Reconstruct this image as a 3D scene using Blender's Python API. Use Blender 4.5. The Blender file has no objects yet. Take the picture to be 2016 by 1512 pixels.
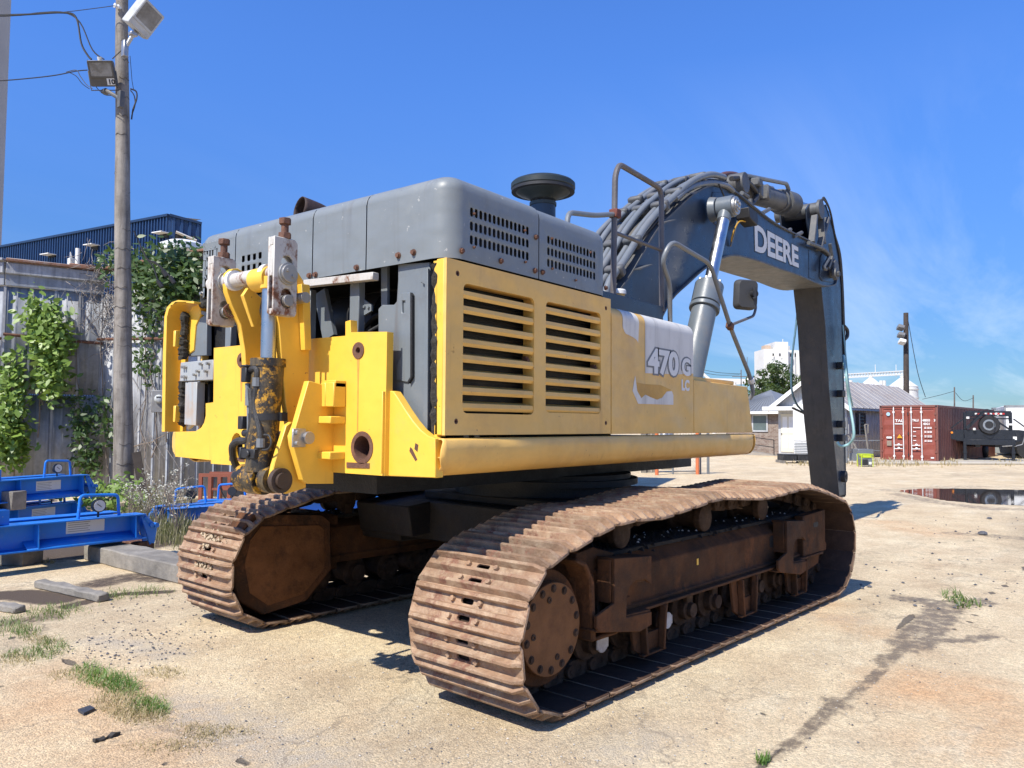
import bpy, bmesh, math, random
import numpy as np
from mathutils import Vector, Matrix, geometry
from math import radians, sin, cos, pi, atan2, sqrt
random.seed(7); rng = np.random.default_rng(11)
SC = bpy.context.scene
COL = SC.collection
# ------------------------------------------------------------------ camera
CAM = Vector((-5.767, -4.094, 1.606)); YAW, PIT, ROL, FPX = radians(37.65448), radians(2.93959), radians(0.37775), 1545.676
_f = Vector((cos(YAW)*cos(PIT), sin(YAW)*cos(PIT), sin(PIT))); _r0 = Vector((sin(YAW), -cos(YAW), 0)); _u0 = _r0.cross(_f)
_r = _r0*cos(ROL)+_u0*sin(ROL); _u = -_r0*sin(ROL)+_u0*cos(ROL)
cd = bpy.data.cameras.new('camera'); cam = bpy.data.objects.new('camera', cd); COL.objects.link(cam)
cd.sensor_width = 36; cd.lens = FPX/2016*36; cd.clip_start = .05; cd.clip_end = 6000
M = Matrix((_r, _u, -_f)).transposed().to_4x4(); M.translation = CAM; cam.matrix_world = M
SC.camera = cam
SC.render.resolution_x = 1024; SC.render.resolution_y = 768
# ------------------------------------------------------------------ sky, sun, exposure
SUN_EL, SUN_TRAVEL = radians(50), radians(-2)            # sun stands behind the machine, high
td = Vector((cos(SUN_EL)*cos(SUN_TRAVEL), cos(SUN_EL)*sin(SUN_TRAVEL), -sin(SUN_EL)))
sl = bpy.data.lights.new('sun', 'SUN'); sl.energy = 5.0; sl.angle = radians(.53); sl.color = (1, .945, .84)
so = bpy.data.objects.new('sun', sl); COL.objects.link(so); so.rotation_euler = td.to_track_quat('-Z', 'Y').to_euler(); so.location = (-20, 0, 30)
W = bpy.data.worlds.new('World'); SC.world = W; W.use_nodes = True
wn = W.node_tree.nodes; wl = W.node_tree.links; wn.clear()
out = wn.new('ShaderNodeOutputWorld'); bg = wn.new('ShaderNodeBackground'); sky = wn.new('ShaderNodeTexSky')
sky.sky_type = 'NISHITA'; sky.sun_disc = False; sky.sun_elevation = SUN_EL
sky.sun_rotation = radians(-90)+SUN_TRAVEL*-1            # rotation is clockwise from +Y: the sun is towards -X
sky.air_density = 1.0; sky.dust_density = .25; sky.ozone_density = 3.0; sky.altitude = 100
bg.inputs[1].default_value = .122
hs = wn.new('ShaderNodeHueSaturation'); hs.inputs['Hue'].default_value = .506; hs.inputs['Saturation'].default_value = 1.12; hs.inputs['Value'].default_value = 1.0
wl.new(sky.outputs[0], hs.inputs['Color'])
tc = wn.new('ShaderNodeTexCoord'); sep = wn.new('ShaderNodeSeparateXYZ'); wl.new(tc.outputs['Generated'], sep.inputs[0])
# thin cirrus: project the direction on a flat layer, then stretched noise
def wmath(op, a, b=None):
    n = wn.new('ShaderNodeMath'); n.operation = op
    for i, x in enumerate((a, b)):
        if x is None: continue
        if isinstance(x, (int, float)): n.inputs[i].default_value = x
        else: wl.new(x, n.inputs[i])
    return n.outputs[0]
zz = wmath('ADD', wmath('MAXIMUM', sep.outputs[2], 0.0), .12)
cx_ = wmath('DIVIDE', sep.outputs[0], zz); cy_ = wmath('DIVIDE', sep.outputs[1], zz)
comb = wn.new('ShaderNodeCombineXYZ'); wl.new(cx_, comb.inputs[0]); wl.new(cy_, comb.inputs[1])
mp = wn.new('ShaderNodeMapping'); mp.inputs['Rotation'].default_value = (0, 0, radians(100)); mp.inputs['Scale'].default_value = (.45, 1.7, 1); wl.new(comb.outputs[0], mp.inputs[0])
nz = wn.new('ShaderNodeTexNoise'); nz.inputs['Scale'].default_value = .7; nz.inputs['Detail'].default_value = 9; nz.inputs['Roughness'].default_value = .62; nz.inputs['Distortion'].default_value = .5
wl.new(mp.outputs[0], nz.inputs['Vector'])
nz2 = wn.new('ShaderNodeTexNoise'); nz2.inputs['Scale'].default_value = .22; nz2.inputs['Detail'].default_value = 3; wl.new(comb.outputs[0], nz2.inputs['Vector'])
cr = wn.new('ShaderNodeValToRGB'); cr.color_ramp.elements[0].position = .44; cr.color_ramp.elements[1].position = .80
wl.new(nz.outputs['Fac'], cr.inputs[0])
# more cloud towards azimuth of -Y/+X (the right of the view)
side = wmath('MULTIPLY', wmath('ADD', wmath('MULTIPLY', sep.outputs[0], .55), wmath('MULTIPLY', sep.outputs[1], -1.0)), 1.0)
sidef = wmath('MINIMUM', wmath('MAXIMUM', wmath('ADD', wmath('MULTIPLY', side, 1.5), .42), .10), 1.0)
lowf = wmath('MINIMUM', wmath('MAXIMUM', wmath('SUBTRACT', 1.25, wmath('MULTIPLY', zz, 2.3)), .0), 1.0)
cf = wmath('MULTIPLY', wmath('MULTIPLY', cr.outputs[0], wmath('MULTIPLY', sidef, lowf)), .85)
em = wn.new('ShaderNodeMapRange'); em.interpolation_type = 'SMOOTHSTEP'; em.inputs[1].default_value = -.02; em.inputs[2].default_value = .50; em.inputs[3].default_value = .40; em.inputs[4].default_value = 1.; wl.new(sep.outputs[2], em.inputs[0])
sc_ = wn.new('ShaderNodeVectorMath'); sc_.operation = 'SCALE'; wl.new(hs.outputs[0], sc_.inputs[0]); wl.new(em.outputs[0], sc_.inputs['Scale'])
ml = wn.new('ShaderNodeVectorMath'); ml.operation = 'MULTIPLY'; ml.inputs[1].default_value = (.71, 1.04, 1.48); wl.new(sc_.outputs[0], ml.inputs[0])
mx = wn.new('ShaderNodeMix'); mx.data_type = 'RGBA'; wl.new(ml.outputs[0], mx.inputs[6]); wl.new(cf, mx.inputs[0]); pass; mx.inputs[7].default_value = (6.2, 6.9, 7.6, 1)
wl.new(mx.outputs[2], bg.inputs[0]); wl.new(bg.outputs[0], out.inputs[0])
SC.view_settings.view_transform = 'Standard'; SC.view_settings.look = 'None'; SC.view_settings.exposure = .46; SC.view_settings.gamma = 1
SC.render.engine = 'CYCLES'
# ------------------------------------------------------------------ measuring helpers: a sight line met with a known real plane
def _ray(px, py): return _f+_r*((px-1008)/FPX)+_u*((756-py)/FPX)
def _hit(px, py, ax, val):
    d = _ray(px, py); return CAM+d*((val-CAM[ax])/d[ax])
def Rr(px, py, x=-2.65): h = _hit(px, py, 0, x); return (h.y, h.z)
def Ls(px, py, y=-1.25): h = _hit(px, py, 1, y); return (h.x, h.z)
def Gd(px, py, z=0.): h = _hit(px, py, 2, z); return (h.x, h.y)
def AD(px, py, d):
    v = _ray(px, py); F = Vector((_f.x, _f.y, 0)).normalized(); return CAM+v*(d/v.dot(F))
# ------------------------------------------------------------------ materials
def N(nt, t, **kw):
    n = nt.nodes.new(t)
    for k, v in kw.items():
        if k in n.inputs.keys(): n.inputs[k].default_value = v
        else: setattr(n, k, v)
    return n
def ramp(nt, src, p0, p1, c0=(0, 0, 0, 1), c1=(1, 1, 1, 1)):
    r = nt.nodes.new('ShaderNodeValToRGB'); r.color_ramp.elements[0].position = p0; r.color_ramp.elements[1].position = p1
    r.color_ramp.elements[0].color = c0; r.color_ramp.elements[1].color = c1; nt.links.new(src, r.inputs[0]); return r.outputs[0]
def mixc(nt, fac, a, b, mode='MIX'):
    m = nt.nodes.new('ShaderNodeMix'); m.data_type = 'RGBA'; m.blend_type = mode
    for i, x in ((0, fac), (6, a), (7, b)):
        if isinstance(x, (int, float)): m.inputs[i].default_value = x
        elif isinstance(x, tuple): m.inputs[i].default_value = (*x[:3], 1)
        else: nt.links.new(x, m.inputs[i])
    return m.outputs[2]
def noise(nt, vec, scale, detail=6, rough=.6, dist=0):
    n = N(nt, 'ShaderNodeTexNoise'); n.inputs['Scale'].default_value = scale; n.inputs['Detail'].default_value = detail
    n.inputs['Roughness'].default_value = rough; n.inputs['Distortion'].default_value = dist
    nt.links.new(vec, n.inputs['Vector']); return n.outputs['Fac']
def mapped(nt, vec, sc, loc=(0, 0, 0), rot=(0, 0, 0)):
    m = nt.nodes.new('ShaderNodeMapping'); m.inputs['Scale'].default_value = sc; m.inputs['Location'].default_value = loc; m.inputs['Rotation'].default_value = rot
    nt.links.new(vec, m.inputs[0]); return m.outputs[0]
def newmat(name):
    m = bpy.data.materials.new(name); m.use_nodes = True; nt = m.node_tree; b = nt.nodes['Principled BSDF']
    t = nt.nodes.new('ShaderNodeTexCoord'); return m, nt, b, t.outputs['Object']
MATS = {}
def mat(name, col, rough=.5, metal=0., var=.15, nsc=2.5, rust=0., rustcol=(.16, .055, .02), rsc=5., dirt=0., dirtcol=(.22, .17, .12), streak=0., streakcol=(.10, .07, .05), bump=.15, bsc=50., spec=.5, dent=0., vary=0., chips=0., chipcol=(.5, .5, .5)):
    m, nt, b, v = newmat(name)
    c = tuple(min(1, x) for x in col)
    n1 = noise(nt, v, nsc, 8, .65)
    base = mixc(nt, ramp(nt, n1, .3, .72), tuple(x*(1-var) for x in c), tuple(min(1, x*(1+var)) for x in c))
    if dirt:
        base = mixc(nt, ramp(nt, noise(nt, mapped(nt, v, (1, 1, 1), (3, 7, 1)), nsc*1.7, 9, .7), .62-.3*dirt, .9-.2*dirt), base, dirtcol)
    if streak:
        s = noise(nt, mapped(nt, v, (9, 9, .55)), 1.4, 5, .6)
        base = mixc(nt, ramp(nt, s, .66-.25*streak, .98-.2*streak), base, streakcol)
    if chips:
        base = mixc(nt, ramp(nt, noise(nt, mapped(nt, v, (1, 1, 1), (11, 3, 5)), 26, 4, .6), .72-.12*chips, .74-.12*chips), base, chipcol)
    if vary:
        oi = nt.nodes.new('ShaderNodeObjectInfo'); base = mixc(nt, 1., base, ramp(nt, oi.outputs['Random'], 0., 1., (1-vary,)*3+(1,), (1+vary*.5, 1+vary*.45, 1+vary*.4, 1)), 'MULTIPLY')
    rv = None
    if rust:
        r1 = noise(nt, mapped(nt, v, (1, 1, .7), (5, 1, 9)), rsc, 10, .72)
        rm = ramp(nt, r1, .70-.35*rust, .78-.33*rust)
        rc = mixc(nt, noise(nt, v, 30, 4), tuple(x*.6 for x in rustcol), tuple(min(1, x*1.7) for x in rustcol))
        base = mixc(nt, rm, base, rc); rv = rm
    nt.links.new(base, b.inputs['Base Color'])
    rr = ramp(nt, noise(nt, v, 7, 6, .7), .25, .8, (max(0, rough-.12),)*3+(1,), (min(1, rough+.15),)*3+(1,))
    if rv is not None: rr = mixc(nt, rv, rr, (.9, .9, .9))
    nt.links.new(rr, b.inputs['Roughness'])
    if rv is not None and metal:
        mm = mixc(nt, rv, (metal,)*3, (0, 0, 0)); nt.links.new(mm, b.inputs['Metallic'])
    else: b.inputs['Metallic'].default_value = metal
    b.inputs['Specular IOR Level'].default_value = spec
    if bump:
        bm_ = N(nt, 'ShaderNodeBump', Strength=bump, Distance=.02); nt.links.new(noise(nt, v, bsc, 8, .7), bm_.inputs['Height']); nt.links.new(bm_.outputs[0], b.inputs['Normal'])
        if dent: bd = N(nt, 'ShaderNodeBump', Strength=dent, Distance=.05); nt.links.new(noise(nt, mapped(nt, v, (1, 1, 1.6), (2, 9, 4)), 3.2, 2, .4), bd.inputs['Height']); nt.links.new(bd.outputs[0], bm_.inputs['Normal'])
    MATS[name] = m; return m
# ------------------------------------------------------------------ mesh builder
AX = {'x': lambda a, b, c: (c, a, b), 'y': lambda a, b, c: (a, c, b), 'z': lambda a, b, c: (a, b, c)}
class B:
    def __init__(s, mtx=None): s.v = []; s.f = []; s.mi = []; s.cur = 0; s.m = mtx
    def add(s, vs, fs):
        o = len(s.v)
        for q in vs:
            q = Vector(q)
            s.v.append(s.m @ q if s.m is not None else q)
        for q in fs: s.f.append([i+o for i in q]); s.mi.append(s.cur)
        return s
    def box(s, c, sz, rot=None):
        h = [x/2 for x in sz]; vs = [Vector((a*h[0], b*h[1], d*h[2])) for a in (-1, 1) for b in (-1, 1) for d in (-1, 1)]
        if rot is not None:
            R = rot if isinstance(rot, Matrix) else Matrix.Rotation(rot[2], 3, 'Z') @ Matrix.Rotation(rot[1], 3, 'Y') @ Matrix.Rotation(rot[0], 3, 'X')
            vs = [R @ q for q in vs]
        c = Vector(c); return s.add([q+c for q in vs], [(0, 1, 3, 2), (4, 6, 7, 5), (0, 4, 5, 1), (2, 3, 7, 6), (0, 2, 6, 4), (1, 5, 7, 3)])
    def bb(s, a, b): return s.box([(x+y)/2 for x, y in zip(a, b)], [abs(y-x) for x, y in zip(a, b)])
    def beam(s, p0, p1, w, h, up=(0, 0, 1)):
        p0, p1 = Vector(p0), Vector(p1); d = (p1-p0); l = d.length; d.normalize(); u = Vector(up); r = d.cross(u)
        if r.length < 1e-4: r = d.cross(Vector((0, 1, 0)))
        r.normalize(); u = r.cross(d); R = Matrix((d, r, u)).transposed()
        return s.box((p0+p1)/2, (l, w, h), R)
    def cyl(s, p0, p1, r0, r1=None, n=16, caps=True):
        r1 = r0 if r1 is None else r1; p0, p1 = Vector(p0), Vector(p1); d = (p1-p0).normalized()
        a = d.orthogonal().normalized(); b = d.cross(a); vs = []
        for p, r in ((p0, r0), (p1, r1)):
            for i in range(n): t = 2*pi*i/n; vs.append(p+a*(r*cos(t))+b*(r*sin(t)))
        fs = [(i, (i+1) % n, n+(i+1) % n, n+i) for i in range(n)]
        if caps: fs += [tuple(reversed(range(n))), tuple(range(n, 2*n))]
        return s.add(vs, fs)
    def ring(s, p0, p1, ro, ri, n=20):
        p0, p1 = Vector(p0), Vector(p1); d = (p1-p0).normalized(); a = d.orthogonal().normalized(); b = d.cross(a); vs = []
        for p, r in ((p0, ro), (p1, ro), (p1, ri), (p0, ri)):
            for i in range(n): t = 2*pi*i/n; vs.append(p+a*(r*cos(t))+b*(r*sin(t)))
        return s.add(vs, [(k*n+i, k*n+(i+1) % n, ((k+1) % 4)*n+(i+1) % n, ((k+1) % 4)*n+i) for k in range(4) for i in range(n)])
    def tube(s, pts, r, n=8, round_=0, caps=True):
        P = [Vector(p) for p in pts]
        if round_: P = fillet(P, round_)
        rs = r if isinstance(r, (list, tuple)) else [r]*len(P)
        if len(rs) != len(P): rs = [rs[0]+(rs[-1]-rs[0])*i/(len(P)-1) for i in range(len(P))]
        vs = []; fs = []; a = None
        for i, p in enumerate(P):
            t = (P[min(i+1, len(P)-1)]-P[max(i-1, 0)]).normalized()
            a = t.orthogonal().normalized() if a is None else (a-t*a.dot(t)).normalized()
            b = t.cross(a)
            for k in range(n): q = 2*pi*k/n; vs.append(p+a*(rs[i]*cos(q))+b*(rs[i]*sin(q)))
        for i in range(len(P)-1):
            for k in range(n): fs.append((i*n+k, i*n+(k+1) % n, (i+1)*n+(k+1) % n, (i+1)*n+k))
        if caps: fs += [tuple(reversed(range(n))), tuple(range((len(P)-1)*n, len(P)*n))]
        return s.add(vs, fs)
    def prism(s, poly, ax, a, b, holes=()):
        loops = [list(poly)]+[list(h) for h in holes]; flat = [q for l in loops for q in l]; n = len(flat); f = AX[ax]
        tri = geometry.tessellate_polygon([[Vector((q[0], q[1], 0)) for q in l] for l in loops]) if (holes or len(poly) > 4) else None
        vs = [f(q[0], q[1], a) for q in flat]+[f(q[0], q[1], b) for q in flat]; fs = []
        if not holes and len(poly) <= 4: fs += [tuple(range(n)), tuple(range(2*n-1, n-1, -1))]
        else:
            for t in tri: fs.append(tuple(t)); fs.append(tuple(i+n for i in reversed(t)))
        o = 0
        for l in loops:
            k = len(l)
            for i in range(k): j = (i+1) % k; fs.append((o+i, o+j, o+j+n, o+i+n))
            o += k
        return s.add(vs, fs)
    def lathe(s, prof, c, d=(0, 0, 1), n=24):
        d = Vector(d).normalized(); a = d.orthogonal().normalized(); b = d.cross(a); c = Vector(c); vs = []
        for r, h in prof:
            for i in range(n): t = 2*pi*i/n; vs.append(c+d*h+a*(r*cos(t))+b*(r*sin(t)))
        m = len(prof); fs = [(k*n+i, k*n+(i+1) % n, (k+1)*n+(i+1) % n, (k+1)*n+i) for k in range(m-1) for i in range(n)]
        fs += [tuple(reversed(range(n))), tuple(range((m-1)*n, m*n))]
        return s.add(vs, fs)
    def hexb(s, p0, p1, r): return s.cyl(p0, p1, r, n=6)
    def build(s, name, mt, parent=None, kind=None, bevel=0, loc=None, rotz=0, ang=35, segs=1, label=None, solid=0, wn_mod=False, weld=0):
        me = bpy.data.meshes.new(name); me.from_pydata([tuple(q) for q in s.v], [], s.f); mts = mt if isinstance(mt, (list, tuple)) else [mt]
        for x in mts: me.materials.append(x)
        if len(mts) > 1: me.polygons.foreach_set('material_index', s.mi)
        bm_ = bmesh.new(); bm_.from_mesh(me)
        if weld: bmesh.ops.remove_doubles(bm_, verts=bm_.verts, dist=weld)
        bmesh.ops.recalc_face_normals(bm_, faces=bm_.faces); bm_.to_mesh(me); bm_.free()
        me.polygons.foreach_set('use_smooth', [True]*len(me.polygons))
        me.set_sharp_from_angle(angle=radians(ang))
        return link(name, me, parent, kind, bevel, loc, rotz, segs, label, solid, wn_mod)
def link(name, me, parent=None, kind=None, bevel=0, loc=None, rotz=0, segs=1, label=None, solid=0, wn_mod=False):
    o = bpy.data.objects.new(name, me); COL.objects.link(o)
    if parent is not None: o.parent = parent
    if loc is not None: o.location = loc
    if rotz: o.rotation_euler = (0, 0, rotz)
    if kind: o['kind'] = kind
    if label: o['label'] = label
    if solid: md = o.modifiers.new('solid', 'SOLIDIFY'); md.thickness = solid; md.offset = -1
    if bevel: md = o.modifiers.new('bevel', 'BEVEL'); md.width = bevel; md.segments = segs; md.limit_method = 'ANGLE'; md.angle_limit = radians(40); md.harden_normals = False
    if wn_mod: md = o.modifiers.new('weighted', 'WEIGHTED_NORMAL'); md.keep_sharp = True; md.weight = 90
    return o
def fillet(P, r, k=4):
    o = [P[0]]
    for i in range(1, len(P)-1):
        a, b, c = P[i-1], P[i], P[i+1]; u = (a-b); w = (c-b); m = min(r, u.length*.45, w.length*.45); p = b+u.normalized()*m; q = b+w.normalized()*m
        for j in range(k+1): t = j/k; o.append(p*((1-t)**2)+b*(2*t*(1-t))+q*(t*t))
    return o+[P[-1]]
def spline(P, k=6):
    P = [Vector(p) for p in P]; o = []
    for i in range(len(P)-1):
        a, b, c, d = P[max(i-1, 0)], P[i], P[i+1], P[min(i+2, len(P)-1)]
        for j in range(k): t = j/k; o.append(.5*((2*b)+(c-a)*t+(2*a-5*b+4*c-d)*t*t+(3*b-a-3*c+d)*t**3))
    return o+[P[-1]]
def spl2(P, k=5): return [(q.x, q.y) for q in spline([(a, b, 0) for a, b in P], k)]
def rrect(x0, y0, x1, y1, r, k=3):
    o = []
    for cx, cy, a in ((x1-r, y1-r, 0), (x0+r, y1-r, 90), (x0+r, y0+r, 180), (x1-r, y0+r, 270)):
        for j in range(k+1): t = radians(a+90*j/k); o.append((cx+r*cos(t), cy+r*sin(t)))
    return o
def circ(cx, cy, rx, ry=None, n=16):
    ry = ry or rx; return [(cx+rx*cos(2*pi*i/n), cy+ry*sin(2*pi*i/n)) for i in range(n)]
def empty(name, loc=(0, 0, 0), rotz=0, label=None, cat=None, group=None):
    o = bpy.data.objects.new(name, None); COL.objects.link(o); o.location = loc; o.rotation_euler = (0, 0, rotz); o.empty_display_size = .2
    return tag(o, label, cat, group)
def tag(o, label=None, cat=None, group=None, kind=None):
    for k, v in (('label', label), ('category', cat), ('group', group), ('kind', kind)):
        if v: o[k] = v
    return o
def dup(o, parent=None, loc=None, rotz=None):
    c = o.copy(); COL.objects.link(c); c.parent = parent
    if loc is not None: c.location = loc
    if rotz is not None: c.rotation_euler = (0, 0, rotz)
    for ch in list(o.children): dup(ch, c)
    return c
def textmesh(body, size, extrude=.002, offset=0., align='LEFT', shear=0., space=1.):
    cu = bpy.data.curves.new('text', 'FONT'); cu.body = body; cu.size = size; cu.extrude = extrude; cu.offset = offset; cu.align_x = align; cu.shear = shear; cu.space_character = space
    cu.resolution_u = 4
    ob = bpy.data.objects.new('text', cu); COL.objects.link(ob)
    me = bpy.data.meshes.new_from_object(ob.evaluated_get(bpy.context.evaluated_depsgraph_get()))
    bpy.data.objects.remove(ob); bpy.data.curves.remove(cu); return me
def text(name, body, size, mt, parent, origin, right, up, extrude=.002, offset=0., align='LEFT', shear=0., space=1., sx=1.):
    me = textmesh(body, size, extrude, offset, align, shear, space); r = Vector(right).normalized(); u = Vector(up).normalized(); n = r.cross(u)
    T = Matrix((r*sx, u, n)).transposed().to_4x4(); T.translation = Vector(origin); me.transform(T); me.materials.clear(); me.materials.append(mt)
    me.name = name
    return link(name, me, parent)
def leafmesh(pts, dirs, size, mt, shape='oval', vary=.35):
    """many small creased leaves: pts (n,3), dirs (n,3) outward direction"""
    n = len(pts); sz = size*(1+vary*(rng.random(n)*2-1)); d = dirs/np.maximum(1e-6, np.linalg.norm(dirs, axis=1))[:, None]
    rv = rng.normal(size=(n, 3)); t = rv-(rv*d).sum(1)[:, None]*d; t /= np.linalg.norm(t, axis=1)[:, None]; s_ = np.cross(d, t)
    P = np.empty((n, 6, 3)); uv = ((0, 0, 0), (.25, .32, -.05), (.22, .70, -.1), (0, 1.1, -.18), (-.22, .70, -.1), (-.25, .32, -.05))
    for k, (a, b, c) in enumerate(uv): P[:, k] = pts+(s_*(a*sz)[:, None])+(t*(b*sz)[:, None])+(d*(c*sz)[:, None])
    me = bpy.data.meshes.new('leaves'); me.vertices.add(n*6); me.vertices.foreach_set('co', P.ravel())
    me.loops.add(n*8); base = np.arange(n)*6; idx = np.stack([base+k for k in (0, 1, 2, 3, 0, 3, 4, 5)], 1).ravel(); me.loops.foreach_set('vertex_index', idx.astype(np.int32))
    me.polygons.add(n*2); me.polygons.foreach_set('loop_start', (np.arange(n*2)*4).astype(np.int32)); me.polygons.foreach_set('loop_total', np.full(n*2, 4, np.int32))
    me.update(calc_edges=True); me.validate(); me.materials.append(mt); return me
# ------------------------------------------------------------------ paints and metals
YEL = mat('yellow_paint', (.80, .475, .055), rough=.42, var=.08, dent=.25, chips=.12, chipcol=(.45, .22, .05), dirt=.22, dirtcol=(.62, .40, .10), rust=.07, rsc=7, bump=.06, streak=.12, streakcol=(.5, .27, .05))
GOLD = mat('shaded_yellow_paint', (.72, .44, .115), rough=.42, dent=.5, chips=.10, chipcol=(.35, .18, .06), var=.12, nsc=1.6, dirt=.35, dirtcol=(.55, .32, .10), rust=.06, rsc=9, bump=.05, streak=.22, streakcol=(.42, .24, .08))  # duller copy of the rear yellow, shade of the side faces in its colour
GREY = mat('grey_hood_paint', (.18, .198, .205), dent=.35, rough=.42, var=.08, nsc=1.5, dirt=.25, dirtcol=(.25, .26, .25), rust=.02, rsc=8, bump=.05, streak=.35, streakcol=(.13, .13, .13), chips=.35, chipcol=(.36, .36, .34))
GREYP = mat('grey_panel_paint', (.155, .175, .19), rough=.45, var=.12, dirt=.3, dirtcol=(.12, .11, .10), bump=.05, streak=.3, chips=.2, chipcol=(.3, .3, .3))
DARK = mat('shade_black', (.008, .008, .009), rough=.6, var=.4, bump=.4)  # near black: deep shade of bays and underside put into the colour
BLK = mat('black_rubber', (.018, .018, .02), rough=.55, var=.3, bump=.1)
MESH_ = mat('radiator_dark', (.014, .016, .019), rough=.5, var=.3, bump=.2)
NAVY = mat('boom_navy_grey', (.022, .034, .056), rough=.33, var=.14, nsc=1.2, dirt=.35, dirtcol=(.04, .046, .055), bump=.04, streak=.3, streakcol=(.028, .035, .045), chips=.12, chipcol=(.2, .2, .2))
BOOMG = mat('boom_worn_grey', (.085, .09, .095), rough=.55, var=.2, nsc=2, dirt=.5, dirtcol=(.16, .14, .12), rust=.12, bump=.15, streak=.5, streakcol=(.045, .04, .035))
STICKG = mat('stick_dark_grey', (.045, .043, .043), rough=.5, var=.22, nsc=2, dirt=.4, dirtcol=(.085, .07, .055), rust=.14, bump=.15, streak=.6, streakcol=(.022, .02, .02))
PIPE = mat('pipe_grey', (.15, .165, .18), rough=.42, var=.15, dirt=.35, dirtcol=(.2, .18, .16), rust=.14, bump=.1)
CYLG = mat('cylinder_grey', (.115, .135, .155), rough=.38, var=.12, dirt=.3, dirtcol=(.2, .18, .16), bump=.08, rust=.08)
CHROME = mat('chrome_rod', (.50, .51, .52), rough=.30, metal=1, var=.04, bump=.02)
STEEL = mat('bare_steel', (.42, .41, .39), rough=.42, metal=.8, var=.15, rust=.22, bump=.2)
WLINK = mat('white_rusty_paint', (.52, .50, .46), rough=.5, var=.12, dirt=.4, dirtcol=(.30, .21, .14), rust=.52, rsc=7, rustcol=(.15, .06, .03), bump=.15, streak=.4, streakcol=(.25, .13, .06))
WHT = mat('white_paint', (.72, .72, .70), rough=.45, var=.06, dirt=.3, dirtcol=(.45, .43, .38), bump=.05, streak=.25, streakcol=(.4, .38, .33))
DECAL = mat('white_decal', (.64, .62, .57), rough=.5, var=.05, dirt=.35, dirtcol=(.42, .40, .38), bump=.03, streak=.7, streakcol=(.33, .31, .28))
DECG = mat('decal_grey', (.16, .165, .17), rough=.5, var=.05, bump=.02)
DECW = mat('decal_letter_white', (.66, .66, .64), rough=.5, var=.05, bump=.02)
BROWNR = mat('rust_brown', (.12, .055, .035), rough=.8, var=.35, nsc=8, dirt=.5, dirtcol=(.22, .10, .05), bump=.4, bsc=90)
RAIL = mat('rail_worn_paint', (.11, .10, .10), rough=.5, var=.25, nsc=5, rust=.33, rustcol=(.12, .06, .045), bump=.15)
SHOE = mat('track_shoe_steel', (.29, .178, .108), vary=.32, rough=.58, metal=.0, var=.35, nsc=5, dirt=.62, dirtcol=(.50, .38, .26), rust=.48, rsc=7, rustcol=(.20, .10, .065), bump=.7, bsc=42, spec=.4)
CHAIN = mat('track_chain_grime', (.055, .032, .020), spec=.2, rough=.75, var=.4, nsc=9, dirt=.5, dirtcol=(.12, .075, .05), bump=.5, bsc=60)
FRAME = mat('track_frame_rust', (.105, .046, .020), spec=.15, rough=.75, var=.4, nsc=2.2, dirt=.6, dirtcol=(.022, .020, .017), rust=.5, rsc=3, rustcol=(.13, .055, .024), bump=.6, bsc=55, streak=.35, streakcol=(.02, .015, .012))  # rust, darkened in colour to carry the shade under the machine
DISC = mat('final_drive_rust', (.21, .095, .038), spec=.2, rough=.75, var=.22, nsc=6, dirt=.4, dirtcol=(.13, .06, .03), bump=.35, bsc=90)
SOIL = mat('black_dirt', (.018, .015, .012), rough=.95, var=.6, nsc=12, dirt=.3, dirtcol=(.06, .045, .03), bump=1.0, bsc=40)
GREASE = mat('greasy_yellow', (.50, .27, .02), rough=.5, var=.2, rust=0, dirt=0, bump=.3)
def greasy():
    m, nt, b, v = newmat('greasy_yellow_barrel')
    n1 = noise(nt, v, 14, 8, .75); n2 = noise(nt, mapped(nt, v, (1, 1, .5), (2, 5, 1)), 7, 6, .7)
    c = mixc(nt, ramp(nt, n1, .40, .50), (.60, .31, .02), (.016, .014, .012)); c = mixc(nt, ramp(nt, n2, .48, .6), c, (.10, .075, .04))
    nt.links.new(c, b.inputs['Base Color']); b.inputs['Roughness'].default_value = .45
    bm_ = N(nt, 'ShaderNodeBump', Strength=.5, Distance=.01); nt.links.new(n1, bm_.inputs['Height']); nt.links.new(bm_.outputs[0], b.inputs['Normal']); return m
BARREL = greasy()
ORNG = mat('amber_lens', (.8, .25, .02), rough=.3, var=.05, bump=0)
REDR = mat('primer_red', (.26, .075, .04), rough=.6, var=.15, dirt=.2, dirtcol=(.15, .06, .04), rust=.1, bump=.15)
BLUE = mat('bright_blue_paint', (.012, .17, .60), rough=.38, var=.08, dirt=.25, dirtcol=(.10, .22, .42), rust=.03, bump=.06, chips=.1, chipcol=(.3, .35, .4))
GLASS = mat('lamp_glass', (.15, .155, .16), rough=.10, var=.7, nsc=4, bump=.02, spec=.8)  # strong tone variation paints a reflection pattern on the lens
LAMPH = mat('lamp_housing_white', (.45, .46, .46), rough=.5, var=.1, dirt=.5, dirtcol=(.3, .3, .29), bump=.1)
BRONZE = mat('lamp_housing_bronze', (.075, .07, .062), rough=.5, var=.15, bump=.1)
PAPER = mat('paper_label', (.62, .62, .60), rough=.6, var=.04, bump=0)
WOODP = mat('weathered_pole_wood', (.25, .225, .195), rough=.85, var=.35, nsc=2, dirt=.3, dirtcol=(.08, .06, .045), bump=.5, bsc=30, streak=.75, streakcol=(.055, .042, .034))
WOODG = mat('grey_sleeper_wood', (.23, .21, .18), rough=.88, var=.4, nsc=3, dirt=.5, dirtcol=(.12, .11, .10), bump=.6, bsc=35)
# ================================================================== THE EXCAVATOR
EX = empty('excavator', (0, 0, 0), 0, 'large yellow and dark grey crawler excavator with rusty tracks and its counterweight taken off', 'excavator')
Wd = 1.25
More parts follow.
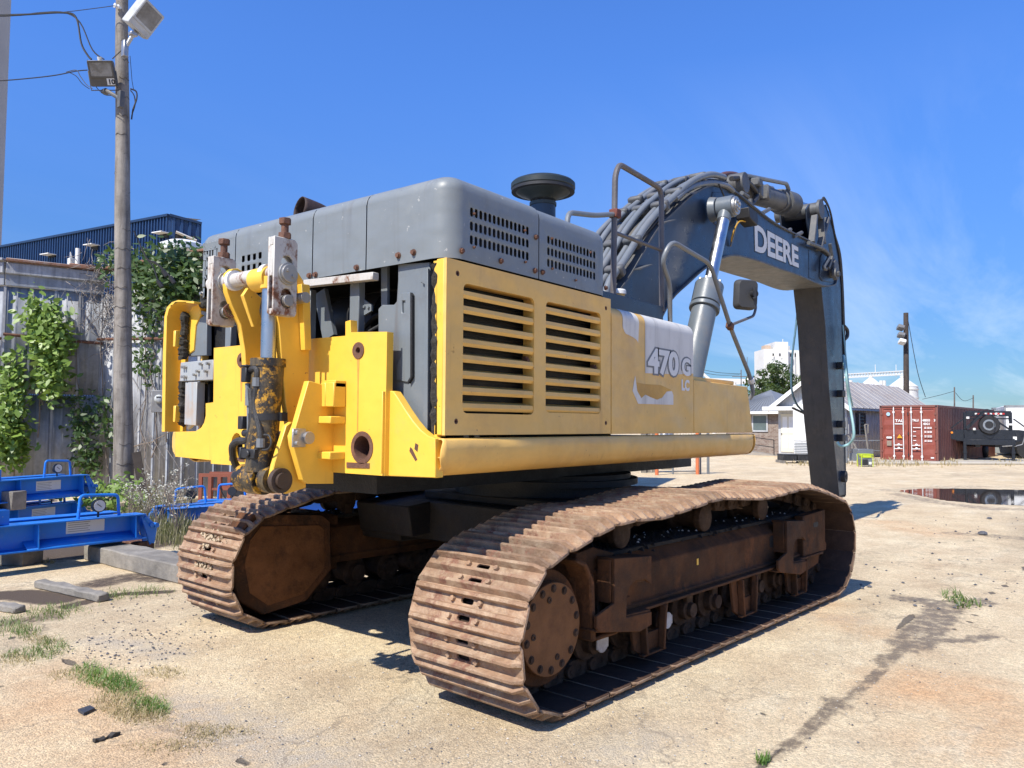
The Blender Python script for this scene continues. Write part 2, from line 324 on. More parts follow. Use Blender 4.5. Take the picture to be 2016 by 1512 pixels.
# ---- upper deck and underside
b = B(); b.bb((-2.62, -1.16, 1.34), (1.74, 1.16, 1.50)); b.bb((-2.5, -.55, 1.18), (1.9, .55, 1.34)); b.build('deck_frame', DARK, EX)
b = B(); b.cyl((0, 0, 1.02), (0, 0, 1.19), .78, n=48); b.cyl((0, 0, 1.10), (0, 0, 1.15), .84, n=48); b.build('swing_ring', DARK, EX)
# ---- side sills (D section)
def sill(sg):
    prof = [(1.14, 1.528), (1.255, 1.528), (1.27, 1.515), (1.275, 1.47), (1.272, 1.42), (1.255, 1.375), (1.225, 1.34), (1.18, 1.325), (1.13, 1.322), (1.10, 1.335)]
    x0, x1 = -2.70, 1.80; b = B(); n = len(prof); xs = [x0, x0+.03, -2.3, -1.5, -.7, .1, .9, 1.55, 1.74, x1]
    vs = []; fs = []
    for i, x in enumerate(xs):
        k = 0
        if i >= len(xs)-2: k = (.0, .035)[i-(len(xs)-2)]
        for (y, z) in prof:
            zz = 1.42+(z-1.42)*(1-k*3.0) if k else z; yy = y-(k*1.2 if z < 1.5 else 0)
            if i == 0: yy += .006*sin(z*60)
            vs.append((x+(0.02*sin(z*25) if i == 0 else 0), sg*yy, zz))
    for i in range(len(xs)-1):
        for k in range(n-1): fs.append((i*n+k, i*n+k+1, (i+1)*n+k+1, (i+1)*n+k))
    b.add(vs, fs); b.build('side_sill', GOLD, EX, solid=.008, ang=50)
    b = B(); b.prism([(sg*y, z) for y, z in prof], 'x', 1.801, 1.795); b.build('sill_end', GOLD, EX)
    b = B(); b.prism([(sg*y*0.985, 1.42+(z-1.42)*.9) for y, z in prof], 'x', -2.60, -2.59); b.bb((-2.70, sg*1.14, 1.425), (-2.6, sg*1.262, 1.43)); b.build('sill_web', GOLD, EX)
sill(-1); sill(1)
# ---- rear yellow plate (the counterweight seat)
X0 = -2.75
def RP(*pts): return [Rr(x, y, X0) for x, y in pts]
outl = RP((345, 850), (385, 849), (396, 842), (402, 832), (405, 818), (405, 794), (420, 792), (421, 685), (500, 677), (500, 668), (511, 667), (511, 676), (680, 661), (680, 633), (690, 630), (691, 654), (762, 653), (757, 937), (415, 913), (415, 906), (345, 899))
bigh = [Rr(713+16*cos(t*pi/9), 881+27*sin(t*pi/9), X0) for t in range(18)]
oval = [Rr(466+12*cos(t*pi/8), 882+30*sin(t*pi/8), X0) for t in range(16)]
ringh = [Rr(706+5*cos(t*pi/6), 690+9*sin(t*pi/6), X0) for t in range(12)]
ringh2 = [Rr(476+5*cos(t*pi/6), 709+8*sin(t*pi/6), X0) for t in range(12)]
b = B(); b.prism(outl, 'x', X0, X0+.05, [bigh, oval, ringh, ringh2]); PL = b.build('rear_plate', YEL, EX, bevel=.004)
for (px, py, rx) in ((706, 690, .036), (476, 709, .036)):
    y, z = Rr(px, py, X0); b = B(); b.ring((X0-.006, y, z), (X0+.12, y, z), rx+.012, .019, 20); b.build('bushing', BROWNR, PL)
y, z = Rr(713, 881, X0); b = B(); b.ring((X0-.004, y, z), (X0+.16, y, z), .092, .066, 24); b.build('lifting_hole_sleeve', BROWNR, PL)
y, z = Rr(466, 882, X0)
b = B(); q = RP((683, 910), (728, 912), (728, 922), (683, 921)); b.prism(q, 'x', X0-.004, X0+.002); b.build('rust_pad', BROWNR, PL)
for pts_, nm_ in ((((703, 706), (708, 706), (706, 760), (705, 850), (703, 850), (704, 760)), 'rust_streak'), (((473, 722), (478, 722), (476, 790), (474, 790)), 'rust_streak')):
    b = B(); b.prism(RP(*pts_), 'x', X0-.0012, X0-.0002); b.build(nm_, MATS.get('rust_streak_stain') or mat('rust_streak_stain', (.60, .27, .05), rough=.6, var=.2, nsc=12, bump=0), PL)
for pts_ in (((808, 880), (812, 884), (822, 905), (818, 908), (806, 888)), ((818, 872), (824, 876), (822, 890), (816, 884))):
    b = B(); b.prism([Rr(*q_, -2.72) for q_ in pts_], 'x', -2.7212, -2.7202); b.build('rust_scab', BROWNR, PL)
b = B(); q = RP((452, 900), (482, 902), (482, 909), (452, 907)); b.prism(q, 'x', X0-.004, X0+.002); b.build('rust_pad', BROWNR, PL)
b = B(); b.bb((X0-.02, Rr(757, 700, X0)[0]-.012, 1.33), (X0+.05, Rr(757, 700, X0)[0]+.004, Rr(760, 770, X0)[1])); b.build('edge_rib', YEL, PL, bevel=.003)
endp = [Rr(x, y, -2.72) for x, y in ((757, 768), (774, 770), (784, 785), (797, 806), (812, 828), (827, 846), (842, 858), (856, 863), (858, 941), (757, 937))]
b = B(); b.prism(endp, 'x', -2.72, -2.66); b.build('rear_end_plate', YEL, EX, bevel=.004)
# left rounded end of the plate
b = B(); b.lathe([(.10, 0), (.10, .0)], (0, 0, 0)) if False else None
b.prism([(1.30, 1.535), (1.335, 1.535), (1.345, 1.50), (1.345, 1.43), (1.33, 1.39), (1.30, 1.365)], 'x', -2.75, -2.3); b.build('sill_nose', GOLD, EX, bevel=.003)
# ---- hood: swept shells with pierced grilles
def hood_panel(name, path, z0, z1, r, holes_seg=None, mtl=GREY, top=True, bolts=()):
    """path: (x, y, nx, ny) outward normals; a lip turned in over the top"""
    b = B(); lv = [(z0, 0.), (z1-r, 0.)]+[(z1-r+r*sin(radians(a)), r-r*cos(radians(a))) for a in (22.5, 45, 67.5, 90)]
    vs = []; fs = []; n = len(path)
    for z, o in lv:
        for (x, y, nx, ny) in path: vs.append((x-nx*o, y-ny*o, z))
    for k in range(len(lv)-1):
        for i in range(n-1):
            if k == 0 and holes_seg and i in holes_seg: continue
            fs.append((k*n+i, k*n+i+1, (k+1)*n+i+1, (k+1)*n+i))
    b.add(vs, fs)
    if holes_seg:
        for i, (ax, holes) in holes_seg.items():
            (xa, ya, *_), (xb, yb, *_) = path[i], path[i+1]
            if ax == 'x': poly = [(ya, z0), (yb, z0), (yb, z1-r), (ya, z1-r)]; c = xa
            else: poly = [(xa, z0), (xb, z0), (xb, z1-r), (xa, z1-r)]; c = ya
            f = AX[ax]; loops = [poly]+holes; flat = [q for l in loops for q in l]
            tri = geometry.tessellate_polygon([[Vector((q[0], q[1], 0)) for q in l] for l in loops]); b.add([f(q[0], q[1], c) for q in flat], [tuple(t) for t in tri])
    if top:
        tp = [(x-nx*r, y-ny*r) for x, y, nx, ny in path]; inner = [(x-nx*.9 if abs(nx) > .5 else x, y-ny*.9 if abs(ny) > .5 else y) for x, y, nx, ny in (path[-1], path[0])]
        if len(path) > 3: cx_, cy_ = min(q[0] for q in tp), 0
        b.add([(x, y, z1) for x, y in tp]+[(top[0], top[1], z1)] if isinstance(top, tuple) else [(x, y, z1) for x, y in tp]+[(x, y, z1) for x, y in inner], [tuple(range(len(tp)+(1 if isinstance(top, tuple) else 2)))])
    return b.build(name, mtl, EX, ang=28, solid=.006, wn_mod=True, weld=1e-5)
ZB, ZT, RR = 2.515, 2.985, .085
XR, YS1, YS2, YS3 = -2.65, .76, -.09, -.59; XS = -1.815; XF = -.94; g = .005
def slots_x(px0, px1, py0, py1, ny_, nx_, w, h, xpl, r=.010):
    (ya, za), (yb, zb) = Rr(px0, py0, xpl), Rr(px1, py1, xpl); H = []
    for j in range(ny_):
        for i in range(nx_): y = ya+(yb-ya)*i/(nx_-1); z = za+(zb-za)*j/(ny_-1); H.append(rrect(y-w/2, z-h/2, y+w/2, z+h/2, min(r, w*.48, h*.48), 2))
    return H
def slots_y(px0, px1, py0, py1, nz_, nx_, w, h, ypl, r=.012):
    (xa, za), (xb, zb) = Ls(px0, py0, ypl), Ls(px1, py1, ypl); H = []
    for j in range(nz_):
        for i in range(nx_): x = xa+(xb-xa)*i/(nx_-1); z = za+(zb-za)*j/(nz_-1); H.append(rrect(x-w/2, z-h/2, x+w/2, z+h/2, r, 2))
    return H
def arc_path(cx, cy, r, a0, a1, k=6): return [(cx+r*cos(radians(a0+(a1-a0)*i/k)), cy+r*sin(radians(a0+(a1-a0)*i/k)), cos(radians(a0+(a1-a0)*i/k)), sin(radians(a0+(a1-a0)*i/k))) for i in range(k+1)]
RC = .12
# rear-left corner panel with narrow slots
pth = [(-1.2, Wd, 0, 1), (XR+RC, Wd, 0, 1)]+arc_path(XR+RC, Wd-RC, RC, 90, 180)[1:]+[(XR, YS1+g, -1, 0)]
H = slots_x(402, 427, 487, 553, 5, 6, .019, .062, XR, .009)
hood_panel('hood_panel', pth, ZB, ZT, RR, {len(pth)-2: ('x', H)}, top=(-1.2, YS1+g))
H = slots_x(479, 507, 512, 528, 2, 4, .034, .038, XR)+slots_x(479, 507, 544, 544.5, 1, 4, .034, .0381, XR) if False else [rrect(y-.019, z-.023, y+.019, z+.023, .009, 2) for y in (.665, .600, .535, .470) for z in (2.735, 2.665, 2.595)]
hood_panel('hood_panel', [(XR, YS1-g, -1, 0), (XR, YS2+g, -1, 0)], ZB, ZT, RR, {0: ('x', H)})
hood_panel('hood_panel', [(XR, YS2-g, -1, 0), (XR, YS3+g, -1, 0)], ZB, ZT, RR)
pth = [(XR, YS3-g, -1, 0), (XR, -Wd+RC, -1, 0)]+arc_path(XR+RC, -Wd+RC, RC, 180, 270)[1:]+[(XS-g, -Wd, 0, -1)]
H = slots_y(928, 1037, 437, 497, 3, 14, .026, .050, -Wd) if False else [rrect(x-.014, z-.026, x+.014, z+.026, .011, 2) for x in [(-2.462+i*.0405) for i in range(14)] for z in (2.795-.0, 2.716, 2.637)]
HPc = hood_panel('hood_panel', pth, ZB, ZT, RR, {len(pth)-2: ('y', H)}, top=(XS-g, YS3-g))
pth = [(XS+g, -Wd, 0, -1), (XF-.14, -Wd, 0, -1)]+arc_path(XF-.14, -Wd+.14, .14, 270, 340)[1:]+[(XF, -.95, 1, 0)]
H = [rrect(x-.014, z-.026, x+.014, z+.026, .011, 2) for x in [(-1.71+i*.0425) for i in range(14)] for z in (2.782, 2.708, 2.634)]
HPf = hood_panel('hood_panel', pth, ZB, ZT-.01, RR, {0: ('y', H)}, top=(XS+g, -.95))
b = B(); b.bb((XR+.09, -Wd+.9, ZT-.012), (-1.2, Wd-.1, ZT-.004)); b.bb((-1.9, -.9, ZT-.02), (XF, Wd-.1, ZT-.008)); b.build('hood_top', GREY, EX)
# dark insides behind slots and opening
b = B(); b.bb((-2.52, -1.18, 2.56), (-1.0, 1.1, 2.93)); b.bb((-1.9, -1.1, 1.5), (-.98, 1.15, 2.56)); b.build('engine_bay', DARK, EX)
b = B()
b.cyl((-2.2, .1, 2.3), (-2.2, -.35, 2.3), .17, n=20); b.cyl((-2.3, -.38, 2.25), (-2.3, -.2, 2.25), .12, n=20); b.bb((-2.45, -.6, 1.6), (-2.0, .6, 2.14)); b.tube([(-2.5, -.35, 2.16), (-2.45, -.5, 2.3), (-2.4, -.7, 2.25), (-2.35, -.8, 2.0)], .02, round_=.1); b.tube([(-2.55, -.45, 2.14), (-2.5, -.62, 2.22), (-2.45, -.7, 2.3)], .012)
b.cyl((-2.4, .15, 2.2), (-2.4, .3, 2.2), .09, n=16); b.build('engine', BLK, EX)
# front faces seen through the bay
def boltat(parent, c, d, r=.015, m=BROWNR, h=.012):
    b = B(); c = Vector(c); d = Vector(d); b.cyl(c, c+d*.004, r*1.35, n=12); b.cyl(c+d*.004, c+d*(h+.004), r, n=6); return b.build('bolt', m, parent)
for px, py in ((610, 543), (622, 541), (703, 527), (785, 503), (815, 497)): y, z = Rr(px, py, XR); boltat(EX, (XR-.002, y, z), (-1, 0, 0), .014)
for px, py in ((398, 578),): y, z = Rr(px, py, XR); boltat(EX, (XR-.002, y, z), (-1, 0, 0), .012, STEEL)
for px, py in ((908, 494), (985, 514), (1054, 467), (1052, 533), (1067, 536), (1191, 567)): x, z = Ls(px, py, -Wd); boltat(EX, (x, -Wd-.002, z), (0, -1, 0), .013)
for px, py in ((932, 421), (1032, 454), (932, 487), (1033, 516), (1085, 470), (1161, 497), (1086, 529), (1132, 552)): x, z = Ls(px, py, -Wd); boltat(EX, (x, -Wd-.002, z), (0, -1, 0), .006, h=.01)
# rain gutter beams and posts under the hood
b = B(); (y0, z0), (y1, z1) = Rr(603, 556, -2.66), Rr(740, 540, -2.66); b.beam((-2.66, y0, z0-.01), (-2.66, y1, z1-.012), .05, .045); b.build('hood_rail', WLINK, EX, bevel=.003)
def rpost(px0, py0, px1, py1, w, m, x=-2.62, name='bay_post', dx=.05):
    (y0, z0), (y1, z1) = Rr(px0, py0, x), Rr(px1, py1, x); b = B(); b.bb((x, y0-w/2, z1), (x+dx, y0+w/2, z0)); return b.build(name, m, EX, bevel=.004)
rpost(698, 553, 698, 660, .085, GREYP, -2.62); rpost(449, 640, 449, 690, .07, GREYP, -2.62); rpost(608, 570, 608, 690, .035, GREYP, -2.60)
b = B(); (y0, z0), (y1, z1) = Rr(632, 575, -2.5), Rr(650, 665, -2.5); b.beam((-2.5, y0, z0), (-2.5, y1, z1), .03, .11, up=(0, 1, 0)); b.build('bay_brace', GREYP, EX)
b = B(); q = [Rr(x, y, -2.58) for x, y in ((714, 588), (731, 600), (731, 612), (714, 622))]; b.prism(q, 'x', -2.58, -2.565)
for i in (0, 1): y, z = Rr(718+8*i, 604+i, -2.58); b.cyl((-2.58, y, z), (-2.59, y, z), .009, n=6)
b.build('pipe_bracket', GREYP, EX)
# grey inner bulkhead beside the gold door
bk = [Rr(x, y, -2.62) for x, y in ((783, 520), (846, 516), (846, 858), (828, 858), (800, 815), (765, 762), (744, 690), (744, 608), (752, 600), (775, 600), (781, 592), (783, 560))]
b = B(); b.prism(bk, 'x', -2.62, -2.58); BK = b.build('bulkhead_panel', GREYP, EX, bevel=.005)
b = B(); q = [Rr(x, y, -2.63) for x, y in ((790, 576), (810, 576), (810, 740), (803, 752), (780, 748), (780, 720), (790, 700))]; b.prism(q, 'x', -2.632, -2.62, [[Rr(x, y, -2.63) for x, y in ((792, 592), (798, 592), (798, 616), (792, 616))]]); b.build('access_flap', GREYP, BK, bevel=.003)
b = B(); q = [Rr(x, y, -2.63) for x, y in ((810, 576), (814, 582), (814, 742), (806, 755), (806, 752), (810, 745))]; b.prism(q, 'x', -2.64, -2.62); b.build('hinge_strip', DARK, BK)
b = B(); q = [Rr(x, y, -2.64) for x, y in ((828, 530), (842, 528), (842, 852), (832, 852), (836, 560), (828, 556))]; b.prism(q, 'x', -2.64, -2.62); b.build('bulkhead_rib', GREYP, BK, bevel=.003)
b = B(); q = [Rr(x, y, -2.63) for x, y in ((733, 520), (745, 518), (745, 600), (733, 600))]; b.prism(q, 'x', -2.56, -2.54); b.build('bay_partition', GREYP, EX)
b = B(); q = [Rr(x, y, -2.70) for x, y in ((846, 515), (852, 513), (852, 860), (846, 860))]; b.prism(q, 'x', -2.665, -2.60); b.build('seal_flange', YEL, EX, bevel=.002)
# crumbling foam seal
def foam(name, x, pxa, pya, pxb, pyb, w, parent=EX, k=26):
    (y0, z0), (y1, z1) = Rr(pxa, pya, x), Rr(pxb, pyb, x); P = [(x+.01*rng.normal()*.3, y0+(y1-y0)*i/k+.004*rng.normal(), z0+(z1-z0)*i/k) for i in range(k+1)]
    b = B(); b.tube(P, [w*(1+.22*rng.normal()*.7) for _ in P], 7); return b.build(name, SEAL, parent, ang=20)
SEAL = mat('foam_seal', (.030, .027, .022), rough=.95, var=.6, nsc=25, dirt=.4, dirtcol=(.09, .08, .06), bump=1., bsc=60)
foam('foam_seal', -2.645, 860, 520, 858, 855, .028)
# ---- gold louvred side door
ZD0, ZD1 = 1.545, 2.503; XD0, XD1 = -2.665, -.935
w1 = rrect(-2.525, 1.665, -1.86, 2.385, .035); w2 = rrect(-1.735, 1.682, -1.07, 2.385, .035)
def bump_holes(): return [circ(x, z, .016, n=10) for x, z in ((-2.575, 2.43), (-1.0, 2.43), (-2.575, 1.62), (-1.0, 1.62))]
b = B(); b.prism([(XD0, ZD0), (XD1, ZD0), (XD1, ZD1), (XD0, ZD1)], 'y', -Wd, -Wd+.02, [w1, w2]+bump_holes())
SD = b.build('louvred_door', GOLD, EX)
b = B(); b.bb((XD0, -Wd+.0205, ZD0), (XD0+.02, -Wd+.075, ZD1)); b.bb((XD0+.02, -Wd+.0205, ZD1-.015), (XD1, -Wd+.12, ZD1-.002)); b.build('door_return', YEL, SD, bevel=.004)
for x, z in ((-2.575, 2.43), (-1.0, 2.43), (-2.575, 1.62), (-1.0, 1.62)): b = B(); b.ring((x, -Wd+.001, z), (x, -Wd+.03, z), .0155, .008, 12); b.cyl((x, -Wd+.02, z), (x, -Wd+.03, z), .0155, n=12); b.build('door_grommet', BROWNR, SD)
def louvres(x0, x1, zs):
    for z in zs:
        b = B(); pr_ = [(-Wd+.006, z+.020), (-Wd+.001, z-.004), (-Wd+.012, z-.022), (-Wd+.075, z+.030), (-Wd+.070, z+.036)]
        b.prism(pr_, 'x', x0, x1); b.build('louvre', GOLD, SD)
pz = [Ls(912, y, -Wd)[1] for y in (578, 608, 641, 673, 705, 737, 769, 801)]
louvres(-2.524, -1.861, pz)
pz2 = [Ls(1078, y, -Wd)[1] for y in (610, 638, 666, 694, 722, 751, 778, 806)]
louvres(-1.734, -1.071, pz2)
b = B()
for x0, x1, z0, z1 in ((-2.525, -1.86, 1.665, 2.385), (-1.735, -1.07, 1.682, 2.385)):
    b.bb((x1, -Wd+.0205, z0), (x1+.012, -Wd+.085, z1)); b.bb((x0-.012, -Wd+.0205, z0), (x0, -Wd+.085, z1)); b.bb((x0-.012, -Wd+.0205, z0-.012), (x1+.012, -Wd+.085, z0)); b.bb((x0-.012, -Wd+.0205, z1), (x1+.012, -Wd+.085, z1+.012))
b.build('window_lining', GOLD, SD)
b = B(); b.bb((-2.60, -1.12, 1.56), (-.98, -1.10, 2.48))
for i in range(44): z = 1.58+i*.0205; b.bb((-2.56, -1.13, z), (-1.02, -1.12, z+.008))
pass
b.build('radiator_core', MESH_, EX)
for x, z in ((-1.885, 2.0), (-1.09, 2.0)): b = B(); b.box((x, -Wd+.05, z), (.03, .03, .05)); b.cyl((x-.006, -Wd+.02, z), (x-.006, -Wd+.05, z), .012, n=8); b.build('door_latch', BROWNR, SD)
# ---- fuel tank housing, rounded over the top
XT0, XT1, ZT1, RT = -.922, .437, 2.462, .085
def tankprof(o=0., y_in=-.55, z0=1.542):
    P = [(-Wd-o, z0), (-Wd-o, ZT1-RT)]+[(-Wd+RT-(RT+o)*cos(radians(a)), ZT1-RT+(RT+o)*sin(radians(a))) for a in (15, 30, 45, 60, 75, 90)]+[(y_in, ZT1+o)]
    return P
b = B(); b.prism(tankprof()+[(-.55, 1.542)], 'x', XT0, XT1); TK = b.build('fuel_tank', GOLD, EX, ang=25, bevel=.006, segs=2)
def wrap(name, poly_s, m, lift=.002, parent=TK, k=24):
    """sheet stuck on the tank: poly in (x, distance down from the top edge line) drawn over the rounded profile"""
    P = [Vector((0, y, z)) for y, z in reversed(tankprof(lift, -1.10))]; cum = [0]
    for i in range(1, len(P)): cum.append(cum[-1]+(P[i]-P[i-1]).length)
    def at(s):
        s = max(0, min(cum[-1]-1e-6, s)); i = max(j for j in range(len(cum)-1) if cum[j] <= s); t = (s-cum[i])/(cum[i+1]-cum[i]); return P[i].lerp(P[i+1], t)
    xs = [q[0] for q in poly_s]; ss = [q[1] for q in poly_s]; s0, s1 = min(ss), max(ss); b = B(); rows = [s0+(s1-s0)*i/k for i in range(k+1)]; vs = []; fs = []
    def span(s):
        X = []
        for i in range(len(poly_s)):
            (xa, sa), (xb, sb) = poly_s[i], poly_s[(i+1) % len(poly_s)]
            if (sa <= s < sb) or (sb <= s < sa): X.append(xa+(xb-xa)*(s-sa)/(sb-sa))
        return (min(X), max(X)) if len(X) >= 2 else None
    for s in rows:
        sp = span(min(max(s, s0+1e-4), s1-1e-4)) or (0, 0); p = at(s); vs += [(sp[0], p.y, p.z), (sp[1], p.y, p.z)]
    for i in range(k): fs.append((2*i, 2*i+1, 2*i+3, 2*i+2))
    b.add(vs, fs); return b.build(name, m, parent, ang=60)
def sdown(z): return .10+pi/2*RT-.0+(ZT1-RT-z)     # arc length for a height on the flat face (top run .065 long)
s_of = lambda z: (1.25-.085-1.10)*-1+0 if False else ((1.165-1.10)+pi/2*(RT+.002)+(ZT1-RT-z))
wrap('decal_panel', [(-.425, .045), (.432, .045), (.432, s_of(2.035)), (-.425, s_of(2.002))], DECAL)
wrap('torn_tape', [(-.79, .03), (-.545, .03), (-.52, .20), (-.535, .36), (-.545, s_of(2.24)), (-.62, s_of(2.26)), (-.73, s_of(2.275)), (-.77, .26), (-.765, .15)], DECAL, .0025)
tape = [Ls(x, y, -Wd) for x, y in ((1245, 770), (1250, 740), (1254, 770), (1262, 784), (1270, 777), (1280, 782), (1293, 787), (1303, 783), (1312, 771), (1322, 770), (1325, 778), (1325, 797), (1256, 795))]
b = B(); b.prism(tape, 'y', -Wd-.003, -Wd-.0005); b.build('torn_sticker', DECAL, TK)
b = B(); gl = [Ls(x, y, -Wd) for x, y in ((1250, 752), (1268, 756), (1300, 758), (1322, 768), (1312, 771), (1303, 783), (1293, 787), (1280, 782), (1270, 777), (1262, 784), (1254, 770))]; b.prism(gl, 'y', -Wd-.0022, -Wd-.0004); b.build('glue_residue', mat('old_glue', (.50, .27, .04), rough=.5, var=.3, bump=.1), TK)
rt, up = (1, 0, 0), (0, 0, 1)
text('model_number_outline', '470', .255, DECG, TK, (-.375, -Wd-.0032, 2.017), rt, up, .0006, .024, sx=1.38, space=.97)
text('model_number', '470', .255, DECW, TK, (-.375, -Wd-.0052, 2.017), rt, up, .0006, .010, sx=1.38, space=.97)
text('model_letter_outline', 'G', .19, DECG, TK, (.205, -Wd-.0034, 2.028), rt, up, .0006, .021, sx=1.22)
text('model_letter', 'G', .19, DECW, TK, (.205, -Wd-.0054, 2.028), rt, up, .0006, .008, sx=1.22)
text('suffix_letters', 'LC', .118, DECW, TK, (.20, -Wd-.0024, 1.90), rt, up, .0006, .006, sx=1.08)
b = B(); b.cyl((.45, -.98, 2.46), (.45, -.98, 2.50), .05, n=20); FC = b.build('fuel_filler_neck', GOLD, TK)
# ---- tool box in front of the tank
def LP(pts, y=-Wd): return [Ls(a, c, y) for a, c in pts]
tb = [(.447, 1.542), (1.80, 1.542), (1.66, 1.985), (.447, 1.995)]
b = B(); b.prism(tb, 'y', -Wd, -.55); b.build('tool_box', GOLD, EX, bevel=.006, segs=2)
b = B(); b.bb((.45, -1.20, 1.995), (1.45, -.6, 2.03)); b.build('tool_box_lid', GOLD, EX, bevel=.004)
# ---- centre deck behind the boom foot and the navy step housing
b = B(); b.bb((-.93, -.98, 2.465), (.42, -.56, 2.64)); b.build('step_housing', NAVY, EX, bevel=.005)
b = B(); b.bb((-.93, -.5, 1.5), (.35, 1.15, 2.5)); b.build('pump_housing', NAVY, EX, bevel=.01)
b = B(); b.cyl((-.05, -.80, 2.64), (-.05, -.80, 2.72), .055, n=20); b.build('filler_neck', GOLD, EX); b = B(); b.lathe([(.068, 0), (.068, .03), (.06, .04)], (-.05, -.80, 2.70), n=20); b.build('filler_cap', WHT, EX)
# ---- precleaner and exhaust
pc = (-.86, -.60); b = B(); b.cyl((pc[0], pc[1], 2.95), (pc[0], pc[1], 3.32), .098, n=28); b.build('intake_pipe', NAVY, EX)
b = B(); b.ring((pc[0], pc[1], 3.30), (pc[0], pc[1], 3.325), .105, .098, 28)
b.lathe([(.10, 0), (.13, .025), (.185, .045), (.235, .075), (.25, .09), (.25, .125), (.235, .14), (.20, .155), (.08, .165), (.0, .166)], (pc[0], pc[1], 3.345), n=40)
b.build('precleaner', mat('dark_green_plastic', (.022, .030, .030), rough=.45, var=.2, dirt=.3, dirtcol=(.06, .055, .05), bump=.05), EX, ang=30)
b = B(); b.lathe([(.246, 0), (.246, .022), (.20, .022), (.12, .010)], (pc[0], pc[1], 3.405), n=40); b.build('precleaner_skirt', BLK, EX)
EXH = mat('exhaust_rust', (.038, .020, .016), rough=.7, var=.4, nsc=9, bump=.3)
b = B(); pth = spline([(-2.12, .30, 2.93), (-2.15, .31, 3.00), (-2.27, .33, 3.06), (-2.42, .36, 3.09)], 5); b.tube(pth, .082, 20, caps=False); b.build('exhaust_pipe', EXH, EX, solid=-.006)
# ---- handrails and mirror
def rail(name, pts, r=.021, m=RAIL, parent=EX, rd=.09): b = B(); b.tube(pts, r, 10, round_=rd); return b.build(name, m, parent)
ry = -.95
def PL3(px, py, y): x, z = Ls(px, py, y); return (x, y, z)
HR = rail('handrail', [PL3(1207, 590, ry), PL3(1211, 345, ry), PL3(1219, 323, ry), PL3(1302, 372, ry), PL3(1303, 612, ry)], .024)
rail('handrail_crossbar', [PL3(1211, 458, ry), PL3(1301, 492, ry)], .016, parent=HR)
rail('handrail_arm', [(-1.12, -1.0, 2.95), (-1.12, -1.0, 3.13), PL3(1170, 424, ry), PL3(1208, 422, ry)], .02, PIPE, HR, .08)
b = B(); b.box(PL3(1211, 421, ry), (.075, .075, .07)); b.build('rail_clamp', mat('clamp_red_rust', (.16, .045, .03), rough=.7, var=.3, bump=.2), HR, bevel=.006)
MR = rail('mirror_rail', [PL3(1320, 655, -1.0), PL3(1319, 622, -1.0), PL3(1319, 560, -1.05), PL3(1303, 512, -1.1), PL3(1322, 474, -1.15), PL3(1398, 519, -1.2), PL3(1440, 650, -1.2), PL3(1477, 742, -1.2), PL3(1483, 775, -1.2), PL3(1475, 786, -1.16)], .021, PIPE)
rail('mirror_arm', [PL3(1436, 641, -1.2), PL3(1484, 622, -1.2), PL3(1489, 603, -1.2), PL3(1480, 583, -1.2)], .014, RAIL, MR, .05)
b = B(); b.box(PL3(1437, 642, -1.2), (.07, .06, .06), (0, .4, 0)); b.build('mirror_clamp', BROWNR, MR, bevel=.006)
b = B(); b.cyl(PL3(1478, 745, -1.2), PL3(1480, 753, -1.2), .036, n=12); b.build('rail_collar', WHT, MR)
c = Vector(PL3(1468, 580, -1.2)); 
def mirror():
    b = B(Matrix.Translation(c) @ Matrix.Rotation(radians(-32), 4, 'Z')); prof = rrect(-.125, -.15, .125, .15, .05, 4)
    prof = [(a+(z*.06), z*(1+.10*a)) for a, z in prof]; inn = [(a*.86, z*.88) for a, z in prof]; n = len(prof); vs = [(a, .03, z) for a, z in prof]+[(a, -.0, z) for a, z in prof]+[(a, -.045, z) for a, z in inn]
    fs = [tuple(range(n)), tuple(reversed(range(2*n, 3*n)))]+[(k*n+i, k*n+(i+1) % n, (k+1)*n+(i+1) % n, (k+1)*n+i) for k in (0, 1) for i in range(n)]
    b.add(vs, fs); return b.build('mirror_head', mat('mirror_plastic', (.045, .045, .045), rough=.6, var=.15, bump=.2, bsc=120), MR, ang=40)
mirror()
b = B(Matrix.Translation(c) @ Matrix.Rotation(radians(-32), 4, 'Z')); b.cyl((.05, -.04, 0), (.05, -.09, 0), .035, n=14); b.cyl((.05, -.075, -.05), (.05, -.075, .06), .02, n=10); b.build('mirror_joint', BLK, MR)
# ---- counterweight lifting gear on the rear plate
def LQ(pts, y): return [Ls(a, c, y) for a, c in pts]
yL, yR, yB = .20, -.235, -.42
finL = LQ([(441, 552), (444, 538), (453, 530), (464, 529), (476, 536), (486, 548), (500, 575), (513, 640), (516, 700), (516, 905), (489, 905), (482, 760), (478, 690), (470, 640), (452, 600), (443, 575)], yL)
b = B(); b.prism(finL, 'y', yL-.022, yL+.022); FL = b.build('lifting_arm', YEL, EX, bevel=.004, segs=2)
finR = LQ([(532, 552), (536, 530), (548, 520), (564, 522), (580, 533), (592, 552), (600, 575), (605, 600), (605, 690), (603, 755), (585, 815), (578, 862), (568, 866), (557, 790), (549, 695), (545, 640), (536, 600)], yR)
b = B(); b.prism(finR, 'y', yR-.022, yR+.022); FR = b.build('lifting_arm', YEL, EX, bevel=.004, segs=2)
# pocket plate beside the right arm
q = LQ([(586, 560), (602, 562), (605, 690), (593, 690)], yR-.03); b = B(); b.prism(q, 'y', yR-.07, yR-.022); b.build('guide_bar', YEL, FR, bevel=.003)
q = [Rr(x, y, -2.80) for x, y in ((603, 562), (612, 564), (612, 686), (603, 690))]
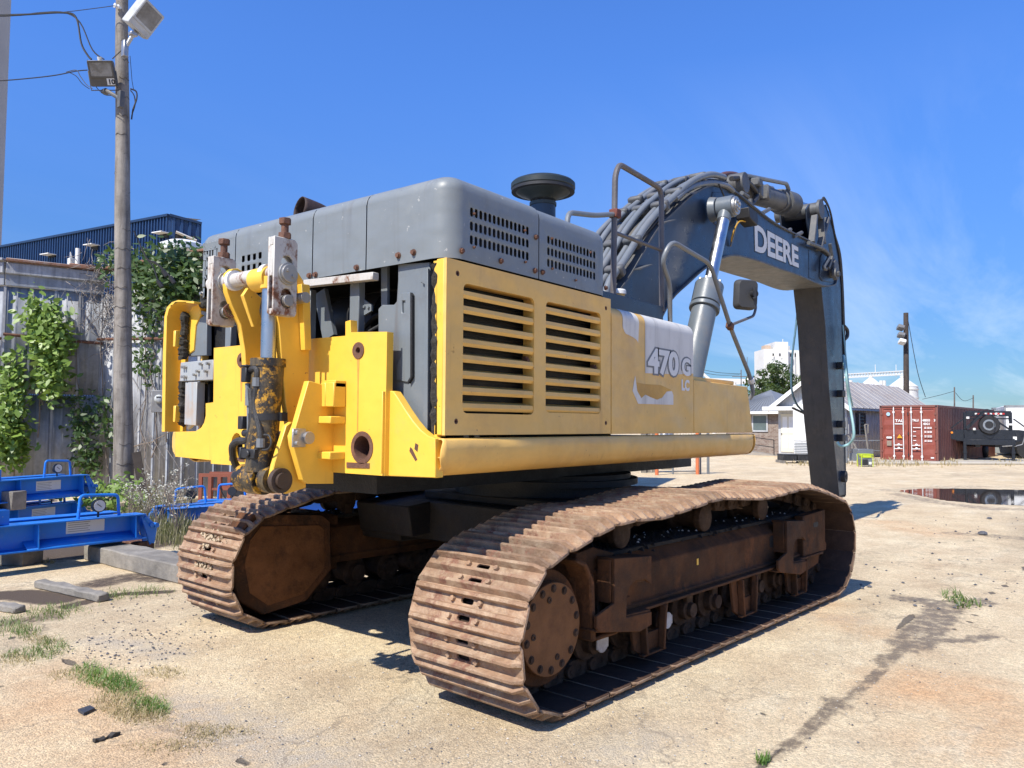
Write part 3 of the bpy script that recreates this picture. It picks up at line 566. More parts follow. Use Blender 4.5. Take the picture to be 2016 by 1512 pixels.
# stepped bracket with the lower pin
brk = LQ([(606, 748), (614, 756), (600, 770), (600, 935), (655, 940), (655, 953), (603, 951), (592, 944), (573, 875), (571, 858), (580, 838), (600, 758)], yB)
brk = LQ([(603, 750), (613, 752), (640, 760), (652, 790), (652, 952), (603, 952), (592, 945), (572, 876), (570, 858), (578, 838)], yB)
b = B(); b.prism(brk, 'y', yB-.022, yB+.022); BRK = b.build('pin_bracket', YEL, EX, bevel=.004, segs=2)
for py, dx in ((826, 0), (896, .0), (755, .03)):
    x, z = Ls(612, py, yB); b = B(); b.bb((-2.86+dx, yB-.13, z-.022), (-2.75, yB-.018, z+.02)); b.build('stop_lug', YEL, BRK, bevel=.005, segs=2)
x, z = Ls(618, 770, yB); b = B(); b.bb((-2.84, yB-.13, z-.09), (-2.75, yB-.055, z+.05)); b.bb((-2.84, yB-.055, z-.09), (-2.79, yB-.01, z+.05)); b.build('guide_block', YEL, BRK, bevel=.004)
x, z = Ls(592, 862, yB-.025); b = B(); b.bb((x-.06, yB-.034, z-.052), (x+.03, yB-.022, z+.052)); b.build('keeper_plate', STEEL, BRK, bevel=.003)
b = B(); b.cyl((x+.04, yB-.055, z), (x+.04, yB+.24, z), .036, n=20); PIN = b.build('pivot_pin', STEEL, BRK, bevel=.002)
for dz in (-.03, .03): b = B(); b.cyl((x-.035, yB-.034, z+dz), (x-.035, yB-.055, z+dz), .014, n=12); b.build('keeper_bolt', STEEL, BRK)
# lower yoke and pin
yk = LQ([(597, 900), (600, 960), (562, 972), (540, 962), (530, 944), (536, 915), (560, 838), (572, 830), (575, 866)], -.36)
b = B(); b.prism(yk, 'y', -.375, -.34); YK = b.build('lower_yoke', YEL, EX, bevel=.004)
yk2 = LQ([(540, 905), (535, 960), (505, 968), (487, 958), (482, 940), (490, 905)], -.02)
b = B(); b.prism(yk2, 'y', -.03, .0); b.build('lower_yoke', YEL, EX, bevel=.004)
x, z = Ls(551, 946, -.39); b = B(); b.ring((x, -.375, z), (x, -.41, z), .070, .047, 24); b.cyl((x, -.43, z), (x, .02, z), .045, n=24); b.build('lower_pin', mat('greasy_brown', (.055, .035, .025), rough=.5, var=.3, bump=.2), YK, ang=30)
xb, zb = x, z
b = B(); b.cyl((xb, -.12, zb), (xb, -.25, zb), .088, n=28); b.cyl((xb, -.27, zb), (xb, -.335, zb), .074, n=28); b.cyl((xb, -.045, zb), (xb, -.115, zb), .08, n=28); CE = b.build('cylinder_eye', BARREL, EX)
# cylinder
cy = -.205; xc = -3.04
b = B(); b.cyl((xc, cy-.0, 1.95), (xb, cy, zb+.04), .092, .085, n=28); b.cyl((xc, cy, 1.93), (xc, cy, 1.975), .10, n=28); CYB = b.build('lift_cylinder_barrel', BARREL, EX)
b = B(); b.ring((xc-.002, cy, 1.62), (xc-.003, cy, 1.66), .105, .09, 24); b.box((xc+.03, cy-.11, 1.64), (.04, .03, .05)); b.build('hose_clamp_band', BLK, CYB)
b = B(); b.cyl((xc, cy, 1.97), (xc, cy, 2.42), .044, n=24); b.build('lift_cylinder_rod', CHROME, CYB)
b = B(); b.cyl((xc, -.22, 2.445), (xc, -.07, 2.445), .07, n=24); b.cyl((xc, cy, 2.38), (xc, cy, 2.45), .055, n=20); b.prism([(-3.04, 2.42), (-2.95, 2.36), (-2.98, 2.2), (-3.0, 2.18), (-3.08, 2.36)], 'y', .0, .03); b.build('rod_eye', YEL, CYB, bevel=.003)
b = B(); b.cyl((xc, .40, 2.47), (xc, -.36, 2.47), .045, n=24); b.build('cross_tube', WLINK, EX)
b = B(); b.ring((xc, yL-.03, 2.47), (xc, yL-.06, 2.47), .062, .045, 20); b.ring((xc, yR+.03, 2.47), (xc, yR+.07, 2.47), .062, .045, 20); b.build('tube_collar', WHT, EX)
# slotted links with adjusting bolts
def slot(x, z, r, h): return [(x+r*cos(radians(a)), z+(h/2-r)+r*sin(radians(a))) for a in range(0, 181, 30)]+[(x+r*cos(radians(a)), z-(h/2-r)+r*sin(radians(a))) for a in range(180, 361, 30)]
def slink(y, ztop, zbot, zp, th=.06, nut=False):
    x0, x1 = -3.125, -2.965; xm = (x0+x1)/2+.01
    b = B(); out_ = [(x0, zbot+.01), (x0+.02, zbot), (x1-.01, zbot), (x1, zbot+.02), (x1, ztop-.02), (x1-.02, ztop), (x0, ztop)]
    b.prism(out_, 'y', y-th/2, y-th/2+.014, [slot(xm, zp+.03, .042, .15), slot(xm, zbot+.10, .038, .115)])
    b.prism(out_, 'y', y+th/2-.014, y+th/2, [slot(xm, zp+.03, .042, .15)])
    b.bb((x0+.001, y-th/2+.0145, ztop-.05), (x1-.001, y+th/2-.0145, ztop-.001)); b.bb((x0+.001, y-th/2+.0145, zbot+.22), (x0+.015, y+th/2-.0145, ztop-.051)); b.bb((x1-.015, y-th/2+.0145, zbot+.001), (x1-.001, y+th/2-.0145, ztop-.051))
    b.bb((x0+.001, y-th/2+.0145, zbot+.001), (x0+.015, y+th/2-.0145, zbot+.035))
    L = b.build('slotted_link', WLINK, EX, bevel=.003)
    b = B(); b.cyl((xm, y, ztop), (xm, y, ztop+.10), .021, n=14); b.cyl((xm, y, ztop), (xm, y, ztop+.035), .038, n=6); b.cyl((xm, y, ztop+.085), (xm, y, ztop+.12), .036, n=6); b.build('adjusting_bolt', BROWNR, L, bevel=.002)
    b = B(); b.cyl((xm, y-th/2-.030, zp), (xm, y+th/2, zp), .052, n=24); b.ring((xm, y-th/2-.015, zp), (xm, y-th/2-.001, zp), .064, .05, 24); b.build('link_pin', STEEL, L, bevel=.002)
    b = B(); b.cyl((xm, y-th/2-.022, zbot+.085), (xm, y+th/2-.01, zbot+.085), .034, n=20); b.build('link_pin', STEEL, L, bevel=.002)
    for s_ in (-1, 1): b = B(); b.cyl((xm+s_*.018, y-th/2-.030, zp-s_*.016), (xm+s_*.018, y-th/2-.042, zp-s_*.016), .011, n=6); b.build('keeper_bolt', STEEL, L)
    if nut:
        b = B(); b.tube(spline([(xm-.03, y-th/2-.03, zbot+.10), (xm, y-th/2-.045, zbot+.13), (xm+.04, y-th/2-.04, zbot+.08), (xm, y-th/2-.04, zbot+.055), (xm-.03, y-th/2-.035, zbot+.10)], 4), .007, 6); b.tube([(xm-.02, y-th/2-.035, zbot+.12), (xm+.05, y-th/2-.04, zbot+.06)], .006, 6); b.build('wire_clip', BROWNR, L)
    return L
slink(.285, 2.625, 2.20, 2.47, nut=True); slink(-.33, 2.66, 2.215, 2.455)
b = B(); b.cyl((-2.93, -.40, 2.33), (-2.93, yR, 2.33), .032, n=16); b.build('washer_pin', STEEL, EX)
# hydraulic hoses and valve blocks
HOSE = mat('hydraulic_hose', (.028, .027, .026), rough=.55, var=.35, nsc=12, dirt=.4, dirtcol=(.07, .065, .06), bump=.3, bsc=120)
hx = -3.13
def RX(px, py, x=hx): y, z = Rr(px, py, x); return Vector((x, y, z))
def hose(pts, r=.018, m=None, nm='hydraulic_hose', parent=EX): b = B(); b.tube(spline(pts, 5), r, 10); return b.build(nm, m or HOSE, parent)
c = RX(488, 738); b = B(); b.box(c, (.06, .05, .085)); b.box(c+Vector((0, .0, .05)), (.07, .055, .012)); b.cyl(c+Vector((0, -.02, .03)), c+Vector((0, -.055, .03)), .018, n=10); b.build('valve_block', BLK, EX, bevel=.004)
hose([RX(494, 727), RX(506, 728), RX(505, 760), RX(502, 800), RX(512, 850), RX(513, 880)], .017)
hose([RX(487, 755), RX(490, 790), RX(491, 835), RX(490, 862)], .014, PIPE, 'hydraulic_pipe')
hose([RX(494, 765), RX(497, 800), RX(496, 840), RX(487, 866), RX(470, 868), RX(458, 878), RX(459, 900, -3.1), RX(466, 918, -3.05), RX(480, 930, -3.0)], .021)
hose([RX(503, 815), RX(496, 845), RX(488, 870), RX(484, 882), RX(482, 895)], .010)
hose([RX(520, 856), RX(530, 858), RX(534, 872), RX(528, 884), RX(516, 886)], .006)
c = RX(496, 893); b = B(); b.box(c, (.06, .13, .055)); b.box(c+Vector((0, .07, -.0)), (.07, .02, .07)); b.cyl(c+Vector((-.0, .05, .03)), c+Vector((0, .05, .07)), .014, n=10); b.cyl(c+Vector((0, -.03, .03)), c+Vector((0, -.03, .075)), .018, n=10); b.cyl(c+Vector((-.03, -.01, 0)), c+Vector((-.045, -.01, 0)), .02, n=10); b.build('valve_block', BLK, EX, bevel=.004)
c = RX(481, 832); b = B(); b.box(c, (.06, .045, .075)); b.cyl(c+Vector((0, -.0, -.06)), c+Vector((0, -.05, -.06)), .022, n=12); b.build('valve_block', BLK, EX, bevel=.004)
for px, py in ((505, 752), (513, 872), (491, 790), (491, 775)): c = RX(px, py); b = B(); b.cyl(c-Vector((0, 0, .025)), c+Vector((0, 0, .025)), .024, n=8); b.build('hose_fitting', PIPE, EX)
# ---- left side: open yellow door seen edge on
xq = -2.66
def rp(pts, x=xq): return [Rr(a, c, x) for a, c in pts]
outer = [(342, 850), (336, 850), (338, 700), (341, 625), (346, 607), (356, 597), (368, 593), (400, 596), (399, 600), (369, 597), (358, 602), (350, 611), (346, 626), (344, 700)]
b = B(); b.prism(rp(outer), 'x', xq-.07, xq+.10); DL = b.build('left_door', YEL, EX, bevel=.004, segs=2)
b = B(); b.prism(rp([(352, 850), (355, 640), (360, 625), (369, 625), (367, 700), (362, 850)], -2.6), 'x', -2.61, -2.58); b.build('door_flange', YEL, DL, bevel=.003)
for py in (668, 815): b = B(); y, z = Rr(358, py, xq); b.box((xq-.04, y, z), (.04, .03, .12)); b.build('door_hinge', YEL, DL, bevel=.003)
b = B(); b.prism(rp([(371, 650), (372, 620), (380, 605), (396, 598), (398, 618), (388, 640), (384, 690), (370, 700)], -2.62), 'x', -2.63, -2.50); b.build('door_inner_lip', YEL, DL, bevel=.004)
foam('foam_seal', -2.66, 365, 618, 360, 708, .03, DL); foam('foam_seal', -2.66, 361, 752, 357, 838, .033, DL); foam('foam_seal', -2.655, 398, 600, 422, 594, .03, DL, 10)
b = B(); b.prism(rp([(374, 702), (378, 665), (385, 645), (397, 628), (412, 618), (412, 700)], -2.6), 'x', -2.62, -2.58); b.build('air_box_panel', WHT if False else GREYP, EX, bevel=.003)
b = B(); b.prism(rp([(399, 612), (420, 618), (420, 626), (399, 619)], -2.62), 'x', -2.63, -2.60); b.build('stay_arm', GREYP, EX)
GB = mat('zinc_grey_paint', (.33, .35, .36), rough=.5, var=.1, dirt=.4, dirtcol=(.25, .2, .16), rust=.12, bump=.1)
b = B(); b.prism(rp([(358, 714), (422, 708), (422, 748), (356, 751)], -2.70), 'x', -2.71, -2.62); CB = b.build('cross_beam', GB, EX, bevel=.004)
for px, py in ((363, 723), (363, 742), (367, 723), (367, 742), (398, 717), (412, 716), (392, 731), (408, 731), (386, 738)): y, z = Rr(px, py, -2.71); boltat(CB, (-2.71, y, z), (-1, 0, 0), .010, STEEL, .022)
GB2 = mat('zinc_grey_rusty', (.36, .38, .39), rough=.5, var=.1, dirt=.55, dirtcol=(.42, .26, .12), rust=.3, rustcol=(.30, .13, .04), rsc=3, bump=.1, streak=.6, streakcol=(.35, .18, .06))
b = B(); b.prism(rp([(366, 753), (389, 752), (387, 838), (364, 836)], -2.70), 'x', -2.705, -2.64); b.build('bay_pillar', GB2, EX, bevel=.003)
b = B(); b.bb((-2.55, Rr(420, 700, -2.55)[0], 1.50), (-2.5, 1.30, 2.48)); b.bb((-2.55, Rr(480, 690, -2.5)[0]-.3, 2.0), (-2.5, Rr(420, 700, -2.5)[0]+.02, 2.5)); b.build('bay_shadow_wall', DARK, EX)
b = B(); b.box((-2.6, Rr(410, 780, -2.6)[0], 1.80), (.03, .06, .17)); b.box((-2.59, Rr(400, 812, -2.6)[0], 1.66), (.03, .06, .1)); b.build('control_box', BLK, EX, bevel=.006)
b = B(); b.tube(spline([Vector((-2.62, *Rr(372, 842, -2.62))), Vector((-2.62, *Rr(385, 832, -2.62))), Vector((-2.6, *Rr(398, 838, -2.6)))], 5), .018, 8); b.build('wiring_bundle', STEEL, EX)
b = B(); b.bb((-2.60, 1.23, 1.53), (-1.0, 1.25, 2.50)); b.build('left_side_panels', GOLD, EX)
b = B(); b.bb((-.95, .55, 1.5), (1.75, 1.25, 1.9)); b.build('left_platform', GOLD, EX)
# cab on the left side
cabp = [(-.2, 1.91), (1.75, 1.91), (1.80, 2.2), (1.45, 3.12), (-.15, 3.12), (-.2, 2.9)]
b = B(); b.prism(cabp, 'y', .62, 1.28); CAB = b.build('cab', GREYP, EX, bevel=.02)
CABG = mat('cab_glass', (.02, .025, .03), rough=.06, var=.1, bump=0)
for y0_, y1_ in ((.612, .6195), (1.2805, 1.288)):
    b = B(); b.prism([(.95, 2.2), (1.66, 2.25), (1.36, 3.0), (.95, 3.0)], 'y', y0_, y1_); b.build('window', CABG, CAB); b = B(); b.prism([(-.05, 2.35), (.85, 2.2), (.85, 3.0), (-.05, 3.0)], 'y', y0_, y1_); b.build('window', CABG, CAB)
b = B(); b.prism([(.70, 2.3), (1.20, 2.3), (1.20, 2.95), (.70, 2.95)], 'x', -.2105, -.2005); b.build('rear_window', CABG, CAB)
# ---- boom
by = .32
def LB(pts, y=-by): return [Ls(a, c, y) for a, c in pts]
top_ = [(1196, 640), (1207, 590), (1240, 540), (1290, 455), (1324, 420), (1362, 385), (1395, 368), (1420, 368), (1450, 383), (1490, 416), (1530, 445), (1595, 478), (1612, 492), (1640, 512)]
bot_ = [(1645, 548), (1640, 560), (1615, 560), (1570, 541), (1530, 527), (1485, 511), (1448, 502), (1425, 504), (1405, 514), (1380, 530), (1352, 555), (1318, 588), (1290, 640)]
bp = spl2(LB(top_), 4)+spl2(LB(bot_), 4)
b = B(); b.prism(bp, 'y', -by, -by+.02); BM = b.build('boom', NAVY, EX, ang=30)
b = B(); b.prism(bp, 'y', by-.02, by); b.build('boom_side_plate', NAVY, BM, ang=30)
def strip(name, pl, y0, y1, m, th=.02, parent=None, off=0.):
    b = B(); vs = []; fs = []; n = len(pl)
    for i, (x, z) in enumerate(pl):
        a, c = pl[max(i-1, 0)], pl[min(i+1, n-1)]; t = Vector((c[0]-a[0], 0, c[1]-a[1])).normalized(); nn = Vector((-t.z, 0, t.x))
        for y, o in ((y0, off), (y1, off), (y1, off+th), (y0, off+th)): vs.append(Vector((x, y, z))+nn*o)
    for i in range(n-1):
        for k in range(4): fs.append((i*4+k, i*4+(k+1) % 4, (i+1)*4+(k+1) % 4, (i+1)*4+k))
    fs += [(3, 2, 1, 0), tuple((n-1)*4+k for k in range(4))]; b.add(vs, fs); return b.build(name, m, parent or BM, ang=30)
tp = spl2(LB(top_), 4); bt = spl2(LB(bot_), 4)
strip('boom_top_flange', tp, -by-.03, by+.03, BOOMG, .02); strip('boom_bottom_flange', bt, -by-.03, by+.03, BOOMG, .02)
# weld seams / doubler plates
b = B()
dd = LB([(1592, 492), (1606, 494), (1606, 552), (1592, 547)]); b.prism(dd, 'y', -by-.006, -by)
b.prism(LB([(1614, 506), (1617, 500), (1634, 512), (1641, 540), (1637, 556), (1618, 553), (1612, 545)]), 'y', -by-.014, -by); b.build('doubler_plate', NAVY, BM, bevel=.004)
b = B(); b.prism(LB([(1402, 378), (1432, 380), (1452, 402), (1446, 440), (1425, 456), (1405, 440), (1398, 405)]), 'y', -by-.008, -by); b.build('doubler_plate', NAVY, BM, bevel=.004)
# maker's lettering, flat print
x0, z0 = Ls(1487, 492, -by); x1, z1 = Ls(1571, 525, -by)
d = Vector((x1-x0, 0, z1-z0)); dn = d.normalized(); upv = Vector((-dn.z, 0, dn.x)); capD = Ls(1489, 441, -by)[1]-z0; capE = Ls(1570, 486, -by)[1]-z1
print('DEERE', x0, z0, x1, z1, capD, capE, d.length)
def deere(name, off, m, lift):
    hh = (capD+capE)/2; me = textmesh('DEERE', 1, .0004, off, 'LEFT', 0, .96); co = np.array([v.co[:] for v in me.vertices]); mnx, mxx, mxy = co[:, 0].min(), co[:, 0].max(), 0.73
    for v in me.vertices:
        s_ = (v.co.x-mnx-off)/(mxx-mnx-2*off); t_ = v.co.y/mxy; p = Vector((x0, -by-lift, z0))+d*s_+upv*(t_*(capD+(capE-capD)*s_)); v.co = p+Vector((0, -v.co.z*.5, 0))
    me.materials.clear(); me.materials.append(m); me.name = name; link(name, me, BM)
deere('lettering_outline', .062, DECG if False else mat('lettering_outline_grey', (.028, .032, .04), rough=.5, var=.1, bump=0), .003); deere('maker_lettering', .034, DECW, .0055)
# boom hydraulics: pin boss + cylinders both sides
def cylinder(sy, name='boom_cylinder'):
    yc = sy*.56; px, pz = Ls(1430, 408, -.56); fx, fz = 1.55, 1.55; P = Vector((px, yc, pz)); Fv = Vector((fx+.12, yc, 1.75))
    Dv = (Fv-P).normalized(); l = (Fv-P).length; gx = P+Dv*(l*.42)
    b = B(); b.cyl(gx, Fv, .135, n=32); b.cyl(gx-Dv*.02, gx+Dv*.24, .158, n=32); b.cyl(gx+Dv*.26, gx+Dv*.31, .165, n=32); b.cyl(gx-Dv*.06, gx-Dv*.02, .115, n=28)
    C = b.build(name, CYLG, EX, bevel=.006, segs=2)
    b = B()
    for k in range(10): a = 2*pi*k/10; o = Dv.orthogonal().normalized(); o2 = Dv.cross(o); q = gx+o*(.13*cos(a))+o2*(.13*sin(a)); b.cyl(q-Dv*.05, q-Dv*.02, .016, n=6)
    b.build('gland_bolts', STEEL, C)
    b = B(); b.cyl(P+Dv*.10, gx, .068, n=28); b.build('cylinder_rod', CHROME, C)
    b = B(); b.cyl((px, sy*.372, pz), (px, sy*.46, pz), .15, .13, n=28); b.cyl((px, sy*.47, pz), (px, sy*.66, pz), .125, n=28); b.cyl(P, P+Dv*.2, .085, .075, n=20); b.build('rod_eye', CYLG, C, bevel=.006)
    b = B(); b.cyl((px, sy*.66, pz), (px, sy*.69, pz), .105, n=24); b.cyl((px, sy*.69, pz), (px, sy*.705, pz), .075, n=24)
    for k in range(4): a = 2*pi*k/4+.5; b.cyl((px+.04*cos(a), sy*.705, pz+.04*sin(a)), (px+.04*cos(a), sy*.72, pz+.04*sin(a)), .016, n=6)
    b.build('pin_cap', STEEL, C)
cylinder(-1); cylinder(1)
# work light on the boom side
c = Vector((*Ls(1467, 426, -by-.12),)); c = Vector((c[0], -by-.14, c[1]))
b = B(); b.prism([(c.x-.16, c.z+.07), (c.x+.12, c.z+.055), (c.x+.16, c.z-.02), (c.x+.14, c.z-.11), (c.x-.13, c.z-.06)], 'y', c.y-.09, c.y+.09); WLt = b.build('work_light', BLK, BM, bevel=.012, segs=2)
hose([Vector((c.x-.05, c.y, c.z-.08)), Vector((c.x-.22, c.y+.02, c.z-.12)), Vector((c.x-.27, c.y+.08, c.z-.28)), Vector((c.x-.2, -by-.01, c.z-.40))], .009, GREASE, 'lamp_wire', WLt)
b = B(); b.beam((c.x-.22, -by-.02, c.z-.40), (c.x-.20, -by-.10, c.z-.10), .05, .012); b.build('lamp_bracket', BOOMG, WLt)
# pipes along the back of the boom
def offs(pl, o):
    r_ = []
    for i, (x, z) in enumerate(pl): a, c_ = pl[max(i-1, 0)], pl[min(i+1, len(pl)-1)]; t = Vector((c_[0]-a[0], c_[1]-a[1])).normalized(); r_.append((x-t.y*o, z+t.x*o))
    return r_
base = [q for q in tp if q[0] < Ls(1445, 380, -by)[0]][2:]
for k, (y, o, r, i0) in enumerate(((-.32, .14, .038, 0), (-.20, .11, .034, 0), (-.09, .16, .034, 0), (.03, .11, .034, 0), (.16, .13, .034, 0), (.28, .11, .034, 0))):
    q = offs(base[::3], o); P = [(x, y+(.02*sin(i*.7+k)), z+.012*sin(i*1.3+k)) for i, (x, z) in enumerate(q)]
    b = B(); b.tube(spline(P, 3), r, 10); b.build('boom_pipe', PIPE, BM, ang=60)
for px, py in ((1235, 560), (1262, 505), (1316, 428), (1345, 400), (1385, 372)):
    x, z = Ls(px, py, -by); i = min(range(len(tp)), key=lambda j: abs(tp[j][0]-x)+abs(tp[j][1]-z)); t = Vector((tp[i+1][0]-tp[i-1][0], 0, tp[i+1][1]-tp[i-1][1])).normalized(); nn = Vector((-t.z, 0, t.x)); b = B()
    R = Matrix((t, Vector((0, 1, 0)), nn)).transposed(); p0 = Vector((tp[i][0], 0, tp[i][1]))
    b.box(p0+nn*.06, (.05, .62, .05), R); b.box(p0+nn*.13+Vector((0, -.26, 0)), (.09, .20, .12), R); b.box(p0+nn*.13+Vector((0, -.03, 0)), (.09, .20, .11), R); b.box(p0+nn*.13+Vector((0, .22, 0)), (.09, .18, .11), R); b.build('pipe_clamp', BOOMG, BM, bevel=.025, segs=2)
for px, py in ((1255, 545), (1302, 455), (1350, 398)):
    x, z = Ls(px, py, -by); b = B(); b.beam((x-.12, -by-.06, z+.05), (x+.12, -by-.06, z+.13), .10, .014); b.build('side_tab', BOOMG, BM)
for y in (-.28, -.22, .1): # thin loose cables
    q = offs(base[::4], .085); hose([Vector((x, y+.05*sin(i*1.7), z+.015*sin(i*2.2+y*9))) for i, (x, z) in enumerate(q)], .012, HOSE, 'boom_cable', BM)
# hoses over the knuckle, rusty one on top
def P0(px, py, y=0.): return Vector(PL3(px, py, y))
hose([P0(1392, 362), P0(1410, 352), P0(1430, 344), P0(1450, 346), P0(1470, 358), P0(1478, 366)], .045, mat('rusty_sleeve', (.10, .045, .035), rough=.6, var=.3, bump=.2), 'hose_sleeve', BM)
hose([P0(1440, 352, -.2), P0(1460, 352, -.2), P0(1480, 366, -.2), P0(1490, 385, -.2), P0(1478, 405, -.25)], .034, HOSE, 'hydraulic_hose', BM)
hose([P0(1330, 392, -.34), P0(1362, 368, -.34), P0(1400, 360, -.34), P0(1430, 366, -.34), P0(1443, 376, -.34)], .034, PIPE, 'hydraulic_hose', BM)
hose([P0(1415, 362, -.37), P0(1425, 385, -.39), P0(1432, 404, -.42)], .01, HOSE, 'grease_line', BM)
for px, py in ((1400, 356), (1478, 362), (1330, 395)): b = B(); p_ = P0(px, py, -.1); b.box(p_, (.16, .3, .12)); b.build('hose_clamp', BOOMG, BM, bevel=.02)
# arm cylinder along the top
A0, A1 = P0(1432, 366), P0(1557, 403); A2 = P0(1612, 416)
b = B(); b.cyl(A0, A1, .155, n=32); dA = (A1-A0).normalized(); b.cyl(A1-dA*.45, A1, .20, n=32); b.cyl(A1-dA*.12, A1+dA*.02, .185, n=32); b.cyl(A1-dA*.62, A1-dA*.58, .18, n=32); b.cyl((A0.x, -.26, A0.z), (A0.x, .26, A0.z), .14, n=24); AC = b.build('arm_cylinder', BOOMG, EX, bevel=.008, segs=2)
b = B(); b.cyl(A1, A2, .085, n=24); b.build('cylinder_rod', CHROME, AC)
for zo, yo in ((.20, -.1), (.17, .12)): b = B(); q0 = A0+Vector((.25, yo, zo)); q1 = A1+Vector((-.5, yo, zo)); b.tube([q0, q1, q1+Vector((.1, 0, -.08))], .032, 8, round_=.1); b.build('cylinder_pipe', PIPE, AC)
for px, py in ((1490, 375), (1505, 380)): p_ = P0(px, py, -.16); b = B(); b.box(p_, (.12, .16, .22)); b.build('pipe_saddle', BOOMG, AC, bevel=.02)
for p0_, p1_ in (((1477, 392), (1477, 402)), ((1500, 420), (1514, 412)), ((1552, 455), (1556, 452)), ((1562, 466), (1578, 458)), ((1460, 380), (1472, 388))):
    b = B(); b.cyl(P0(*p0_, -by), P0(*p1_, -by), .03, n=8); b.build('mounting_stub', BOOMG, BM)
# ---- stick
sy = .22
st = [(1588, 412), (1594, 402), (1606, 400), (1622, 404), (1632, 416), (1640, 452), (1650, 505), (1656, 570), (1659, 700), (1664, 930), (1664, 976), (1652, 978), (1649, 950), (1637, 830), (1631, 760), (1624, 640), (1616, 566), (1608, 500), (1596, 470), (1590, 440)]
sp = LB(st, -sy)
b = B(); b.prism(sp, 'y', -sy, -sy+.025); SK = b.build('stick', NAVY, EX, ang=30)
b = B(); b.prism(sp, 'y', sy-.025, sy); b.build('stick_side_plate', NAVY, SK, ang=30)
fr = LB([(1652, 978), (1649, 950), (1637, 830), (1631, 760), (1624, 640), (1616, 562)], -sy)
strip('stick_front_plate', fr, -sy-.01, sy+.01, STICKG, .02, SK); bk_ = LB([(1625, 404), (1640, 452), (1650, 505), (1656, 570), (1659, 700), (1664, 930), (1664, 976)], -sy); strip('stick_back_plate', bk_, -sy-.01, sy+.01, NAVY, .02, SK)
b = B(); e0, e1 = sp[10], sp[11]; b.bb((e1[0], -sy, e0[1]-.02), (e0[0], sy, e0[1]+.02)); b.build('stick_end_plate', STICKG, SK)
# bell ears at the top
b = B(); x, z = Ls(1608, 413, -.3); b.cyl((x, -.36, z), (x, .36, z), .12, n=24); b.cyl((x, -.38, z), (x, -.33, z), .16, n=24); b.build('bell_pin', BOOMG, SK, bevel=.006); b = B(); x2, z2 = Ls(1640, 530, -.36); b.cyl((x2, -.42, z2), (x2, .42, z2), .15, n=24); b.build('pivot_pin', BOOMG, SK, bevel=.006)
b = B()
for (a, c_), (d_, e_) in (((1604, 425), (1598, 478)), ((1628, 430), (1612, 492)), ((1616, 428), (1620, 480))): b.beam(P0(a, c_, -.32), P0(d_, e_, -.36), .06, .10, up=(0, 1, 0))
b.build('bell_rib', BOOMG, SK, bevel=.006)
# zig zag steel conduit at the tip, side lines down the stick
hose([P0(1592, 478, -.4), P0(1620, 490, -.4), P0(1632, 505, -.42), P0(1622, 525, -.42), P0(1626, 530, -.42)], .03, BOOMG, 'tip_pipe', SK)
b = B(); b.beam(P0(1634, 480, -.42), P0(1638, 505, -.42), .05, .05); b.beam(P0(1638, 505, -.42), P0(1630, 528, -.42), .05, .05); b.build('tip_bracket', BOOMG, SK)
b = B(); p_ = P0(1641, 540, -.42); b.cyl(p_, p_+Vector((0, -.06, 0)), .10, n=16); b.cyl(p_+Vector((0, -.06, 0)), p_+Vector((0, -.1, 0)), .045, n=6); b.build('pivot_cap', BOOMG, SK)
for j in range(3):
    o = j*.035; hose([P0(1612+j*3, 400, -.33), P0(1622, 393-2*j, -.33), P0(1634, 415, -.34), P0(1643, 460, -.35), P0(1652+j, 500, -.36), P0(1657+j, 560, -.35), P0(1660+j, 640, -.34), P0(1662+j, 700, -.34)], .016, HOSE, 'stick_hose', SK)
for py in (720, 775, 835, 862): p_ = P0(1656, py, -sy-.05); b = B(); b.box(p_, (.20, .10, .12)); b.build('line_bracket', BLK, SK, bevel=.01)
hose([P0(1662, 642, -.34), P0(1668, 650, -.36), P0(1668, 662, -.36), P0(1663, 668, -.34)], .03, HOSE, 'stick_hose', SK)
TEAL = mat('pale_green_hose', (.25, .42, .42), rough=.5, var=.2, bump=.1)
hose([P0(1660, 700, -.36), P0(1666, 740, -.5), P0(1672, 790, -.5), P0(1680, 840, -.6), P0(1680, 862, -.6), P0(1670, 875, -.5), P0(1655, 878, -.4), P0(1648, 870, -.35)], .022, TEAL, 'hanging_hose', SK)
hose([P0(1659, 640, -.34), P0(1664, 690, -.4), P0(1671, 760, -.5), P0(1679, 800, -.5)], .013, TEAL, 'hanging_hose', SK)
hose([P0(1572, 555, .36), P0(1571, 600, .4), P0(1566, 650, .4), P0(1560, 700, .45), P0(1558, 760, .5), P0(1568, 795, .5), P0(1588, 815, .45), P0(1600, 820, .35)], .018, mat('blue_grey_hose', (.10, .20, .27), rough=.5, var=.5, nsc=3, bump=.1), 'hanging_hose', SK)
b = B(); b.beam(P0(1560, 803, .48), P0(1592, 818, .42), .03, .03); b.box(P0(1587, 814, .44), (.06, .06, .06)); b.build('hose_end', BLK, SK)
b = B(); x, z = Ls(1658, 938, -sy); b.cyl((x, -sy-.07, z), (x, -sy, z), .10, n=20); b.cyl((x, -sy-.085, z), (x, -sy-.07, z), .04, n=12); b.build('stick_boss', STICKG, SK)
b = B(); b.prism(LB([(1573, 562), (1586, 566), (1586, 578), (1573, 576)], -.31), 'y', .0, .01) if False else None
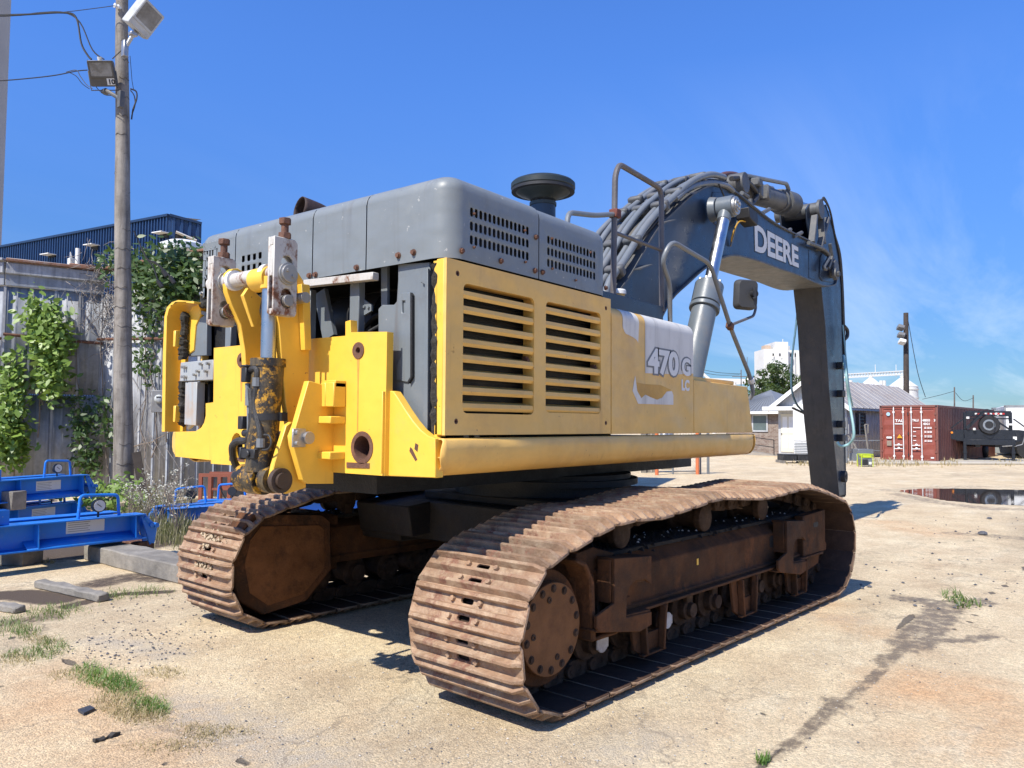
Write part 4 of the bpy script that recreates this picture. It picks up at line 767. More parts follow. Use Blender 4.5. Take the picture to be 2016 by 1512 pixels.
# ================================================================== UNDERCARRIAGE, turned a little under the upper works
TH = -.069; SW = .86; YC = 1.4275
raw = [(-2.05, .0), (-1.6, .0), (-.8, .0), (0, .0), (.8, .0), (1.6, .0), (2.12, .0), (2.40, .10), (2.56, .28), (2.62, .50), (2.56, .72), (2.40, .89), (2.14, .975), (1.72, 1.065), (1.40, 1.11), (1.05, 1.105), (.55, 1.085), (.15, 1.105), (-.25, 1.13), (-.65, 1.10), (-1.05, 1.065), (-1.35, 1.075), (-1.62, 1.055), (-1.92, .985), (-2.18, .91), (-2.36, .77), (-2.46, .55), (-2.45, .32), (-2.33, .12)]
def closed(P, k=10):
    n = len(P); o = []
    for i in range(n):
        a, b_, c, d_ = [Vector((*P[j % n], 0)) for j in (i-1, i, i+1, i+2)]
        for j in range(k): t = j/k; q = .5*((2*b_)+(c-a)*t+(2*a-5*b_+4*c-d_)*t*t+(3*b_-a-3*c+d_)*t**3); o.append((q.x, max(0., q.y)))
    return o
OUT = np.array(closed(raw)); d_ = np.linalg.norm(np.roll(OUT, -1, 0)-OUT, axis=1); cum = np.concatenate([[0], np.cumsum(d_)]); PER = cum[-1]
NS = round(PER/.231); PITCH = PER/NS; print('track perimeter', PER, NS, PITCH)
def along(s):
    s %= PER; i = int(np.searchsorted(cum, s, 'right')-1); t = (s-cum[i])/d_[i]; return OUT[i]*(1-t)+OUT[(i+1) % len(OUT)]*t
# one shoe: local x along travel, z outward; tips of the grousers at z = 0
SHOEIN = mat('shoe_inner_shaded', (.060, .036, .026), spec=.25, rough=.6, var=.3, nsc=5, dirt=.4, dirtcol=(.12, .07, .045), bump=.2)  # inner faces coloured dark for the shade inside the track loop
def shoe_mesh():
    p = PITCH; h = p/2-.008; b = B(); z1 = -.043; z0 = -.058
    # plate with two oblong windows and link notches
    holes = [rrect(dx-.015, y-.048, dx+.015, y+.048, .013, 2) for dx, y in ((-.046, .0), (.047, .0))]
    plate = [(-h, -SW/2+.02), (-h+.03, -SW/2), (h-.03, -SW/2), (h, -SW/2+.02), (h, -.115), (h-.025, -.115), (h-.025, -.075), (h, -.075), (h, .075), (h-.025, .075), (h-.025, .115), (h, .115), (h, SW/2-.02), (h-.03, SW/2), (-h+.03, SW/2), (-h, SW/2-.02)]
    b.prism(plate, 'z', z0, z1, holes); b.cur = 1; b.prism([(x*.985, y*.992) for x, y in plate], 'z', z0-.004, z0-.0005, holes); b.cur = 0
    # overlapping lips: leading edge bent in, trailing edge bent out
    b.prism([(-h-.008, z0-.004), (-h-.002, z0-.005), (-h+.012, z1-.001), (-h, z1+.001)], 'y', -SW/2+.02, SW/2-.02)
    for x, hh, w in ((-h+.024, .041, .019), (.000, .043, .020), (h-.019, .041, .019)):
        prof = lambda e: [(x-w, z1), (x-w*.55, z1+hh*e), (x+w*.38, z1+hh*e), (x+w, z1)]
        vs = []; fs = []
        ys = [(-SW/2+.004, .12), (-SW/2+.06, 1), (SW/2-.06, 1), (SW/2-.004, .12)]
        for y, e in ys:
            for (a, c) in prof(e): vs.append((a, y, c))
        for i in range(len(ys)-1):
            for k in range(3): fs.append((i*4+k, i*4+k+1, (i+1)*4+k+1, (i+1)*4+k))
        fs += [(0, 1, 2, 3), tuple(len(vs)-4+k for k in (3, 2, 1, 0))]; b.add(vs, fs)
    for x in (-.046, .047):
        for y in (-.105, .105): b.cyl((x, y, z1-.002), (x, y, z1+.020), .019, .016, n=6)
    o = b.build('track_shoe', [SHOE, SHOEIN], None, bevel=.004); return o
def link_mesh():
    b = B(); p = PITCH
    for s_ in (-1, 1):
        y = s_*.085; pr_ = [(-p*.52, -.095), (-p*.52, -.145), (-p*.30, -.165), (p*.30, -.165), (p*.50, -.15), (p*.52, -.10), (p*.3, -.075), (p*.25, -.052), (-p*.25, -.052), (-p*.3, -.075)]
        b.prism(pr_, 'y', y-.018, y+.018, [circ(0, -.11, .022, .020, 8)])
        b.cyl((-p/2, y+s_*.018, -.115), (-p/2, y+s_*.05, -.115), .040, n=14); b.cyl((-p/2, y+s_*.05, -.115), (-p/2, y+s_*.056, -.115), .018, n=10)
    b.cyl((-p/2, -.07, -.115), (-p/2, .07, -.115), .03, n=10)
    return b.build('track_link', CHAIN, None, bevel=.003)
SH0 = shoe_mesh(); LK0 = link_mesh(); SH_USED = [False]
def track(sg):
    yc = sg*YC; par = None
    b = B()   # master: the two continuous rails of the chain
    P = [along(PER*i/240) for i in range(240)]; P = np.array(P); T = np.roll(P, -1, 0)-np.roll(P, 1, 0); T /= np.linalg.norm(T, axis=1)[:, None]; Nn = np.stack([-T[:, 1], T[:, 0]], 1)  # inward (path runs counter-clockwise)
    for y in (yc-.085, yc+.085):
        vs = []; 
        for i in range(240):
            for y_, o in ((y-.012, .075), (y+.012, .075), (y+.012, .150), (y-.012, .150)): q = P[i]+Nn[i]*o; vs.append((q[0], y_, q[1]))
        b.add(vs, [(i*4+k, i*4+(k+1) % 4, ((i+1) % 240)*4+(k+1) % 4, ((i+1) % 240)*4+k) for i in range(240) for k in range(4)])
    CH = b.build('track_chain', CHAIN, EX, rotz=TH)
    tag(CH, 'rusty crawler chain with triple grouser shoes, '+('right side nearest the camera' if sg < 0 else 'left side under the lifting gear'))
    for i in range(NS):
        s = (i+(.35 if sg < 0 else .05))*PITCH; q = along(s); t = along(s+.09)-along(s-.09); t = t/np.linalg.norm(t); ang = atan2(t[1], t[0])
        # outward normal is -inward; local frame: x = travel, z = outward
        X = Vector((t[0], 0, t[1])); Z = Vector((t[1], 0, -t[0])); Y = Z.cross(X); jit = float(rng.normal()*.006)
        Mx = Matrix((X, Y, Z)).transposed().to_4x4(); Mx.translation = Vector((q[0], yc, q[1]))
        if SH_USED[0]: so_ = SH0.copy(); lo_ = LK0.copy(); COL.objects.link(so_); COL.objects.link(lo_)
        else: so_, lo_ = SH0, LK0; SH_USED[0] = True
        so_.parent = CH; lo_.parent = CH; so_.matrix_local = Mx @ Matrix.Rotation(jit, 4, 'Y'); lo_.matrix_local = Mx
    # frame: welded box beam with sloping top
    yf = yc+sg*.02
    b = B(); cs = [(-.24, .40), (.24, .40), (.26, .46), (.235, .47), (.235, .70), (.12, .78), (-.14, .78), (-.235, .70), (-.235, .47), (-.26, .46)]
    b.prism([(yf+(y if sg < 0 else -y)*1.0, z) for y, z in cs], 'x', -1.52, 2.02)
    FRm = b.build('track_frame', FRAME, EX, bevel=.008, rotz=TH)
    b = B(); yo = yf-.245 if sg < 0 else yf+.245
    # end bulkhead near the sprocket and the idler guard
    b.prism([(-1.70, .36), (-1.52, .34), (-1.30, .34), (-1.30, .80), (-1.52, .86), (-1.70, .84)], 'y', yf-.20, yf+.20); b.build('end_bulkhead', FRAME, FRm, bevel=.006); b = B()
    b.prism([(1.56, .44), (2.12, .44), (2.13, .50), (2.10, .52), (2.10, .82), (1.56, .80)], 'y', yo-(.02 if sg < 0 else -.02)-.02, yo+.04)
    b.build('idler_guard', FRAME, FRm, bevel=.006); b = B(); b.prism([(1.7, .28), (2.02, .32), (2.06, .43), (1.6, .43)], 'y', yo-.0, yo+.03); b.build('skid_plate', FRAME, FRm, bevel=.006)
    def ob(name, bb_, m, bev=.005): return bb_.build(name, m, FRm, bevel=bev, ang=30)
    # final drive
    cx, cz = -2.02, .475; yo2 = yc+sg*.30
    b = B(); b.lathe([(.20, -.20), (.30, -.12), (.32, -.10), (.32, 0)], (cx, yo2-sg*.06, cz), (0, sg, 0), n=40); ob('final_drive_housing', b, FRAME)
    b = B(); b.cyl((cx, yo2-sg*.055, cz), (cx, yo2, cz), .255, n=48); FD = ob('final_drive_cover', b, DISC, .004)
    if sg < 0:
        for k in range(14):
            a = 2*pi*(k+.4)/14; q = Vector((cx+.222*cos(a), yo2, cz+.222*sin(a))); b = B(); b.cyl(q, q+Vector((0, sg*.003, 0)), .023, n=14); b.cyl(q+Vector((0, sg*.003, 0)), q+Vector((0, sg*.010, 0)), .015, n=12); ob('cover_bolt', b, CHAIN, 0)
        for a in (100, 185, 285): q = Vector((cx+.165*cos(radians(a)), yo2, cz+.165*sin(radians(a)))); b = B(); b.ring(q, q+Vector((0, sg*.006, 0)), .018, .008, 12); ob('drain_plug', b, CHAIN, 0)
    # sprocket teeth
    b = B(); n = 22; pr_ = []
    for k in range(n*2): a = 2*pi*k/(2*n); r = .375 if k % 2 else .325; pr_.append((cx+r*cos(a), cz+r*sin(a)))
    b.prism(pr_, 'y', yc-.035, yc+.035); b.cyl((cx, yc-.06, cz), (cx, yc+.06, cz), .28, n=32); ob('sprocket', b, CHAIN, .003)
    # idler
    b = B(); b.lathe([(.10, -.12), (.30, -.10), (.36, -.09), (.36, -.04), (.40, -.04), (.40, .04), (.36, .04), (.36, .09), (.30, .10), (.10, .12)], (2.12, yc, .49), (0, 1, 0), n=40); ob('front_idler', b, CHAIN)
    # carrier rollers
    for x in (-1.15, -.02, 1.0):
        b = B(); zc = .905; b.lathe([(.05, -.14), (.10, -.13), (.10, -.10), (.075, -.09), (.075, .09), (.10, .10), (.10, .15), (.08, .16), (.03, .165)], (x, yc+sg*.03, zc), (0, sg, 0), n=24); b.bb((x-.04, yc-sg*.10-.03, .74), (x+.04, yc-sg*.10+.03, .89)); CR = ob('carrier_roller', b, CHAIN, .003)
    # bottom rollers with hub caps
    for k in range(9):
        x = -1.46+k*.385; b = B(); b.lathe([(.04, -.20), (.075, -.195), (.075, -.14), (.125, -.13), (.125, -.10), (.095, -.095), (.095, .095), (.125, .10), (.125, .13), (.075, .14), (.075, .195), (.05, .205)], (x, yc, .275), (0, sg, 0), n=24)
        b.cyl((x, yc+sg*.20, .275), (x, yc+sg*.235, .275), .052, n=16); b.prism([(x-.05, .40), (x+.05, .40), (x+.035, .30), (x-.035, .30)], 'y', yc+sg*.17, yc+sg*.205)
        ob('track_roller', b, CHAIN, .003)
        if k in (0, 2): b = B(); b.cyl((x, yc+sg*.236, .275), (x, yc+sg*.25, .275), .056, n=16); b.box((x, yc+sg*.243, .275), (.12, .012, .06)); ob('painted_hub_cap', b, mat('chalk_paint%d' % k, (.55, .53, .50), rough=.7, var=.2, dirt=.6, dirtcol=(.2, .13, .1), rust=.2, bump=.4), .003)
    # roller guards
    for x in (-.98, .42, 1.45):
        b = B(); y0, y1 = yc+sg*.262, yc+sg*.285
        b.prism([(x-.24, .44), (x-.15, .44), (x-.12, .26), (x+.12, .26), (x+.15, .44), (x+.24, .44), (x+.19, .18), (x+.10, .13), (x-.10, .13), (x-.19, .18)], 'y', y0, y1)
        for dx in (-.10, .10): b.prism([(x+dx-.012, .14), (x+dx+.012, .14), (x+dx*1.3+.012, .42), (x+dx*1.3-.012, .42)], 'y', y1+sg*.001, y1+sg*.05)
        b.bb((x-.14, y1+sg*.001, .13), (x+.14, y1+sg*.04, .145)); ob('roller_guard', b, FRAME, .004)
    # steps with U cut-outs
    if sg < 0:
        for dx in (0, 2.56):
            y1 = -1.70; b = B(); C_ = [(-1.52, .81), (-1.10, .775), (-1.10, .60), (-1.14, .615), (-1.17, .635), (-1.29, .645), (-1.35, .62), (-1.38, .57), (-1.39, .44), (-1.10, .425), (-1.10, .345), (-1.24, .325), (-1.66, .40), (-1.70, .43), (-1.70, .50), (-1.52, .545)]
            b.prism([(x+dx, z) for x, z in C_], 'y', y1-.10, y1-.078)
            b.beam((-1.52+dx, y1-.03, .80), (-1.10+dx, y1-.03, .765), .13, .02); b.beam((-1.38+dx, y1-.03, .445), (-1.10+dx, y1-.03, .43), .12, .015); b.beam((-1.30+dx, y1-.03, .64), (-1.16+dx, y1-.03, .63), .12, .015)
            b.bb((-1.395+dx, y1-.077, .45), (-1.38+dx, y1+.02, .6)); b.bb((-1.53+dx, y1-.077, .54), (-1.515+dx, y1+.02, .80)); b.beam((-1.69+dx, y1-.03, .41), (-1.24+dx, y1-.03, .333), .12, .015); b.beam((-1.24+dx, y1-.03, .333), (-1.10+dx, y1-.03, .35), .12, .012)
            b.bb((-1.32+dx, y1+.005, .46), (-1.18+dx, y1+.03, .52)); ob('step_bracket', b, FRAME, .004)
        # end bracket beside the sprocket
        b = B(); y1 = yf-.245; b.prism([(-1.68, .34), (-1.64, .335), (-1.66, .70), (-1.72, .80), (-1.82, .84), (-1.84, .82), (-1.75, .78), (-1.70, .70)], 'y', y1-.06, y1+.1); b.prism([(-1.64, .335), (-1.4, .335), (-1.4, .36), (-1.64, .36)], 'y', y1-.06, y1+.1); b.prism([(-1.66, .36), (-1.54, .36), (-1.54, .70), (-1.66, .72)], 'y', y1+.02, y1+.06); ob('end_bracket', b, FRAME, .01)
        b = B(); b.prism([(-1.6, .42), (2.0, .42), (2.0, .44), (-1.6, .44)], 'y', yf-.30, yf-.24); ob('lower_flange', b, FRAME, .004)
        for x, z in ((1.0, .63), (1.86, .70)): b = B(); b.prism(rrect(x-.045, z-.05, x+.045, z+.05, .03) if x < 1.5 else rrect(x-.06, z-.025, x+.06, z+.025, .02), 'y', yf-.2375, yf-.2345) if x < 1.5 else b.prism(rrect(x-.06, z-.022, x+.06, z+.022, .02), 'y', yo-.0425, yo-.0405); ob('access_hole', b, DARK, 0)
        b = B(); b.bb((-.30, yf-.238, .60), (-.275, yf-.236, .645)); ob('yellow_sticker', b, YEL, 0)
    else:
        # inner cover of the left travel motor, seen between the tracks
        y1 = yc-.34
        o_ = [(-2.22, .90), (-1.58, .84), (-1.50, .78), (-1.48, .38), (-1.72, .16), (-2.12, .11), (-2.34, .26), (-2.40, .52), (-2.34, .76)]
        b = B(); b.prism(o_, 'y', y1-.02, y1+.20); MC = ob('travel_motor_guard', b, FRAME, .012)
        ii = [(-2.16, .80), (-1.62, .76), (-1.57, .72), (-1.56, .40), (-1.76, .22), (-2.08, .18), (-2.24, .30), (-2.29, .52), (-2.25, .70)]
        b = B(); b.prism(ii, 'y', y1-.028, y1-.0205); b.cyl((-1.92, y1-.034, .74), (-1.92, y1-.028, .74), .02, n=10); ob('motor_cover_plate', b, mat('motor_cover_rust', (.17, .072, .028), spec=.15, rough=.85, var=.35, nsc=5, dirt=.4, dirtcol=(.03, .02, .015), bump=.5), .004)
    # dirt piled on the frame
    n = 900; pts = np.stack([rng.uniform(-1.45, 2.0, n), yf+rng.normal(0, .09, n), rng.uniform(.775, .80, n)], 1); b = B(); 
    b.bb((-1.45, yf-.17, .775), (1.95, yf+.17, .80))
    for q in pts:
        r = float(rng.uniform(.008, .03)); c_ = Vector(q); c_.z += float(rng.uniform(0, .03))*max(0, 1-abs(q[1]-yf)/.15); b.add([c_+Vector((r*a, r*e, r*f_)) for a, e, f_ in ((1, 0, 0), (-.6, .8, .1), (-.5, -.8, -.1), (.1, .1, .8))], [(0, 1, 3), (1, 2, 3), (2, 0, 3), (0, 2, 1)])
    b.build('packed_dirt', SOIL, FRm, kind='stuff')
    if sg < 0:
        b = B()
        for _ in range(46): x, y = float(rng.uniform(-1.1, 1.6)), yf-float(rng.uniform(-.1, .16)); z = .815; r = float(rng.uniform(.006, .014)); b.add([Vector((x+r*a, y+r*e, z+r*f_)) for a, e, f_ in ((1, 0, 0), (-.6, .8, .1), (-.5, -.8, -.1), (.1, .1, .9))], [(0, 1, 3), (1, 2, 3), (2, 0, 3), (0, 2, 1)])
        b.build('loose_pebbles', WHT, FRm, kind='stuff')
    else:
        b = B()
        for _ in range(150):
            s = float(rng.choice([1, 2])*PITCH+rng.normal()*.05)+PER*.895; q = along(s); t = along(s+.09)-along(s-.09); t = t/np.linalg.norm(t); Z = Vector((t[1], 0, -t[0])); r = float(rng.uniform(.006, .022)); c_ = Vector((q[0], yc+float(rng.normal())*.09, q[1]))-Z*.03
            b.add([c_+Vector((r*a, r*e, r*f_)) for a, e, f_ in ((1, 0, 0), (-.5, .85, 0), (-.5, -.85, 0), (0, 0, 1), (0, 0, -1))], [(0, 1, 3), (1, 2, 3), (2, 0, 3), (1, 0, 4), (2, 1, 4), (0, 2, 4)])
        b.build('dried_mud', mat('dried_mud', (.42, .33, .22), rough=.95, var=.2, bump=.4), CH, kind='stuff')
    return CH
track(-1); track(1)
# centre frame between the tracks
b = B(); b.bb((-.9, -.75, .62), (.9, .75, .95)); b.bb((-.75, -.75, .9501), (.75, .75, 1.02))
for sx in (-1, 1):
    for sg in (-1, 1):
        b.prism([(sx*.45, .60), (sx*1.05, .60), (sx*1.12, .90), (sx*.55, .98)], 'y', sg*.7, sg*1.24)
b.prism([(-1.15, .92), (-.5, .98), (-.5, .70), (-1.1, .66)], 'y', .5, 1.2)
b.build('centre_frame', mat('centre_frame_shaded', (.020, .015, .012), rough=.7, var=.4, dirt=.4, dirtcol=(.04, .025, .015), bump=.3), EX, bevel=.012, rotz=TH)  # shade between the tracks painted in as a near-black base
# ================================================================== GROUND
def ground():
    def axis(a, b, near0, near1, dn, far):
        xs = list(np.arange(near0, near1+1e-6, dn)); x = near1; st = dn
        while x < b: st *= 1.13; x += st; xs.append(x)
        x = near0; st = dn; l = []
        while x > a: st *= 1.13; x -= st; l.append(x)
        return np.array(l[::-1]+xs)
    xs = axis(-1500, 2500, -5.5, 12, .06, 0); ys = axis(-1500, 2000, -6.5, 7.5, .06, 0)
    X, Y = np.meshgrid(xs, ys, indexing='ij'); n, m = X.shape; P = np.stack([X.ravel(), Y.ravel()], 1)
    def dseg(pts, w0=0):
        D = np.full(len(P), 1e3)
        for (a, b) in zip(pts[:-1], pts[1:]):
            a = np.array(a); b = np.array(b); ab = b-a; t = np.clip(((P-a)@ab)/(ab@ab), 0, 1); D = np.minimum(D, np.linalg.norm(P-a-t[:, None]*ab, axis=1))
        return D
    def px(*l): return [Gd(*q) for q in l]
    # crack / joint lines (dark): width field
    crk = np.zeros(len(P))
    def line(pts, w): nonlocal crk; crk = np.maximum(crk, np.clip(1.5-dseg(px(*pts))/w, 0, 1.5))
    line([(1470, 1540), (1545, 1470), (1600, 1430), (1640, 1385)], .009); line([(1690, 1300), (1740, 1255), (1800, 1210)], .018)
    line([(1930, 1180), (1985, 1150), (2016, 1118), (2120, 1070)], .012); line([(1880, 1210), (1960, 1212), (2100, 1220)], .010)
    line([(430, 1462), (480, 1500), (560, 1560)], .010); line([(150, 1310), (60, 1262), (-60, 1240)], .009); line([(380, 1440), (350, 1485), (300, 1520)], .008); line([(0, 1352), (90, 1330), (170, 1310)], .008)
    line([(1500, 1405), (1560, 1430), (1640, 1440)], .006); line([(1880, 1240), (1900, 1225), (1940, 1222)], .01)
    # dark damp stain with a shape of its own
    st = np.zeros(len(P))
    def blob(q, w, k=1.): nonlocal st; st = np.maximum(st, k*np.clip(1.6-dseg(px(*q))/w, 0, 1))
    blob([(1600, 1432), (1640, 1390), (1660, 1378)], .07); blob([(1655, 1380), (1700, 1345), (1730, 1320)], .045); blob([(1640, 1378), (1660, 1390)], .10)
    blob([(1735, 1300), (1790, 1275), (1830, 1255)], .10); blob([(1790, 1270), (1830, 1230), (1860, 1200)], .22); blob([(1780, 1178), (1860, 1190), (1930, 1185)], .20); blob([(1700, 1165), (1780, 1175)], .08, .8); blob([(1840, 1262), (1900, 1262), (1950, 1252)], .10); blob([(1520, 1490), (1590, 1440)], .03)
    blob([(1500, 1505), (1600, 1432), (1660, 1380), (1730, 1322), (1800, 1262), (1850, 1215), (1900, 1190)], .075, .95)
    blob([(1920, 1180), (1985, 1150), (2030, 1112)], .05, .85)
    blob([(1880, 1050), (1960, 1055), (2060, 1065)], .28, .9); blob([(1780, 1050), (1870, 1035)], .15, .5); blob([(1700, 985), (2016, 1000)], .3, .35)
    blob([(1760, 966), (1850, 960), (1950, 957), (2060, 960)], .7, .85); blob([(1765, 972), (1850, 990), (1950, 1002), (2050, 1004)], .35, .9); blob([(1500, 925), (1650, 935), (1800, 930)], .25, .25)
    # brown soil
    so = np.zeros(len(P))
    def soil(q, w, k=1.): nonlocal so; so = np.maximum(so, k*np.clip(1.5-dseg(px(*q))/w, 0, 1))
    soil([(-40, 1175), (40, 1170), (110, 1180)], .26); soil([(190, 1150), (260, 1135), (330, 1140)], .28, .8); soil([(130, 1195), (230, 1170), (330, 1165)], .10); soil([(-80, 1240), (20, 1225), (100, 1215)], .2, .7)
    soil([(210, 1330), (300, 1330), (330, 1325)], .09, .5); soil([(300, 1380), (400, 1420), (440, 1450)], .09, .45); soil([(0, 1100), (200, 1080), (330, 1060), (500, 1020)], .8, .9); soil([(-200, 1010), (200, 1000), (450, 985)], 1.2, .8)
    soil([(1640, 905), (1700, 915), (1860, 912), (1960, 908)], .5, .5); soil([(1250, 925), (1300, 925), (1400, 930)], .6, .5)
    # grey gravelly zone and pink / orange tints
    gz = np.zeros(len(P))
    def grav(q, w, k=1.): nonlocal gz; gz = np.maximum(gz, k*np.clip(1.3-dseg(px(*q))/w, 0, 1))
    grav([(200, 1260), (260, 1270), (330, 1290)], .16, .8); grav([(350, 1390), (440, 1430), (620, 1500)], .3, .75); grav([(1230, 1480), (1300, 1450)], .2, .5); grav([(1600, 1215), (1680, 1220)], .15, .35)
    tn = np.zeros(len(P))
    def tint(q, w, k=1.): nonlocal tn; tn = np.maximum(tn, k*np.clip(1.4-dseg(px(*q))/w, 0, 1))
    tint([(-20, 1400), (120, 1350), (250, 1480)], .55, .55); tint([(1830, 1360), (1930, 1370)], .4, 1.); tint([(1930, 1460), (2016, 1430)], .4, .6); tint([(1740, 1030), (1850, 1050)], .5, .6); tint([(1600, 1190), (1700, 1240)], .3, .55)
    Z = .004*np.sin(X*.9+1)*np.cos(Y*.7)*0
    co = np.stack([X.ravel(), Y.ravel(), Z.ravel()], 1); me = bpy.data.meshes.new('ground'); me.vertices.add(n*m); me.vertices.foreach_set('co', co.ravel())
    i, j = np.meshgrid(np.arange(n-1), np.arange(m-1), indexing='ij'); a = (i*m+j).ravel(); q = np.stack([a, a+m, a+m+1, a+1], 1).ravel().astype(np.int32); nf = len(a)
    me.loops.add(nf*4); me.loops.foreach_set('vertex_index', q); me.polygons.add(nf); me.polygons.foreach_set('loop_start', (np.arange(nf)*4).astype(np.int32)); me.polygons.foreach_set('loop_total', np.full(nf, 4, np.int32)); me.update(calc_edges=True)
    for nm, arr in (('crack', crk), ('stain', st), ('soil', so), ('gravel', gz), ('tint', tn)):
        at = me.attributes.new(nm, 'FLOAT', 'POINT'); at.data.foreach_set('value', arr.astype(np.float32))
    mt, nt, b, v = newmat('concrete_yard')
    def attr(nm): a_ = nt.nodes.new('ShaderNodeAttribute'); a_.attribute_name = nm; return a_.outputs['Fac']
    def mth(op, a_, b_=None, c_=None):
        k = nt.nodes.new('ShaderNodeMath'); k.operation = op
        for i_, x_ in enumerate((a_, b_, c_)):
            if x_ is None: continue
            if isinstance(x_, (int, float)): k.inputs[i_].default_value = x_
            else: nt.links.new(x_, k.inputs[i_])
        return k.outputs[0]
    big = noise(nt, v, .22, 6, .6); mid = noise(nt, mapped(nt, v, (1, 1, 1), (4, 9, 0)), 1.6, 8, .65); fine = noise(nt, v, 55, 4, .7); agg = noise(nt, v, 130, 3, .8); rag = noise(nt, mapped(nt, v, (1, 1, 1), (9, 2, 0)), 9, 7, .72)
    c = mixc(nt, ramp(nt, big, .35, .65), (.66, .535, .345), (.74, .63, .435))
    c = mixc(nt, ramp(nt, mid, .38, .7), c, (.54, .415, .27))
    tm = mth('MULTIPLY', attr('tint'), ramp(nt, mid, .25, .6)); c = mixc(nt, tm, c, (.62, .40, .225))
    # long worn patches: pale laitance
    wv = noise(nt, mapped(nt, v, (.5, 1.1, 1), (2, 1, 0), (0, 0, .4)), 1.1, 9, .7); c = mixc(nt, ramp(nt, wv, .55, .72), c, (.68, .60, .44))
    far = noise(nt, mapped(nt, v, (.10, .35, 1), (0, 0, 0), (0, 0, .7)), 1, 8, .65); c = mixc(nt, ramp(nt, far, .52, .74), c, (.41, .33, .225))
    vo = nt.nodes.new('ShaderNodeTexVoronoi'); vo.inputs['Scale'].default_value = 95; vo.inputs['Randomness'].default_value = 1; nt.links.new(v, vo.inputs['Vector'])
    spk = ramp(nt, vo.outputs['Distance'], .10, .42); cellc = nt.nodes.new('ShaderNodeSeparateColor'); nt.links.new(vo.outputs['Color'], cellc.inputs[0])
    cellv = ramp(nt, cellc.outputs[0], .0, 1., (.55, .55, .57, 1), (1.22, 1.18, 1.1, 1)); m2 = nt.nodes.new('ShaderNodeMix'); m2.data_type = 'RGBA'; m2.blend_type = 'MULTIPLY'; m2.inputs[0].default_value = .6; nt.links.new(c, m2.inputs[6]); nt.links.new(cellv, m2.inputs[7]); c = m2.outputs[2]
    c = mixc(nt, ramp(nt, agg, .64, .70), c, (.16, .14, .12)); c = mixc(nt, ramp(nt, fine, .66, .8), c, (.72, .66, .55))
    vo2 = nt.nodes.new('ShaderNodeTexVoronoi'); vo2.inputs['Scale'].default_value = 34; nt.links.new(v, vo2.inputs['Vector']); cc2 = nt.nodes.new('ShaderNodeSeparateColor'); nt.links.new(vo2.outputs['Color'], cc2.inputs[0])
    m3 = nt.nodes.new('ShaderNodeMix'); m3.data_type = 'RGBA'; m3.blend_type = 'MULTIPLY'; m3.inputs[0].default_value = .4; nt.links.new(c, m3.inputs[6]); nt.links.new(ramp(nt, cc2.outputs[1], .0, 1., (.72, .68, .64, 1), (1.14, 1.14, 1.12, 1)), m3.inputs[7]); c = m3.outputs[2]
    md_ = noise(nt, mapped(nt, v, (1, 1, 1), (1, 5, 2)), 14, 6, .75); c = mixc(nt, ramp(nt, md_, .64, .78), c, (.42, .34, .23))
    # gravel
    g1 = mth('MULTIPLY', attr('gravel'), ramp(nt, rag, .35, .55)); c = mixc(nt, g1, c, mixc(nt, ramp(nt, agg, .4, .6), (.25, .21, .165), (.60, .53, .42)))
    # soil
    s1 = mth('SUBTRACT', mth('MULTIPLY', attr('soil'), 2.0), mth('ADD', mth('MULTIPLY', rag, 1.6), mth('MULTIPLY', fine, .55))); s1 = ramp(nt, s1, .02, .55); c = mixc(nt, s1, c, mixc(nt, ramp(nt, agg, .35, .7), (.05, .038, .03), (.17, .125, .09)))
    # stain
    t1 = mth('SUBTRACT', mth('MULTIPLY', attr('stain'), 1.55), mth('ADD', mth('MULTIPLY', rag, 1.9), mth('MULTIPLY', fine, .5))); t1 = ramp(nt, t1, -.12, .42); spec_ = ramp(nt, fine, .62, .68); t2 = mth('MULTIPLY', t1, mth('SUBTRACT', 1., mth('MULTIPLY', spec_, .8))); c = mixc(nt, mth('MULTIPLY', t2, .86), c, (.15, .115, .08))
    # cracks
    k1 = mth('SUBTRACT', mth('MULTIPLY', attr('crack'), 1.6), mth('MULTIPLY', rag, 1.4)); k1 = ramp(nt, k1, .25, .6); c = mixc(nt, mth('MULTIPLY', k1, .85), c, (.10, .085, .07))
    # hairline crazing
    vc = nt.nodes.new('ShaderNodeTexVoronoi'); vc.feature = 'DISTANCE_TO_EDGE'; vc.inputs['Scale'].default_value = .35; nv = nt.nodes.new('ShaderNodeVectorMath'); nv.operation = 'ADD'; nz_ = N(nt, 'ShaderNodeTexNoise'); nz_.inputs['Scale'].default_value = 2.5; nz_.inputs['Detail'].default_value = 8; nt.links.new(v, nz_.inputs['Vector']); nt.links.new(v, nv.inputs[0]); nt.links.new(nz_.outputs['Color'], nv.inputs[1]); nt.links.new(nv.outputs[0], vc.inputs['Vector'])
    c = mixc(nt, mth('MULTIPLY', ramp(nt, vc.outputs['Distance'], .0, .008, (1, 1, 1, 1), (0, 0, 0, 1)), .45), c, (.16, .13, .10))
    nt.links.new(c, b.inputs['Base Color'])
    rg = mixc(nt, t1, (.88, .88, .88), (.55, .55, .55)); nt.links.new(rg, b.inputs['Roughness']); b.inputs['Specular IOR Level'].default_value = .25
    hgt = mth('ADD', mth('MULTIPLY', vo.outputs['Distance'], -.5), mth('ADD', mth('MULTIPLY', agg, .7), mth('SUBTRACT', mth('MULTIPLY', rag, .5), mth('MULTIPLY', k1, 2.))))
    bm_ = N(nt, 'ShaderNodeBump', Strength=.8, Distance=.014); nt.links.new(hgt, bm_.inputs['Height']); nt.links.new(bm_.outputs[0], b.inputs['Normal'])
    me.materials.append(mt); o = link('ground', me, None, 'structure'); return o
ground()
